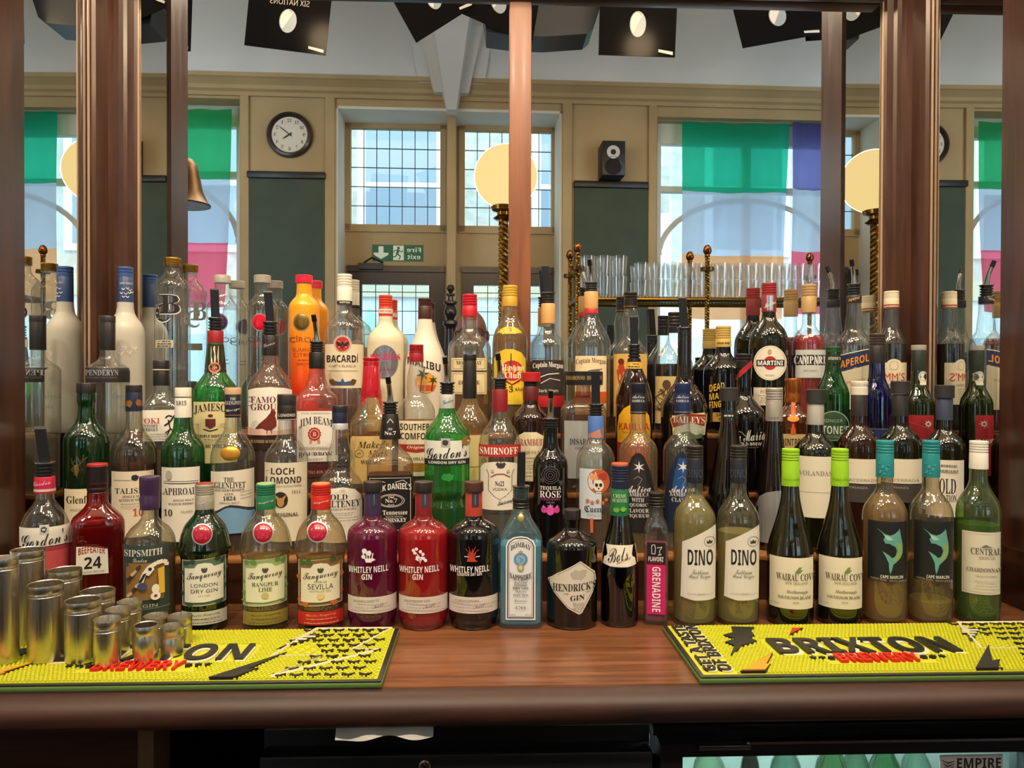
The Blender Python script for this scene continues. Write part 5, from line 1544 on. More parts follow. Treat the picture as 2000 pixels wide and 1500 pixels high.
# ---- third step from the top
bottle('whisky_bottle', 'green whisky bottle with black cap and gold stag head', 169, 'B', [(766, 18), (784, 19.5), (790, 17), (815, 19), (828, 25), (841, 38), (853, 45.5), (866, 47), (1085, 46)], thin_glass('#3fa05c', 0.4),
       [K('#1e1b1c', 748, 767, 20.4)], None,
       [('emblem', [('l', GLD, [(-24, 928), (-20, 912), (-28, 906), (-30, 894)], 1.8), ('l', GLD, [(-20, 912), (-8, 902), (-6, 888)], 1.8), ('l', GLD, [(-27, 905), (-22, 898)], 1.5), ('l', GLD, [(-12, 905), (-18, 892)], 1.5), ('l', GLD, [(-8, 900), (2, 893)], 1.5), ('g', GLD, [(-24, 908), (-16, 908), (-14, 918), (-19, 932), (-24, 924), (-32, 918)])]), ('label', [('p', CRM, -44, 44, 955, 1060), ('t', '#33291e', 's', 'Glenfiddich', 2, 976, 84, 15), ('t', GRY, 's', 'SINGLE MALT SCOTCH WHISKY', 0, 996, 64, 5), ('t', '#7c5a28', 's', '12', 0, 1020, 20, 14)])], liq=('#0c3a1c', 922))
bottle('whisky_bottle', 'clear whisky bottle with navy neck foil and amber whisky behind a cream label', 262, 'B', [(803, 16.2), (825, 17), (838, 20), (852, 31), (867, 42), (884, 47), (1085, 47)], thin_glass('#efefe2', 0.45),
       [K(NAVY, 766, 803, 17.4, nm='neck_foil'), K('#17171b', 752, 767, 17)], None,
       [('label', [('p', '#d8ccb4', -45, 40, 921, 1050), ('t', '#3b3330', 's', 'TALISKER', 2, 959, 80, 11), ('t', '#4a3f3a', 's', 'SINGLE MALT', 0, 970, 46, 5), ('t', '#4a3f3a', 's', 'SCOTCH WHISKY', 0, 977, 60, 5), ('t', '#b2502a', 's', '10', 8, 1001, 22, 15), ('l', GRY, [(-40, 938), (-6, 938)], 0.8), blob('#2b2a30', 2, 933, 7, 6)] + lines(GRY, -38, 34, 984, 990, 2, 1.2)), ('foil_print', [blob('#8a5a2c', -9, 788, 6, 7), blob('#8a5a2c', 9, 786, 6, 7, seed=5)])], liq=('#b4602c', 906))
bottle('whisky_bottle', 'green whisky bottle with white cap, white foil and tall white label', 358, 'B', [(815, 18.5), (830, 20), (845, 24), (857, 35), (870, 42.5), (885, 45), (1085, 45)], thin_glass('#4fb865', 0.4),
       [K('#dcd6cc', 775, 815, 17.6, nm='neck_foil', hwt=17), K('#d9d2c6', 757, 775, 17)], None,
       [('foil_print', [('b', INK, 775, 776.5), ('t', '#4a4540', 's', '1815', -4, 787, 20, 9)]), ('label', [('p', '#dad5c8', -43, 33, 913, 1058), ('t', '#262324', 's', 'LAPHROAIG.', -6, 960, 82, 14), ('l', INK, [(-38, 940), (30, 941)], 1), ('l', INK, [(-38, 944), (30, 945)], 1.4), ('t', '#55504b', 's', 'SINGLE MALT', 0, 977, 40, 4), ('t', '#55504b', 's', 'SCOTCH WHISKY', -4, 984, 50, 4), ('t', '#3a3634', 's', '10', -30, 1001, 17, 13), ('t', '#55504b', 'k', 'YEARS', 6, 1000, 24, 4), ('e', '#a9a498', -28, 928, 6, 9)])], liq=('#12301a', 905))
bottle('whisky_bottle', 'whisky bottle with gold oval seal and a wavy light blue lower label', 455, 'B', [(815, 16), (838, 18), (848, 22.5), (860, 33), (874, 41.5), (890, 45), (1085, 45)], CLEAR,
       [K('#191a26', 770, 815, 16.8, nm='neck_label'), K('#bd9a76', 757, 770, 16.8)], None,
       [('neck_print', [('t', '#cfcbd4', 's', 'THE', 0, 779, 11, 5), ('t', '#cfcbd4', 's', 'GLENLIVET', 0, 787, 30, 7), ('t', '#cfcbd4', 'c', 'George', 0, 801, 26, 7, 5), ('l', GOLD, [(-16, 811), (16, 811)], 1)]), ('seal', [('d', M('#b8842c', 0.35, 0.6), -5, 886, 20, 14, 0.0016), ('r', '#8a5e1c', -5, 886, 17, 11.5, 1)]),
        ('label', [('g', '#d9d2c0', [(-44, 922), (43, 917), (43, 996), (30, 993), (10, 988), (-6, 986), (-20, 992), (-36, 1000), (-44, 1000)]), ('t', '#2c2a2c', 's', 'THE', -8, 937, 20, 9), ('t', '#2c2a2c', 's', 'GLENLIVET', -6, 948, 62, 12), ('t', '#4a4748', 's', "FOUNDER'S RESERVE", -6, 957.5, 58, 5), ('t', '#6a6768', 's', 'ESTD', -8, 965, 17, 4.5), ('t', '#2c2a2c', 's', '1824', -7, 973, 25, 8), ('t', '#6a6768', 's', 'SINGLE MALT', -7, 982, 38, 4), ('l', '#8c8684', [(14, 962), (38, 960)], .8), ('l', '#8c8684', [(14, 968), (38, 966)], .8), ('l', '#8c8684', [(14, 974), (38, 972)], .8),
                   ('g', '#6f98bd', [(-44, 1006), (-30, 1002), (-14, 992), (-4, 991), (14, 994), (32, 1000), (43, 1000), (43, 1042), (-44, 1042)]), ('l', '#2a3550', [(-44, 1003), (-30, 998), (-14, 989), (-4, 988), (14, 991), (32, 997), (43, 998)], 2)])], liq=('#c98a54', 1000))
bottle('whisky_bottle', 'whisky bottle with black lettered neck and a dark stag medallion on cream label', 560, 'B', [(820, 17), (845, 18), (857, 22), (870, 33), (884, 42), (899, 45), (1085, 45)], CLEAR,
       [K('#1b1718', 790, 820, 19.4, nm='neck_foil', hwt=19), K('#231e20', 770, 791, 19)], None,
       [('neck_print', [('t', '#cfc9bc', 'b', 'LOMOND', 0, 811, 32, 6), ('b', '#c9c2b0', 819, 820)]), ('label', [('p', '#d6cdb6', -44, 41, 904, 1058), ('t', '#302a2a', 'b', 'LOCH', -8, 920.5, 46, 13), ('t', '#302a2a', 'b', 'LOMOND', -6, 938, 70, 13), ('t', '#8c8578', 's', 'SINGLE MALT SCOTCH WHISKY', -4, 949.5, 70, 4), ('e', '#2c2420', -12, 976, 14.5, 15.5), ('e', '#b0884a', -12, 981, 7, 9), ('g', '#b0884a', [(-24, 966), (-17, 970), (-12, 976), (-7, 970), (0, 966), (-6, 978), (-18, 978)]), ('t', '#8c8578', 's', '1814', 18, 961, 18, 6), ('t', '#4a4240', 'b', 'ORIGINAL', -2, 1005, 50, 7), ('l', '#a59c88', [(-42, 920), (-34, 919)], 1)])], liq=('#c98a3c', 1010))
bottle('whisky_bottle', 'bulb-necked whisky bottle with navy cap and silver band', 664, 'B', [(838, 15.2), (856, 16.6), (872, 20), (886, 26), (897, 27), (905, 22.5), (912, 22), (919, 26), (928, 35), (938, 43), (952, 47.5), (1085, 47.5)], CLEAR,
       [K('#c9c9cf', 826, 838, 16.4, nm='neck_band', metal=0.4), K('#1b2138', 804, 826, 16.2, nm='neck_foil'), K('#171a2a', 792, 805, 16.4)], None,
       [('label', [('g', '#d9d3c6', [(-46, 1060), (-46, 985), (-38, 964), (-22, 955), (6, 952), (30, 957), (42, 970), (45, 985), (45, 1060)]), ('t', '#201e20', 's', 'OLD', -2, 971, 34, 11), ('t', '#201e20', 's', 'PULTENEY', 2, 984.5, 78, 13), ('t', '#6a6560', 's', 'SCOTCH WHISKY', 6, 995, 54, 4.5)] + lines(GRY, -36, 36, 1002, 1016, 4, 1.2, 12)), ('emboss', [('t', M('#c7bfa8', 0.2), 'c', 'Old Pulteney', 2, 938, 44, 8)])], liq=('#d8a862', 1022))
bottle('whiskey_bottle', 'square whiskey bottle with bent metal pourer and ornate black label', 762, 'B', [(857, 16.4), (870, 18.5), (879, 26), (888, 37), (896, 44), (905, 46), (1085, 46)], thin_glass('#f3e8d4', 0.45),
       [K('#151213', 808, 857, 22, nm='neck_label', hwt=16)], ('m', 735, 786, 808, 15, -5),
       [('neck_print', [('t', WH, 's', 'OLD', 0, 838, 8, 4), ('t', WH, 's', 'No.7', 0, 846, 22, 7), ('l', WH, [(-6, 826), (0, 818), (6, 826)], 1)]), ('label', [('p', '#141213', -45, 45, 929, 1040)] + frame('#cfc9be', -41, 41, 934, 1036, 1) + [('t', '#e4dfd6', 'b', "JACK DANIEL'S", 4, 958, 78, 15, 8, 6), ('r', '#cfc9be', 2, 978, 27, 13, 1.2), ('r', '#cfc9be', 2, 978, 23, 11, 0.8), ('t', '#e4dfd6', 's', 'Old', 2, 971, 12, 4.5), ('t', '#e4dfd6', 's', 'No.7', 2, 978, 24, 8), ('t', '#cfc9be', 's', 'BRAND', 2, 986, 13, 3), ('t', '#e4dfd6', 's', 'Tennessee', 10, 1001, 50, 9), ('t', '#cfc9be', 'k', 'SOUR MASH', 8, 1009, 34, 3), ('t', '#e4dfd6', 's', 'WHISKEY', 10, 1016, 46, 8), ('l', '#cfc9be', [(10, 942), (26, 938), (34, 944), (28, 950)], 1.2), ('l', '#cfc9be', [(-34, 944), (-24, 938), (-10, 942)], 1.2)])], liq=('#c98d4a', 925), sq=6, dep=0.95)
bottle('gin_bottle', 'bright green gin bottle with metal pourer, silver foil and white script label', 873, 'B', [(797, 16), (808, 18.5), (818, 24), (830, 34), (842, 42), (855, 45.5), (960, 45.5), (972, 41), (985, 44), (1085, 43)], thin_glass('#6be078', 0.4),
       [K('#b9bdb9', 770, 797, 15.6, nm='neck_foil', metal=0.2)], ('m', 697, 748, 770, 14.6, -5),
       [('foil_print', [('t', '#5a6064', 'c', 'Gordon', 2, 783, 20, 8, 6)]), ('label', [('p', '#d9dcd2', -45, 45, 861, 897), ('p', '#1b1e20', -45, 45, 897.5, 909), ('p', '#a9aaa6', -12, 6, 856, 873), blob('#33363a', -3, 864.5, 6, 6), ('t', '#1d1c20', 'c', "Gordon's", 0, 883, 80, 25, 6), ('t', '#d9dcd2', 'b', 'LONDON DRY GIN', 0, 903.3, 72, 5.5), ('e', '#8a6a2a', 38, 862, 9, 9)]), ('emboss', [blob(M('#2c8a40', 0.2), 2, 932, 12, 8)])], liq=('#103a1c', 966))
bottle('vodka_bottle', 'clear vodka bottle with bent metal pourer, dark red foil and red lettered band', 976, 'B', [(804, 15.6), (818, 19), (830, 26), (843, 35), (856, 40.5), (870, 42.5), (1085, 42.5)], CLEAR,
       [K('#7a1820', 760, 804, 15.6, nm='neck_foil')], ('m', 690, 740, 761, 14, -5),
       [('label', [('p', '#a82620', -42, 42, 869, 893), ('t', '#efe9dd', 's', 'SMIRNOFF', -2, 881, 76, 14), ('g', '#d8d0c0', [(-38, 996), (-38, 914), (-30, 905), (-12, 902), (12, 902), (32, 905), (40, 914), (40, 996)]), ('l', '#7a6e5e', [(-26, 917), (-22, 926), (-22, 958), (-10, 970), (0, 976), (10, 970), (24, 958), (24, 926), (28, 917)], 1.6), ('l', '#8a4a40', [(-18, 932), (-6, 926), (8, 926), (20, 932)], 2.6)] + crest('#3a3636', 2, 908, 20, 14) + [('t', '#2a2728', 's', 'No21', 0, 944, 18, 10), ('t', '#2a2728', 'k', 'VODKA', 0, 955, 28, 5), ('t', '#2a2728', 'c', 'Smirnoff', 14, 980, 36, 12, 10), ('l', '#2a2728', [(-4, 986), (32, 978)], 0.8), ('e', '#b0a894', -14, 920, 3, 3), ('e', '#b0a894', 16, 920, 3, 3)])], liq=('#e9e3d6', 1000))
bottle('liqueur_bottle', 'glossy black cream liqueur bottle with pink strawberries under white lettering', 1075, 'B', [(835, 15), (850, 14.4), (872, 16), (880, 20), (889, 28), (898, 33.5), (912, 35.5), (950, 35), (1085, 29)], D_BLK,
       [], ('m', 762, 818, 838, 14.8, 0),
       [('emblem', [('l', '#4a474c', [(4 * cos(a) * q, 928 + 4 * sin(a) * q) for a in [2 * pi * i / 10 for i in range(11)]], 1.6) for q in (1, 2.1, 3.2, 4.3)] + [('g', '#3f3c40', [(-22, 936), (-10, 932), (-14, 944)]), ('g', '#3f3c40', [(14, 938), (26, 940), (20, 950)])]), ('label', [('t', '#d5d0d0', 's', 'TEQUILA', 0, 954, 42, 9), ('t', '#d5d0d0', 's', 'ROSE', 0, 965.5, 42, 13), ('t', '#8a3a6a', 's', 'STRAWBERRY', 0, 975, 40, 5), ('t', '#8a8688', 'k', 'CREAM', 0, 981, 16, 3), ('e', '#d04aa0', 0, 997, 8, 9), ('e', '#c03a90', -12, 996, 6, 6), ('e', '#c03a90', 12, 996, 6, 6), star('#d06ab0', 0, 989, 6, 5, .4), star('#d06ab0', -13, 990, 4, 5, .4), star('#d06ab0', 13, 990, 4, 5, .4)])])
bottle('tequila_bottle', 'clear tequila bottle with black pourer, blue foil and flowered skull picture', 1163, 'B', [(857, 15.6), (862, 18), (870, 26), (880, 33.5), (895, 38), (915, 39), (1085, 37)], CLEAR,
       [K('#4a6ab0', 812, 857, 15.8, nm='neck_foil')], ('t', 722, 790, 812, 14.2, -1),
       [('foil_print', [('g', '#b9806a', [(-14, 856), (-14, 848), (-4, 844), (8, 838), (15, 834), (15, 856)])]), ('label', [('p', M('#c3cdd6', 0.4), -32, 12, 916, 1014), ('e', '#b5552c', 6, 940, 22, 24), ('e', '#d8955a', -4, 932, 7, 6), ('e', '#a03a24', 14, 930, 8, 7), ('e', '#ddd5c6', 6, 948, 10, 11), ('p', '#ddd5c6', 1, 11, 956, 963), ('e', '#2a2426', 2, 947, 3, 3.5), ('e', '#2a2426', 10, 947, 3, 3.5), ('g', '#2a2426', [(6, 951), (8, 955), (4, 955)]), ('l', '#2a2426', [(0, 959), (12, 959)], 1), ('t', '#28324a', 'f', 'Cuervo', 0, 994, 42, 13)] + [star('#b96a48', x, y, 5, 5, .5) for x, y in ((-15, 978), (-6, 981), (4, 978), (14, 982), (20, 976))] + [('t', '#5a6a86', 'k', 'ESPECIAL', 0, 1006, 30, 5), ('g', '#c0603a', [(-10, 1012), (-4, 1012), (-4, 1040), (-9, 1040)])])], liq=('#e6c07c', 985))


def sambuca(px, lab, glass, cap, cola, colb, txt, liq):
    return bottle('sambuca_bottle', lab, px, 'B', [(807, 15), (838, 15.6), (848, 19), (857, 27), (867, 35), (880, 39), (1085, 37)], glass, [K(cap, 748, 808, 16, 1, nm='cap', fr=0.62)], None,
                  [('cap_print', [('t', '#cfd2da', 'c', 'Antica', 0, 775, 24, 6), ('t', '#cfd2da', 's', 'SAMBUCA', 0, 783, 24, 5), ('b', SIL, 804, 806)]),
                   ('label', [('g', cola, [(-36, 1040), (-37, 1000), (-33, 960), (-24, 920), (-12, 892), (-4, 885), (4, 885), (12, 892), (24, 920), (33, 960), (37, 1000), (36, 1040)]), ('g', colb, [(-20, 960), (-14, 920), (-6, 895), (6, 895), (14, 920), (20, 960), (0, 975)]), star('#d5d6da', 2, 912, 12, 6, .3), ('l', GRY, [(-8, 936), (0, 930), (8, 936), (0, 950)], 1.4), ('t', '#dcdad8', 'c', 'Antica', 0, 955, 50, 14, 4)] + [('t', '#cfccca', 's', s, 0, 966 + 10.5 * i, w, 8) for i, (s, w) in enumerate(txt)])], liq=liq)


sambuca(1246, 'clear liqueur bottle with black pointed label and yellowish neck', thin_glass('#f1eac0', 0.45), '#171a26', '#1a1718', '#2b2526', (('SAMBUCA', 44), ('WITH', 24), ('LIQUORICE', 50), ('FLAVOUR', 42), ('LIQUEUR', 44)), ('#ece2ae', 1010))
sambuca(1332, 'clear liqueur bottle with navy cap and blue pointed label', CLEAR, '#1c2850', '#16243c', '#1c4a86', (('SAMBUCA', 46), ('CLASSIC', 40)), ('#e9edf0', 1010))
bottle('wine_bottle', 'dark green wine bottle with grey rubber stopper, black foil and no front label', 1423, 'B', [(782, 15.2), (815, 16), (840, 19.5), (880, 26), (925, 34), (965, 41), (1000, 44), (1085, 44)], thin_glass('#1f4a30', 0.35),
       [K(M('#17201d', 0.4), 782, 818, 16.2, nm='neck_foil', hwt=15), K(RUBBER, 757, 783, 19, 1, nm='stopper', fr=0.9)], None, [('foil_print', [*lines('#b5b8b4', -14, 14, 812, 812, 1, 3.5)])], liq=(M('#0a120c', 0.08), 915))
bottle('wine_bottle', 'dark red wine bottle with silver cap and rounded silver label', 1511, 'B', [(822, 16), (845, 18), (885, 23), (925, 29), (965, 35), (1000, 37), (1085, 37)], D_WINE,
       [K(M('#a9a49c', 0.3, 0.5), 782, 822, 17.4, nm='neck_foil', hwt=17), K(M('#b3aea6', 0.3, 0.5), 758, 783, 17.2, 4, fr=0.05)], None, [('label', [('g', M('#a5a6a8', 0.3, 0.6), [(-36, 1062), (-36, 990), (-28, 972), (-14, 963), (4, 959), (22, 958), (22, 1062)])]), ('foil_print', [*lines('#7c746c', -14, 14, 816, 816, 1, 3.5)])])
bottle('wine_bottle', 'olive wine bottle with dark rubber stopper, silver cap and pale label with faint grey capitals', 1592, 'B', [(829, 16), (845, 17), (853, 22), (864, 35), (874, 43), (886, 46), (1085, 46)], thin_glass('#7a8434', 0.35),
       [K(M('#b0aca6', 0.35, 0.3), 786, 829, 17.3, nm='neck_foil', hwt=17), K(RUBBER, 760, 787, 20, 1, nm='stopper', fr=0.9)], None,
       [('label', [('p', '#d9d3c0', -43, 43, 892, 1012), ('t', '#8a8474', 's', 'VOLANDAS', 0, 925, 66, 10), ('l', '#b9b3a2', [(-42, 962), (42, 962)], 0.8)])], liq=(M('#0d0b08', 0.08), 880))


def rioja(px, lab, capcol, foil, glass, hw=46):
    return bottle('wine_bottle', lab, px, 'B', [(812, 16.4), (828, 17), (836, 21.5), (847, 33), (858, 41.5), (871, 45), (1085, 45)], glass, [K(foil, 770, 812, 17.4, nm='neck_foil', hwt=17)] + [capcol], None,
                  [('label', [('p', '#d6cfbc', -44, 44, 897, 945), ('p', '#3c3836', -44, 44, 946, 982), ('t', '#8a8276', 'k', 'VIÑACERRADA', 0, 938, 78, 7), ('t', '#b5aea4', 'k', 'CRIANZA', 0, 953, 36, 4)])])


rioja(1677, 'dark wine bottle with white stopper, dark foil and split white and grey label', K('#d8d0c2', 744, 771, 17.6, 1, nm='stopper', fr=0.55), '#2c2829', D_BRN)
rioja(1757, 'dark wine bottle with dark rubber stopper and split white and grey label', K(RUBBER, 744, 769, 20, 1, nm='stopper', fr=0.9), '#2b2829', D_OLV)
bottle('wine_bottle', 'dark wine bottle with slate blue foil and tall black capitals on white label', 1843, 'B', [(820, 16.6), (838, 18), (845, 23), (855, 34), (865, 41.5), (876, 44), (1085, 44)], D_OLV,
       [K('#3c4258', 777, 820, 17.6, nm='neck_foil'), K(RUBBER, 752, 777, 20.6, 1, nm='stopper', fr=0.9)], None,
       [('label', [('p', '#dcd6c8', -36, 40, 899, 1010), ('t', '#231f20', 's', 'OLD', 8, 950, 33, 30), ('t', '#231f20', 's', 'STATION', 8, 974, 36, 14)] + lines(GRY, -16, 32, 910, 920, 2, 4, 7) + [])])

# ---- front row, on the counter
bottle('gin_bottle', 'clear gin bottle with pink foil, black pourer and white script label over a pink band', 88, 'A', [(962, 18), (975, 19.5), (986, 27), (1000, 39), (1015, 47.5), (1030, 51.5), (1228, 51.5)], CLEAR,
       [K('#b01f44', 930, 962, 21.8, nm='neck_foil')], ('t', 833, 904, 930, 20, -9),
       [('foil_print', [('b', '#d8c0b8', 956, 961), ('t', '#e8b8c0', 'c', 'Gordon', -6, 944, 34, 9, 4)]), ('label', [('p', '#dcd9d0', -51, 51, 1031, 1068), ('p', '#b9b9b4', -11, 8, 1026, 1044), blob('#3a3c40', -2, 1035, 6, 6), ('t', '#1d1c20', 'c', "Gordon's", 0, 1053, 92, 27, 6), ('p', '#a03240', -51, 51, 1070, 1076), ('p', '#b5484e', -51, 51, 1077, 1115)])], liq=('#e58a84', 1120))
bottle('gin_bottle', 'square deep red gin bottle with black and red cap and a white number label', 191, 'A', [(962, 21.5), (982, 22.5), (990, 28), (1000, 39), (1009, 49), (1017, 54), (1030, 55), (1228, 54)], G_RED,
       [K('#2a1216', 940, 963, 22, 2, nm='neck_band', fr=0.1), K('#1c1416', 909, 941, 22.3, 1, fr=0.9), K('#a11a20', 905, 910, 21.8, nm='cap_top')], None,
       [('label', [('g', '#dcd8cc', [(-44, 1122), (-43, 1067), (-14, 1068), (20, 1075), (22, 1124)]), ('g', '#1a1517', [(-13, 1066), (22, 1072), (22, 1076), (-13, 1069)]), ('t', '#9c2a26', 'b', 'BEEFEATER', -12, 1078, 54, 13, -2, 4), ('t', '#1a1718', 'b', '24', -10, 1100, 35, 23), ('t', '#7c7468', 'k', 'LONDON DRY GIN', -12, 1118, 50, 4)])], liq=('#a8141c', 1030, 0.4), sq=5, dep=0.85, dY=0.03)
bottle('gin_bottle', 'round gin bottle with purple wax cap and a dark green label picturing a swan', 293, 'A', [(993, 17), (1010, 18), (1018, 24), (1029, 38), (1041, 47), (1054, 52), (1068, 53.5), (1228, 53)], thin_glass('#f0ecd8', 0.45),
       [K(M('#3a2348', 0.3, 0, 0.5, 0.3), 930, 994, 20, 1, nm='cap', fr=0.35, hwt=21.5)], None,
       [('label', [('p', '#2c3a38', -53, 38, 1066, 1200), ('t', '#d3d0c2', 's', 'SIPSMITH', -13, 1080, 76, 13, 2), ('t', '#c9c4b0', 'c', 'London', -20, 1094, 28, 8), ('p', '#8a683a', -47, 28, 1100, 1172)] + [blob('#c9b48a' if i % 2 else '#4a3a2a', -44 + (i * 17) % 26, 1104 + (i * 11) % 64, 3, 3.4, 8, .3, i) for i in range(22)] + [('l', '#e2ded2', [(-16, 1136), (-12, 1122), (-2, 1108), (12, 1100), (24, 1098), (31, 1102), (30, 1108)], 8), ('g', '#e2ded2', [(-12, 1120), (-6, 1106), (4, 1102), (8, 1112), (-2, 1124)]), ('g', '#25211f', [(-12, 1120), (-6, 1118), (-14, 1134), (-22, 1138)]), ('e', '#2a2624', 0, 1111, 3.4, 3.4), ('g', '#d2a93c', [(14, 1112), (26, 1108), (27, 1160), (10, 1162), (16, 1140)]), ('e', '#3c4a78', -14, 1144, 9, 7), ('e', '#e2ded2', 10, 1150, 7, 9), ('e', '#e2ded2', 10, 1164, 9, 8), ('e', '#6a3a2a', 10, 1164, 3, 3), ('t', '#b9b4a4', 'k', 'GIN', 0, 1182, 26, 6), ('l', '#7d8680', [(-50, 1190), (36, 1186)], 1)])], liq=('#d6b488', 1085), dY=-0.02)


def tanq(px, lab, glass, cap, captop, wax, paper, border, line2, liq, foot, stuff):
    return bottle('gin_bottle', lab, px, 'A', [(993, 18.5), (1004, 22.5), (1014, 32), (1025, 41), (1040, 47.5), (1055, 51), (1068, 54), (1074, 53.5), (1082, 49.5), (1092, 48), (1160, 47.5), (1236, 45.5)], glass,
                  [K(cap, 966, 993, 20, nm='neck_foil'), K(cap, 945, 967, 20, 4, fr=0.05), K(captop, 943, 945.5, 18.5, nm='cap_top')], None,
                  [('wax_seal', [('e', SIL, wax[0], wax[1], 21, 21), ('d', M('#9c1230', 0.2, 0, 0.6, 0.5), wax[0], wax[1], 18.5, 18.5, 0.0022), ('r', '#7a0c22', wax[0], wax[1], 13, 13, 1.2), ('l', '#7a0c22', [(wax[0] - 7, wax[1] + 4), (wax[0] - 2, wax[1] - 3), (wax[0] + 6, wax[1] + 1)], 1.6)]), ('cap_print', [('t', '#d8cfc0', 'c', 'Tanqueray', 0, 981, 30, 6, 6)]),
                   ('label', [('g', border, [(-45, 1185), (-45, 1145), (-41, 1138), (-45, 1131), (-45, 1094), (43, 1089), (43, 1128), (39, 1135), (43, 1142), (43, 1182)]), ('l', '#d8d4c4', [(-44, 1184), (-44, 1095), (42, 1090), (42, 1181), (-44, 1184)], 1.2)] + stuff + [('g', paper, [(-38, 1176), (-38, 1110), (-20, 1109), (-14, 1101), (0, 1099), (12, 1101), (18, 1107), (36, 1105), (36, 1173), (0, 1176)])] + crest('#4a4846', -1, 1113, 13, 12) + [('t', '#23211f', 'c', 'Tanqueray', -1, 1125, 66, 18, 7)] + line2 + [('p', foot[0], -43, 42, 1194, 1220), ('t', foot[1], 'c', 'Charles Tanqueray', 0, 1201, 56, 6, 2)] + lines(foot[1], -34, 34, 1208, 1215, 2, 1.5, 9))], liq=liq)


tanq(400, 'dark green gin bottle with silver cap and red wax seal', thin_glass('#2f8f4c', 0.4), M('#b5b0a2', 0.3, 0.5), '#8c2a24', (-5, 1044), '#dfdccf', '#5f7a66', [('t', '#35332f', 'k', 'LONDON', -1, 1143, 50, 7), ('t', '#35332f', 'k', 'DRY GIN', -1, 1154, 50, 7), ('t', GRY, 'k', 'EST 1830', -1, 1163, 22, 3)], ('#0a2c14', 1075), ('#b9b9a8', '#4a4a40'), [blob('#35503e', x, y, 6, 5, 9, .4, int(x * y)) for x, y in ((-38, 1100), (-24, 1097), (24, 1094), (36, 1098), (-40, 1160), (38, 1150), (-40, 1120), (39, 1115), (-30, 1180), (28, 1178))])
tanq(519, 'clear gin bottle with green cap, red wax seal and pale green label', thin_glass('#eeead0', 0.45), '#1f6b4a', '#8fb07c', (-5, 1041), '#dcdcc0', '#9fb47c', [('t', '#4a5a34', 's', 'RANGPUR', -1, 1141, 50, 8), ('t', '#4a5a34', 's', 'LIME', -1, 1151, 26, 8), ('e', '#b9b070', -1, 1163, 7, 6)], ('#e2d8a4', 1088), ('#8a7c36', '#4f4a20'), [blob('#6f9450', x, y, 6, 5, 9, .4, int(x + y)) for x, y in ((-38, 1100), (-24, 1097), (24, 1094), (36, 1098), (-40, 1160), (38, 1150), (-40, 1175), (36, 1172))])
tanq(627, 'clear gin bottle with bright red cap, red wax seal and red lower label', thin_glass('#f0e6cc', 0.45), '#b8241c', '#d07838', (-7, 1039), '#dfd9c2', '#8a6a42', [('t', '#3d3a2e', 'k', 'FLOR DE', -1, 1136, 24, 4), ('t', '#3d3a2e', 'k', 'SEVILLA', -1, 1145, 48, 10), ('t', GRY, 'k', 'DISTILLED GIN', -1, 1154, 40, 3.5), ('e', '#d9c37c', -1, 1164, 7, 6)], ('#c98f3c', 1088), ('#b3271c', '#e0a070'), [blob(c, x, y, 7, 6, 9, .4, int(x + y)) for c, x, y in (('#4f6a3a', -38, 1100), ('#4f6a3a', -24, 1097), ('#4f6a3a', 24, 1094), ('#c0703a', 36, 1104), ('#c0703a', -40, 1172), ('#c0602c', 38, 1160), ('#a8552c', -40, 1130), ('#c0703a', 39, 1125), ('#c0602c', -30, 1180), ('#c0602c', 26, 1178))])


def whit(px, lab, glass, cap, foil, foil2, emblem, line2, band, liq, hw=50.5):
    return bottle('gin_bottle', lab, px, 'A', [(1006, 17.5), (1013, 20), (1019, 31), (1026, 42), (1034, 48.5), (1046, 50.5), (1196, 50), (1208, 46), (1222, 45), (1240, 43)], glass,
                  [K(foil, 958, 1007, 17.2, nm='neck_label', hwt=16.6), K(cap, 940, 959, 19.3)], None,
                  [('cap_disc', []), ('neck_tag', [('p', foil2, -4, 10, 962, 990)] + [('l', SIL, [(3, 966), (3, 986)], 1.5)]), ('print', emblem + [('t', '#e2dde2', 'b', 'WHITLEY NEILL', -8, 1112, 77, 12, 3)] + line2),
                   ('label', [('p', '#cfc6c0', -49, 49, 1166, 1198), ('t', '#7c6a66', 'k', band, -12, 1174, 50, 5, 2)] + lines('#8f8684', -44, 44, 1180, 1192, 3, 1.2, px) + [('t', '#5a4a54', 'c', 'Neill', 10, 1182, 20, 7, 4)])], liq=liq)


wn2 = [('t', '#e2dde2', 'b', 'GIN', -11, 1126, 20, 11)]
fl = '#e6e2ea'
rhub = [('e', fl, -16, 1076, 5, 5), ('e', fl, -7, 1080, 5, 5), ('e', fl, -18, 1087, 4, 4)] + [('l', fl, [(-8 + d_, 1098), (-10 + d_ * 2.2, 1080)], 2) for d_ in (-4, -1, 2, 5)] + [('g', fl, [(-14, 1090), (0, 1090), (-2, 1098), (-12, 1098)]), ('g', fl, [(-2, 1088), (6, 1093), (-1, 1096)])]
rasp = [('e', fl, x, y, 3.2, 3.2) for x, y in ((-20, 1075), (-14, 1072), (-17, 1080), (-6, 1077), (-1, 1082), (-12, 1088), (0, 1090), (4, 1094))] + [('l', fl, [(-6, 1100), (-8, 1086), (-16, 1078)], 1.4), ('l', fl, [(-7, 1092), (0, 1082)], 1.4), ('g', fl, [(-16, 1092), (-10, 1086), (-9, 1096)]), ('g', fl, [(-8, 1088), (-2, 1086), (-4, 1096)])]
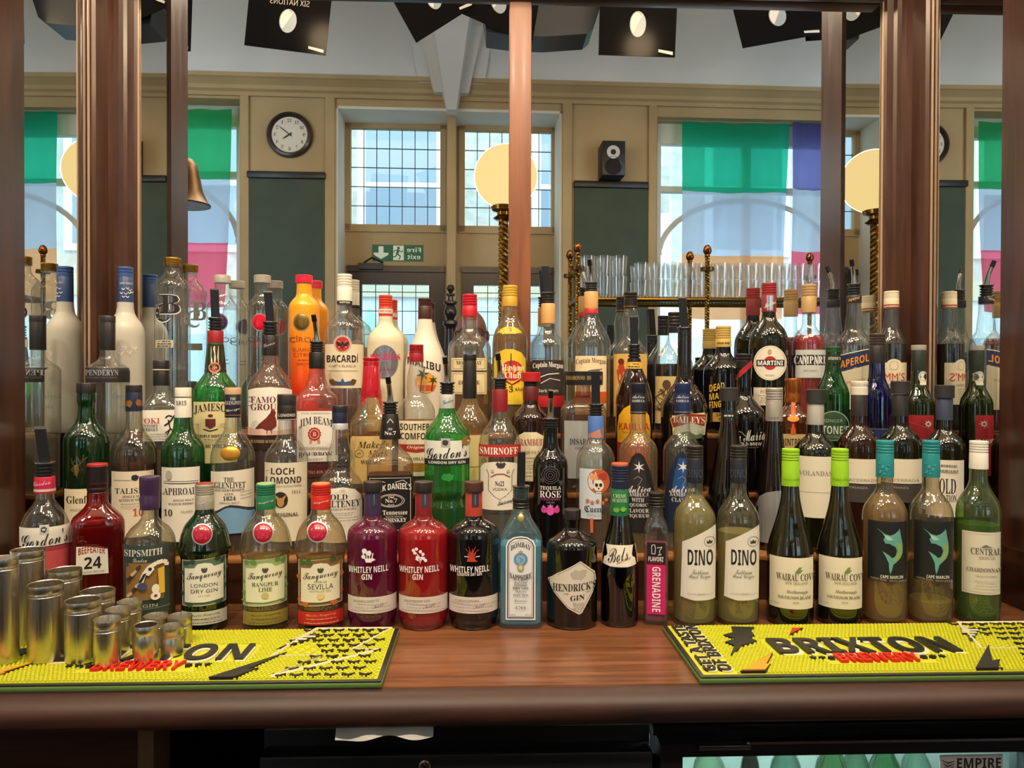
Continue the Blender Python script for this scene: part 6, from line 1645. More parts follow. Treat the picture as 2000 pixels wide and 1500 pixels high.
baob = [('g', '#b23c22', [(-14, 1097), (-10, 1086), (-14, 1080), (-9, 1082), (-8, 1072), (-5, 1082), (-2, 1070), (0, 1082), (6, 1076), (2, 1086), (3, 1092), (8, 1097)])] + [('l', '#b23c22', [(-4, 1084), (x, y)], 1.2) for x, y in ((-16, 1072), (-10, 1067), (4, 1067), (10, 1073))] + [('l', fl, [(-18, 1087), (-10, 1087)], 1.6), ('l', fl, [(4, 1087), (12, 1086)], 1.6)]
whit(727.5, 'purple gin bottle with dark cap and white flowers above the lettering', thin_glass('#cc4498', 0.5), '#241c1c', '#3a2748', '#2c3050', rhub, wn2, 'RHUBARB & GINGER GIN', ('#b42c70', 1036, 0.8))
whit(827, 'raspberry red gin bottle with dark cap and white berry sprig', thin_glass('#ea5560', 0.5), '#241c1c', '#7a1c20', '#3a3a46', rasp, wn2, 'RASPBERRY GIN', ('#e42a48', 1034, 0.85))
whit(925, 'black gin bottle with brown cap and a small red tree', dark_glass('#0d0b0c'), '#40241c', '#a83c2c', '#3a3240', baob, [('t', '#d8d3d2', 'b', 'LONDON DRY GIN', -8, 1121.5, 48, 6, 2)], 'ORIGINAL', None)
bottle('gin_bottle', 'square pale blue gin bottle with round black pourer and arched white label', 1017, 'A', [(950, 16), (985, 15.4), (998, 17), (1010, 21), (1022, 28), (1034, 36.5), (1045, 41.5), (1054, 43), (1238, 42.5)], thin_glass('#c6eaf3', 0.6),
       [K('#15161c', 972, 992, 16.4, 2, nm='neck_foil', fr=0.2)], ('c', 883, 950, 972, 15.6, 1),
       [('crest', [('d', M('#b9a468', 0.3, 0.7), 0, 1012, 7, 9, 0.002)] + [star(M('#c2ad70', 0.3, 0.7), 0, 1002, 6, 5, .4)]),
        ('label', [('g', '#d9dde0', [(-30, 1213), (-30, 1068), (-26, 1058), (-14, 1051), (0, 1049), (14, 1051), (26, 1058), (30, 1068), (30, 1213)]), ('l', '#20283c', [(-26, 1209), (-26, 1069), (-22, 1060), (-12, 1054), (0, 1052.5), (12, 1054), (22, 1060), (26, 1069), (26, 1209), (-26, 1209)], 2), ('l', '#8a4a3a', [(-23, 1206), (-23, 1070), (-19, 1062), (0, 1056), (19, 1062), (23, 1070), (23, 1206), (-23, 1206)], 0.7),
                   ('t', INK, 's', 'BOMBAY', 0, 1073, 40, 10, 0, 8), ('e', '#5d8fb8', 0, 1094, 14, 13), ('e', '#86b0d0', 0, 1094, 9, 9), ('l', '#33507a', [(-4, 1090), (4, 1095), (-2, 1100)], 1.2), ('e', '#9c9880', 0, 1110, 7, 8), ('e', '#c9c4a4', 0, 1110, 3.5, 4.5), star('#b08a5a', 0, 1080, 6, 5, .4), ('t', INK, 's', 'SAPPHIRE', 0, 1124, 44, 11, 0, -6), ('t', '#6a7486', 'c', 'Distilled', 0, 1138, 27, 7), ('t', '#33373e', 's', 'LONDON', 0, 1144.5, 26, 4), ('t', '#33373e', 's', 'DRY GIN', 0, 1150, 32, 5), ('t', '#6a7486', 'c', 'Vapour', 0, 1157, 22, 7), ('t', '#33373e', 's', 'INFUSED', 0, 1164, 30, 4), ('t', '#6a7486', 'c', 'Botanicals', 0, 1174, 26, 6), ('t', '#4a4e56', 's', '-1761-', 0, 1188, 28, 5), ('t', '#6a6e76', 'k', '700ml', -16, 1202, 12, 3.5), ('t', '#6a6e76', 'k', '40%vol', 15, 1202, 13, 3.5)])], liq=('#93def2', 1060, 0.65), sq=7, dep=0.8)
bottle('gin_bottle', 'squat black gin bottle with flat black cap and white diamond label', 1117, 'A', [(1012, 16.5), (1030, 15.5), (1037, 20.5), (1044, 31), (1051, 43), (1057, 49), (1064, 51), (1238, 50)], dark_glass('#0f0b0a'),
       [K('#1e1a19', 994, 1013, 17.4, 0)], None,
       [('label', [('g', '#cfc9bc', [(-49, 1137), (-30, 1122), (17, 1096), (30, 1106), (46, 1120), (49, 1137), (42, 1160), (20, 1198), (14, 1200), (-8, 1188), (-36, 1160)]), ('l', '#6f6a62', [(-46, 1138), (-28, 1124), (17, 1099), (44, 1122), (46, 1138), (40, 1158), (16, 1196), (-8, 1185), (-34, 1158), (-46, 1138)], 0.9), blob('#b0aa9e', 14, 1122, 16, 10, 16, .35), ('t', '#26221f', 's', "HENDRICK'S", 5, 1147, 86, 15, 5), ('t', '#26221f', 's', 'GIN', 11, 1167, 28, 10, 3), ('l', '#6a655c', [(-16, 1160), (-6, 1160)], 1), ('l', '#6a655c', [(28, 1157), (36, 1156)], 1)] + lines('#7c776c', 2, 24, 1178, 1188, 4, 1.2, 2))])
bottle('liqueur_bottle', 'slim dark green liqueur bottle with navy cap, green neck label and white band', 1210, 'A', [(940, 17), (1005, 19), (1030, 23), (1060, 30.5), (1090, 35.5), (1115, 38), (1236, 37.5)], thin_glass('#31553c', 0.38),
       [K('#1f6a40', 952, 1005, 19.3, nm='neck_label', hwt=17.4), K('#1c2440', 908, 953, 17.6, 5, fr=0.35), K('#b8552c', 904, 909, 17, nm='cap_top')], None,
       [('neck_print', [('t', '#b9d0a4', 's', 'CREME', 0, 969, 26, 7), ('t', '#b9d0a4', 's', 'DE MENTHE', 0, 978, 28, 7), blob('#6aa83c', -6, 996, 6, 5), blob('#6aa83c', 7, 995, 6, 5, seed=9)]), ('label', [('g', '#d8d2c2', [(-37, 1104), (-31, 1066), (-12, 1065), (12, 1065), (31, 1066), (37, 1104), (16, 1108), (-16, 1108)]), ('t', '#2a2624', 'c', 'Bols', -3, 1084, 40, 28, 8), ('t', '#7a746a', 'c', 'Amsterdam', 8, 1094, 28, 7, 12)])], liq=('#0c2a16', 1050))
bottle('syrup_bottle', 'small square syrup bottle with black cap and bright pink upright label', 1281, 'A', [(990, 13), (1004, 14), (1018, 19), (1032, 24), (1046, 25), (1236, 25)], CLEAR,
       [K('#191617', 961, 990, 16.5, 4, fr=0.1)], None,
       [('label', [('p', '#151214', -18, 19, 1060, 1102), ('p', '#c21565', -18, 19, 1103, 1200), ('t', '#ddd8d6', 'b', 'FLAVORZ', 0, 1092, 30, 9), ('t', '#c9404a', 'k', 'COCKTAIL SYRUP', 0, 1099, 28, 2.5), ('v', '#e6dade', 'b', 'GRENADINE', 1, 1151, 17, 88), ('l', '#ddd8d6', [(-8, 1065), (-3, 1064), (-1, 1070), (-2, 1082), (-8, 1082), (-9, 1070), (-8, 1065)], 1.3), ('l', '#ddd8d6', [(2, 1070), (12, 1068), (7, 1076), (8, 1083), (4, 1084), (11, 1083)], 1.3)])], liq=('#c0205c', 1060, 0.6), sq=6, dep=0.95)
def dino(px, lab, liq):
    return bottle('wine_bottle', lab, px, 'A', [(942, 16), (962, 16.8), (973, 21.5), (985, 31), (998, 39), (1012, 42.6), (1030, 43.5), (1218, 43.5), (1226, 41)], thin_glass('#efeed8', 0.45),
                  [K('#1d1f2c', 896, 942, 17, nm='neck_foil'), K('#201b1b', 870, 896, 17, 4, fr=0.05)], None,
                  [('foil_print', [('t', '#3d4152', 'b', 'DINO', 0, 925, 30, 16)]), ('label', [('g', '#d8d5cf', [(-27, 1168), (-24, 1060), (42, 1027), (43, 1045), (42, 1172), (0, 1173)]), ('t', '#1f1c1e', 'b', 'DINO', 12, 1089, 50, 31), ('r', '#5a5654', 30, 1058, 11, 10, 0.8), ('g', '#3a3634', [(24, 1055), (27, 1058), (30, 1054), (33, 1058), (36, 1055), (35, 1062), (25, 1062)]), ('t', '#77726e', 'c', 'Trebbiano', 12, 1117, 32, 9), ('t', '#77726e', 'c', 'Pinot Grigio', 11, 1127, 42, 10), ('l', '#a09c98', [(-14, 1160), (6, 1160)], .7), ('t', '#6a6664', 'k', '2020', 14, 1160, 14, 3.5), ('l', '#a09c98', [(22, 1160), (38, 1160)], .7)])], liq=liq)


dino(1356, 'pale white wine bottle with black cap, filled right up to the neck', ('#f4ecac', 967, 0.36))
dino(1441, 'pale white wine bottle with black cap, filled only to the label top', ('#f4ecac', 1036, 0.36))


def wairau(px, lab, liq):
    return bottle('wine_bottle', lab, px, 'A', [(948, 17.2), (968, 19), (1000, 25.5), (1028, 34), (1052, 42), (1078, 47), (1100, 48), (1216, 48), (1224, 45)], thin_glass('#7d7a3a', 0.35),
                  [K('#8bbf1f', 900, 948, 18.6, nm='neck_foil', hwt=18), K('#8fc222', 876, 901, 18, 4, fr=0.05)], None,
                  [('foil_print', [('t', '#6f9a1c', 's', 'WAIRAU COVE', 2, 937, 32, 4)]), ('label', [('p', '#d9d2be', -41, 46, 1090, 1190), ('g', '#6f8a52', [(10, 1118), (18, 1108), (24, 1108), (21, 1113), (26, 1114), (20, 1120), (12, 1121)]), ('t', '#4a453c', 's', 'WAIRAU COVE', 12, 1128, 78, 14), ('t', '#8f887a', 's', 'NEW ZEALAND', 13, 1139.5, 44, 5), ('t', '#6f695e', 'S', 'Marlborough', 14, 1157, 42, 8), ('t', '#5a554a', 's', 'SAUVIGNON BLANC', 10, 1167.5, 66, 6), ('t', '#8f887a', 's', '2020', 12, 1177, 12, 3.5), ('t', '#8f887a', 'k', 'Alc 12% vol', -29, 1181, 18, 3.5)])], liq=liq)


wairau(1543, 'dark wine bottle with lime green cap, full to the neck', (M('#1a1408', 0.06), 1040))
wairau(1639, 'dark wine bottle with lime green cap, partly emptied to the shoulder', (M('#1a1408', 0.06), 1032))


def marlin(px, lab, liq):
    fish = ('#5f9f98', '#86a458')
    return bottle('wine_bottle', lab, px, 'A', [(930, 17), (954, 18), (966, 26), (978, 36), (990, 43), (1003, 46), (1020, 46.5), (1208, 46.5), (1218, 43)], thin_glass('#f1e9d2', 0.45),
                  [K('#1d7f86', 886, 931, 18.6, nm='neck_foil', hwt=18.3), K('#1f8790', 860, 887, 18.4, 4, fr=0.05)], None,
                  [('foil_print', [blob('#4fa4a8', -6 + (i * 7) % 18 - 4, 905 + (i * 5) % 22, 2.4, 1.6, 7, .4, i) for i in range(9)]), ('label', [('p', '#15191c', -33, 45, 1019, 1136), ('l', '#2c3336', [(-33, 1020), (45, 1020)], 1), ('g', fish[0], [(-16, 1032), (2, 1044), (12, 1046), (20, 1043), (28, 1036), (30, 1032), (32, 1044), (34, 1054), (36, 1066), (36, 1080), (32, 1090), (24, 1098), (18, 1103), (16, 1112), (12, 1122), (10, 1112), (9, 1100), (2, 1086), (-4, 1077), (10, 1085), (16, 1090), (22, 1086), (25, 1076), (22, 1068), (10, 1062), (2, 1062), (-2, 1054), (2, 1050), (-4, 1042)]), ('g', fish[1], [(24, 1060), (34, 1062), (35, 1078), (30, 1090), (20, 1098), (18, 1094), (25, 1084), (27, 1074)]), ('g', '#9fc4bc', [(0, 1045), (10, 1048), (18, 1054), (8, 1056), (2, 1052)]), ('t', '#d8d6d0', 'b', 'CAPE MARLIN', 15, 1127, 44, 6), ('t', '#a9a8a4', 'k', 'CHENIN BLANC · SOUTH AFRICA', 8, 1133.5, 70, 4, -3)])], liq=liq)


marlin(1727, 'golden white wine bottle with teal cap and leaping marlin label, nearly full', ('#f2d080', 965, 0.32))
marlin(1817, 'wine bottle with teal cap and leaping marlin label, almost empty', ('#ecdc90', 1168, 0.3))
bottle('wine_bottle', 'pale green wine bottle with plain white cap next to the wooden post', 1910, 'A', [(915, 18.4), (940, 19.5), (952, 24), (963, 32), (976, 40.5), (990, 45.5), (1004, 47), (1206, 47), (1216, 43.5)], thin_glass('#bcd99a', 0.42),
       [K('#dcd8d2', 884, 915, 20, nm='neck_foil', hwt=19.6), K('#dedad4', 861, 885, 19.6, 4, fr=0.05)], None,
       [('label', [('p', '#d2cebf', -32, 45, 1040, 1162)] + frame('#a8a294', -28, 44, 1044, 1158, .8) + [('g', '#6f6a60', [(6, 1070), (12, 1066), (16, 1064), (22, 1067), (30, 1070)]), ('t', '#5f5a50', 's', 'CENTRAL', 16, 1078, 60, 13), ('t', '#9a9484', 's', 'MONTE', 18, 1090, 32, 6), ('t', '#6f6a60', 's', 'CHARDONNAY', 12, 1114, 68, 8), ('t', '#9a9484', 's', 'VALLE CENTRAL', 16, 1126, 42, 4)] + lines('#b0aa9a', -8, 42, 1136, 1150, 4, 1.2, 6))], liq=('#b2dc80', 1022, 0.34))
# ------------------------------------------------------------------ rubber bar runners
MT = 0.010
YEL = M('#c2c42c', 0.45); YELB = M('#b6b82a', 0.5); MBLK = M('#1c1c1a', 0.45); MCRM = M('#cfc8a4', 0.5); MGRN = M('#5a7a3c', 0.5); MRED = M('#c01a12', 0.45); MORG = M('#d89020', 0.45)
YM0, YM1 = CAM.y + 1.062, CAM.y + 1.288        # front and back edge
XM = 0.306                                      # left end of the runner on the right
LM, DM = 0.640, YM1 - YM0


def q(px, py):
    """Pixel on the right-hand runner -> its own (u, v), from the front left corner."""
    p = PZ(px, py, ZC + MT + 0.002)
    return (p.x - XM, p.y - YM0)


def qs(*pp):
    return [q(*p) for p in pp]


t = thing('bar_runner', 'yellow rubber bar runner lying clear on the counter before the white wine bottles', 'bar mat', (XM, YM0, ZC))
MB().box(0, LM, 0, DM, 0, MT - 0.003, MGRN, bev=0.0015).box(0.001, LM - 0.001, 0.001, DM - 0.001, MT - 0.003, MT - 0.0005, MBLK, bev=0.001).build('base', t)
b = 0.007
MB().box(b, LM - b, b, DM - b, MT - 0.001, MT + 0.0006, YELB).build('field', t)
word = (q(1522, 1276)[0], q(1884, 1276)[0], q(1700, 1277)[1], q(1700, 1248)[1])
red = (q(1642, 1292)[0], q(1806, 1292)[0], q(1700, 1293)[1], q(1700, 1278)[1])
endw = q(1440, 1320)[0]
bolt1 = qs((1436, 1227), (1473, 1228), (1467, 1235), (1474, 1245), (1463, 1248), (1478, 1255), (1450, 1263), (1427, 1282), (1435, 1263), (1416, 1257), (1437, 1250), (1413, 1243), (1433, 1238), (1428, 1227))
bolt2 = qs((1450, 1320), (1509, 1277), (1497, 1301), (1506, 1300), (1502, 1320))
bolt3 = qs((1931, 1262), (1938, 1294), (1953, 1291), (1960, 1314), (1974, 1316), (1976, 1321), (1928, 1321), (1930, 1306), (1906, 1309))
tri1 = qs((1542, 1243), (1548, 1229), (1569, 1229))
tri2 = [qs((1876, 1228), (1892, 1226), (1894, 1240), (1878, 1240)), qs((1886, 1232), (1915, 1230), (1896, 1256))]
zz = [(endw * 0 + LM - 0.135, DM - 0.012), (LM - 0.012, DM - 0.012), (LM - 0.06, DM * 0.5), (LM - 0.02, DM * 0.5), (LM - 0.155, 0.012), (LM - 0.10, DM * 0.4), (LM - 0.175, DM * 0.4)]


for _p in (bolt2, bolt3):
    for _i, (_x, _y) in enumerate(_p):
        _p[_i] = (_x, max(_y, 0.0085))


def inpoly(x, y, pl):
    c = False
    for i in range(len(pl)):
        (x0, y0), (x1, y1) = pl[i - 1], pl[i]
        if (y0 > y) != (y1 > y) and x < (x1 - x0) * (y - y0) / (y1 - y0) + x0:
            c = not c
    return c


# the pimpled rubber: short square nubs wherever nothing is printed
m = MB()
st = 0.0061
nx = int((LM - 2 * b) / st); ny = int((DM - 2 * b) / st)
V8 = []; F8 = []
for j in range(ny):
    for i in range(nx):
        x = b + st * (i + 0.5 + (0.5 if j % 2 else 0)); y = b + st * (j + 0.5)
        if x < endw + 0.006 or x > LM - b - 0.002:
            continue
        if word[0] - 0.008 < x < word[1] + 0.008 and word[2] - 0.004 < y < word[3] + 0.006:
            continue
        if red[0] - 0.02 < x < red[1] + 0.02 and red[2] - 0.003 < y < red[3] + 0.004:
            continue
        if any(inpoly(x, y, pl) for pl in [bolt1, bolt2, bolt3, tri1] + tri2):
            continue
        if x > LM - 0.16 and (inpoly(x, y, zz) and (i + j) % 3 == 0):
            continue
        o = len(V8); h1 = 0.0021; h2 = 0.0017
        V8 += [(x - h1, y - h1, MT), (x + h1, y - h1, MT), (x + h1, y + h1, MT), (x - h1, y + h1, MT), (x - h2, y - h2, MT + 0.0034), (x + h2, y - h2, MT + 0.0034), (x + h2, y + h2, MT + 0.0034), (x - h2, y + h2, MT + 0.0034)]
        F8 += [(o + 4, o + 5, o + 6, o + 7), (o, o + 1, o + 5, o + 4), (o + 1, o + 2, o + 6, o + 5), (o + 2, o + 3, o + 7, o + 6), (o + 3, o, o + 4, o + 7)]
m.add(V8, F8, YEL)
o = m.build('pimple_pattern', t); o['kind'] = 'stuff'


def raised(m, gv, gf, x0, x1, y0, y1, z0, z1, mt, rot=False, shear=0.0, side=None):
    """Raised lettering: the glyph's faces on top and a wall round its outline."""
    if rot:
        pv = [(x1 - (y) * (x1 - x0), y0 + x * (y1 - y0)) for x, y in gv]
    else:
        pv = [(x0 + x * (x1 - x0) + shear * (y - 0.5), y0 + y * (y1 - y0)) for x, y in gv]
    n = len(pv)
    cnt = {}
    for f in gf:
        for a, c in zip(f, f[1:] + f[:1]):
            k = (min(a, c), max(a, c))
            cnt.setdefault(k, []).append((a, c))
    m.add([(x, y, z1) for x, y in pv], gf, mt)
    sd = [(a, c, c + n, a + n) for e in cnt.values() if len(e) == 1 for a, c in e]
    m.add([(x, y, z0) for x, y in pv] + [(x, y, z1) for x, y in pv], sd, side or mt)


m = MB()
gv, gf, _ = glyphs('BRIXTON', 'b')
raised(m, gv, gf, word[0] + 0.004, word[1] + 0.003, word[2] - 0.007, word[3] - 0.007, MT, MT + 0.003, MCRM)
raised(m, gv, gf, word[0], word[1], word[2], word[3], MT, MT + 0.0058, MBLK)
m.build('lettering', t)
m = MB()
gv, gf, _ = glyphs('BREWERY', 'b')
raised(m, gv, gf, red[0], red[1], red[2], red[3], MT, MT + 0.0052, MRED)
m.build('lettering', t)['label'] = 'red raised lettering'
for k in range(6):
    m = MB()
    cx = (red[0] - 0.036 + 0.014 * k) if k < 3 else (red[1] + 0.008 + 0.014 * (k - 3)); c2 = (red[2] + red[3]) / 2
    m.prism([(cx + 0.0055 * (1 if i % 2 == 0 else 0.5) * sin(pi * i / 5), c2 + 0.0055 * (1 if i % 2 == 0 else 0.5) * cos(pi * i / 5)) for i in range(10)], MT, MT + 0.005, MBLK)
    m.build('star', t)
m = MB()
for s_, x0, x1 in (('GET A TASTE', 0.012, 0.012 + (endw - 0.014) * .46), ('OF BRIXTON', 0.012 + (endw - 0.014) * .54, endw)):
    gv, gf, _ = glyphs(s_, 'b')
    raised(m, gv, gf, x0 + 0.002, x1 + 0.002, 0.012, DM - 0.014, MT, MT + 0.0032, MCRM, True)
    raised(m, gv, gf, x0, x1, 0.014, DM - 0.012, MT, MT + 0.0046, MBLK, True)
m.build('lettering', t)['label'] = 'black raised lettering along the end'
MB().prism(bolt1, MT, MT + 0.0052, MBLK).build('lightning_bolt', t); MB().prism(bolt3, MT, MT + 0.0052, MBLK).build('lightning_bolt', t)
m = MB()
c2 = [sum(p[0] for p in bolt2) / 5, sum(p[1] for p in bolt2) / 5]
m.prism(bolt2, MT, MT + 0.0042, MBLK); m.prism([(c2[0] + (x - c2[0]) * .86, c2[1] + (y - c2[1]) * .84) for x, y in bolt2], MT + 0.004, MT + 0.0055, MORG)
m.build('lightning_bolt', t)['label'] = 'orange lightning bolt'
m = MB()
m.prism(tri1, MT, MT + 0.0045, MBLK); c2 = [sum(p[0] for p in tri1) / 3, sum(p[1] for p in tri1) / 3]
m.prism([(c2[0] + (x - c2[0]) * .8, c2[1] + (y - c2[1]) * .8) for x, y in tri1], MT + 0.004, MT + 0.0055, MRED)
m.build('triangle', t)['label'] = 'red triangle'
for pl in tri2:
    m = MB()
    m.prism(pl, MT, MT + 0.0045, MBLK)
    ys_ = [p[1] for p in pl]; xs_ = [p[0] for p in pl]
    for k in range(5):
        y = min(ys_) + (max(ys_) - min(ys_)) * (k + 0.6) / 5.4; hh = (max(ys_) - min(ys_)) * 0.045
        inx = [min(xs_) + (max(xs_) - min(xs_)) * i / 60 for i in range(61) if inpoly(min(xs_) + (max(xs_) - min(xs_)) * i / 60, y, pl)]
        if len(inx) > 4:
            m.box(inx[1], inx[-2], y - hh, y + hh, MT + 0.004, MT + 0.0055, MCRM)
    m.build('triangle', t)['label'] = 'striped triangle'
m = MB()
m.tube([(x, y, MT + 0.0025) for x, y in zz + zz[:1]], 0.0026, MCRM, 6)
m.build('zigzag_outline', t)
m = MB()
for j in range(9):
    for i in range(6):
        x = LM - 0.145 + i * 0.024 + (0.012 if j % 2 else 0); y = 0.018 + j * 0.0235
        if x < LM - 0.022 and x > LM - 0.15 + (0.05 * (1 - abs(j - 4) / 4)):
            m.prism([(x - 0.009, y + 0.004), (x, y - 0.002), (x + 0.009, y + 0.004), (x + 0.009, y - 0.001), (x, y - 0.007), (x - 0.009, y - 0.001)], MT, MT + 0.0046, MBLK)
m.build('chevron_pattern', t)
# the same runner again on the left, half under the measures
r2 = t.copy(); COL.objects.link(r2)
r2.location = (-0.138 - LM, YM0, ZC)
tag(r2, 'yellow rubber bar runner under the steel spirit measures', 'bar mat')
for c in list(t.children):
    k = c.copy(); COL.objects.link(k); k.parent = r2

# ------------------------------------------------------------------ steel spirit measures
STEEL = steel('#d3cbbb', 0.25)
SIN = M('#8f8571', 0.25, 1.0)


def measure(px, ptop, pbot, hw, label, onmat=True, barrel=False):
    z0 = ZC + (MT + 0.0036 if onmat else 0.0)
    p = PZ(px, pbot, z0)
    Yf = p.y - CAM.y
    zc = p.x * sin(PSI) + Yf * cos(PSI)
    r = hw * zc / F * 0.97 * (zc / sqrt(p.x ** 2 + Yf ** 2)) * 1.0
    Y = Yf + r
    r *= Y / Yf
    x = P(px, (ptop + pbot) / 2, Y).x
    zt = P(px, ptop, Y + r * .4).z - z0
    t = thing('spirit_measure', label, 'measure', (x, CAM.y + Y, z0), 0, 'steel spirit measures on the runner')
    if barrel:
        pr = [(r * .78, 0), (r * .84, 0.002), (r * .97, zt * .25), (r, zt * .45), (r * .96, zt * .66), (r * .9, zt * .74), (r * .93, zt * .76), (r * .93, zt * .9), (r * .9, zt * .98), (r * .88, zt), (r * .84, zt * .98), (r * .85, zt * .76)]
    else:
        g1, g2 = zt * .12, zt - 0.012
        pr = [(r * .965, 0), (r * .985, 0.0015), (r * .985, g2 - 0.0045), (r * .965, g2 - 0.004), (r * .965, g2 - 0.0032), (r * .985, g2 - 0.0027), (r * .985, g2), (r * .97, g2 + 0.0006), (r * .97, g2 + 0.0012), (r * .99, g2 + 0.002), (r, zt - 0.001), (r * .985, zt), (r * .955, zt - 0.001), (r * .945, zt * .5)]
    MB().lathe(pr, STEEL, 36, caps=(True, False)).build('cup', t)
    ir = pr[-1][0]
    MB().lathe([(ir, pr[-1][1]), (ir * .98, 0.004), (0.001, 0.0035)], SIN, 30, caps=(False, False)).build('inside', t)
    return t


measure(10, 1086, 1300, 29.5, 'tallest steel measure at the very end of the runner, cut by the frame')
measure(55, 1070, 1262, 37, 'tall steel measure standing behind the tallest one, in front of the script label')
measure(89, 1136, 1297, 38.5, 'tall broad steel measure, second of the front line after the tallest')
measure(127, 1109, 1264, 36, 'tall steel measure with ringed rim in front of the white number label')
measure(162, 1167, 1298, 38.5, 'broad mid-height steel measure, third of the front line')
measure(191, 1149, 1268, 36.5, 'mid-height steel measure half hidden behind the broad one, below the deep red bottle')
measure(209, 1205, 1304, 29, 'narrow steel measure of middle height before the short ones')
measure(230, 1186, 1278, 27, 'narrow steel measure just behind the narrow one of middle height')
measure(253, 1171, 1258, 26.5, 'narrow steel measure furthest back, at the foot of the swan bottle')
measure(285, 1216, 1297, 28.5, 'small barrel-shaped steel measure bulging in the middle', barrel=True)
measure(304, 1199, 1264, 26, 'small steel measure behind the barrel-shaped one')
measure(336, 1219, 1283, 24, 'smallest steel measure next to the barrel-shaped one')
measure(351, 1199, 1262, 26, 'small steel measure standing last towards the dark green gin bottle')

# ------------------------------------------------------------------ below the counter
YU = YF + 0.035
ZU = ZC - 0.043
BLK = M('#0c0d10', 0.28); BLK2 = M('#121419', 0.4)


def U(px, py):
    p = P(px, py, YU - CAM.y)
    return p.x, p.z


m = MB().box(-1.75, U(271, 1450)[0], YU, 0, 0.1, ZU, WOODD)
tag(m.build('side_panel'), 'dark wooden panel under the counter below the steel measures', 'panel')
m = MB().box(U(271, 1450)[0] + 0.001, U(303, 1450)[0], YU - 0.005, YU + 0.05, 0, ZU, wood('bracket_wood', '#5a4634', '#84694f', axis='Z'))
tag(m.build('wood_upright'), 'short dark brown wooden leg under the counter beside the black gap', 'leg')
x0, x1 = U(506, 1450)[0], U(1276, 1450)[0]
za = U(700, 1432)[1]; zb = U(700, 1468)[1]
t = thing('bottle_fridge', 'black bottle fridge with a lock under the middle of the counter', 'fridge', (0, 0, 0))
MB().box(x0, x1, YU + 0.02, -0.05, 0.08, za, BLK, bev=0.004).build('cabinet', t)
MB().box(x0 + 0.003, x1 - 0.003, YU - 0.012, YU + 0.02, 0.1, zb, BLK2, bev=0.004).build('door', t)
lx, lz = U(831, 1487)
TL = Matrix(((1, 0, 0, lx), (0, 0, -1, YU - 0.012), (0, 1, 0, lz), (0, 0, 0, 1)))
MB().lathe([(0.0085, 0), (0.0085, 0.002), (0.006, 0.003), (0.0055, 0.001)], CHROME, 20, T=TL).box(-0.0012, 0.0012, -0.004, 0.002, 0.001, 0.0035, BLK, TL).build('lock', t)
hx0, hz = U(566, 1496); hx1, _ = U(786, 1496)
MB().box(hx0, hx1, YU - 0.02, YU - 0.010, hz - 0.006, hz + 0.001, M('#2a2d33', 0.2, 0.6), bev=0.002).build('handle', t)
# glass-fronted cooler
x0, x1 = U(1282, 1450)[0], 1.45
za = U(1700, 1424)[1]
t = thing('glass_door_cooler', 'black glass-fronted bottle cooler, lit inside, under the far half of the counter', 'cooler', (0, 0, 0))
wx0, wx1 = U(1329, 1480)[0], U(1990, 1480)[0]
wz = U(1500, 1468)[1]
m = MB()
m.box(x0, x1, YU + 0.02, -0.08, za - 0.014, za, BLK); m.box(x0, x0 + 0.03, YU + 0.02, -0.08, 0.08, za - 0.04, BLK); m.box(x1 - 0.03, x1, YU + 0.02, -0.08, 0.08, za - 0.04, BLK); m.box(x0, x1, -0.3, -0.27, 0.08, za, M('#dcefea', 0.4)); m.box(x0, x1, YU + 0.02, -0.05, 0.05, 0.08, BLK)
m.build('cabinet', t)
m = MB()
m.box(x0 + 0.003, wx0, YU - 0.012, YU + 0.02, 0.1, za - 0.0115, BLK2); m.box(wx1, x1, YU - 0.012, YU + 0.02, 0.1, za - 0.0115, BLK2); m.box(wx0, wx1, YU - 0.012, YU + 0.02, wz, za - 0.0115, BLK2); m.box(wx0, wx1, YU - 0.012, YU + 0.02, 0.1, 0.16, BLK2)
d_ = m.build('door', t)
MB().box(wx0, wx1, YU, YU + 0.005, 0.16, wz, thin_glass('#eef6f5', 0.9)).build('glass', d_)
cx0, cz = U(1452, 1428); cx1 = 1.44
MB().box(cx0, cx1, YU - 0.016, YU + 0.0, za - 0.012, za - 0.0085, CHROME).build('trim_strip', t)
hx0, hz = U(1357, 1447); hx1, _ = U(1457, 1447)
MB().box(hx0, hx1, YU - 0.022, YU - 0.010, hz - 0.004, hz + 0.003, M('#5c6068', 0.2, 0.8), bev=0.0015).build('handle', d_)
MB().box(wx0 + 0.02, wx1 - 0.02, YU + 0.04, YU + 0.06, wz + 0.004, wz + 0.012, emit('#e4fff6', 170.0)).build('light_tube', t)
sx0, sz1 = U(1825, 1466); sx1, sz0 = U(1946, 1496)
m = MB().box(sx0, sx1, YU - 0.0135, YU - 0.0125, sz0, sz1, M('#8f8f96', 0.4))
T_ = Matrix(((1, 0, 0, 0), (0, 0, 1, YU - 0.0139), (0, 1, 0, 0), (0, 0, 0, 1)))
gv, gf, _ = glyphs('EMPIRE', 'b')
w_ = sx1 - sx0
m.add([(sx0 + w_ * .27 + x * w_ * .70, YU - 0.0139, sz0 + (0.2 + y * .6) * (sz1 - sz0)) for x, y in gv], gf, M('#17171c'))
for k in range(3):
    m.prism([(sx0 + w_ * (.03 + .02 * k), sz0 + (sz1 - sz0) * (.72 - .2 * k)), (sx0 + w_ * .12, sz0 + (sz1 - sz0) * (.58 - .2 * k)), (sx0 + w_ * .23, sz0 + (sz1 - sz0) * (.66 - .16 * k)), (sx0 + w_ * .12, sz0 + (sz1 - sz0) * (.5 - .2 * k))], -0.0003, 0.0003, M('#3a3a42'), T_)
m.build('sticker', d_)
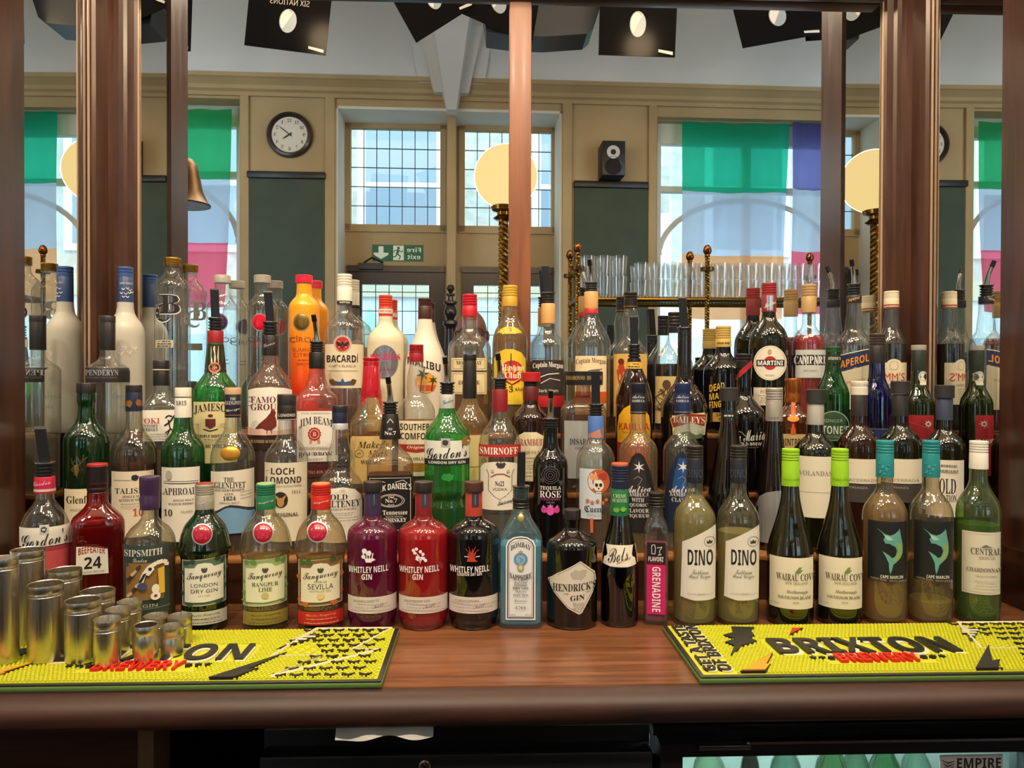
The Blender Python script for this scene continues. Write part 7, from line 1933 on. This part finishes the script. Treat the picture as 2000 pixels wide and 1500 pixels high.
# bottles standing in the cooler
cool = ((1385, '#d6ead6', 38, 0.05), (1465, '#3a4a4a', 22, 0.09), (1535, '#9cc2b4', 36, 0.06), (1625, '#6aa86a', 38, 0.03), (1672, '#a9d2b9', 32, 0.08), (1728, '#3aa05a', 36, 0.02), (1790, '#c9e6d9', 34, 0.07))
for i, (px, c, hw, dy) in enumerate(cool):
    Y = YU - CAM.y + 0.12 + dy
    p = P(px, 1490, Y); r = hw / F * Y
    zt = P(px, 1462, Y).z
    lab = ('clear rounded bottle at the lock end of the cooler', 'dark slim bottle second in the cooler', 'misty pale bottle third in the cooler', 'mid green round bottle in the middle of the cooler', 'pale green bottle just behind the mid green one in the cooler', 'bright green round bottle in the cooler', 'pale bottle next to the bright green one in the cooler')[i]
    b_ = thing('cooler_bottle', lab, 'bottle', (p.x, p.y, 0.5), 0, 'bottles in the cooler')
    hh = zt - 0.5
    MB().lathe([(r * .9, 0), (r, 0.01), (r, hh * .72), (r * .95, hh * .82), (r * .75, hh * .92), (r * .45, hh * .985), (r * .35, hh * 1.06)], thin_glass(c, 0.5), 24).build('glass_body', b_)
    MB().lathe([(r * .4, hh * 1.05), (r * .4, hh * 1.05 + 0.02)], M('#c9c9b0', 0.4), 18).build('cap', b_)
MB_ = MB().box(x0 + 0.03, x1 - 0.03, YU + 0.06, -0.09, 0.492, 0.5, M('#a9b4b4', 0.4)); MB_.build('shelf', t)
# folded paper tucked under the nosing
xa, z1 = U(664, 1400); xb, z0 = U(849, 1419)
v = []; f = []
for j in range(4):
    for i in range(25):
        k = i / 24
        z = z1 + 0.004 - (z1 - z0 + 0.004 + 0.003 * sin(k * 9)) * j / 3 * (1 - 0.12 * k)
        v.append((xa + (xb - xa) * k, YU - 0.024 + 0.003 * sin(k * 14) - 0.004 * j, z))
for j in range(3):
    for i in range(24):
        f.append((j * 25 + i, (j + 1) * 25 + i, (j + 1) * 25 + i + 1, j * 25 + i + 1))
n_ = len(v)
m = MB().add(v + [(x, y + 0.002, z) for x, y, z in v], f + [tuple(k + n_ for k in q_[::-1]) for q_ in f], M('#c9c6c4', 0.8), True)
tag(m.build('folded_paper'), 'strip of white folded paper hanging below the counter edge', 'paper')
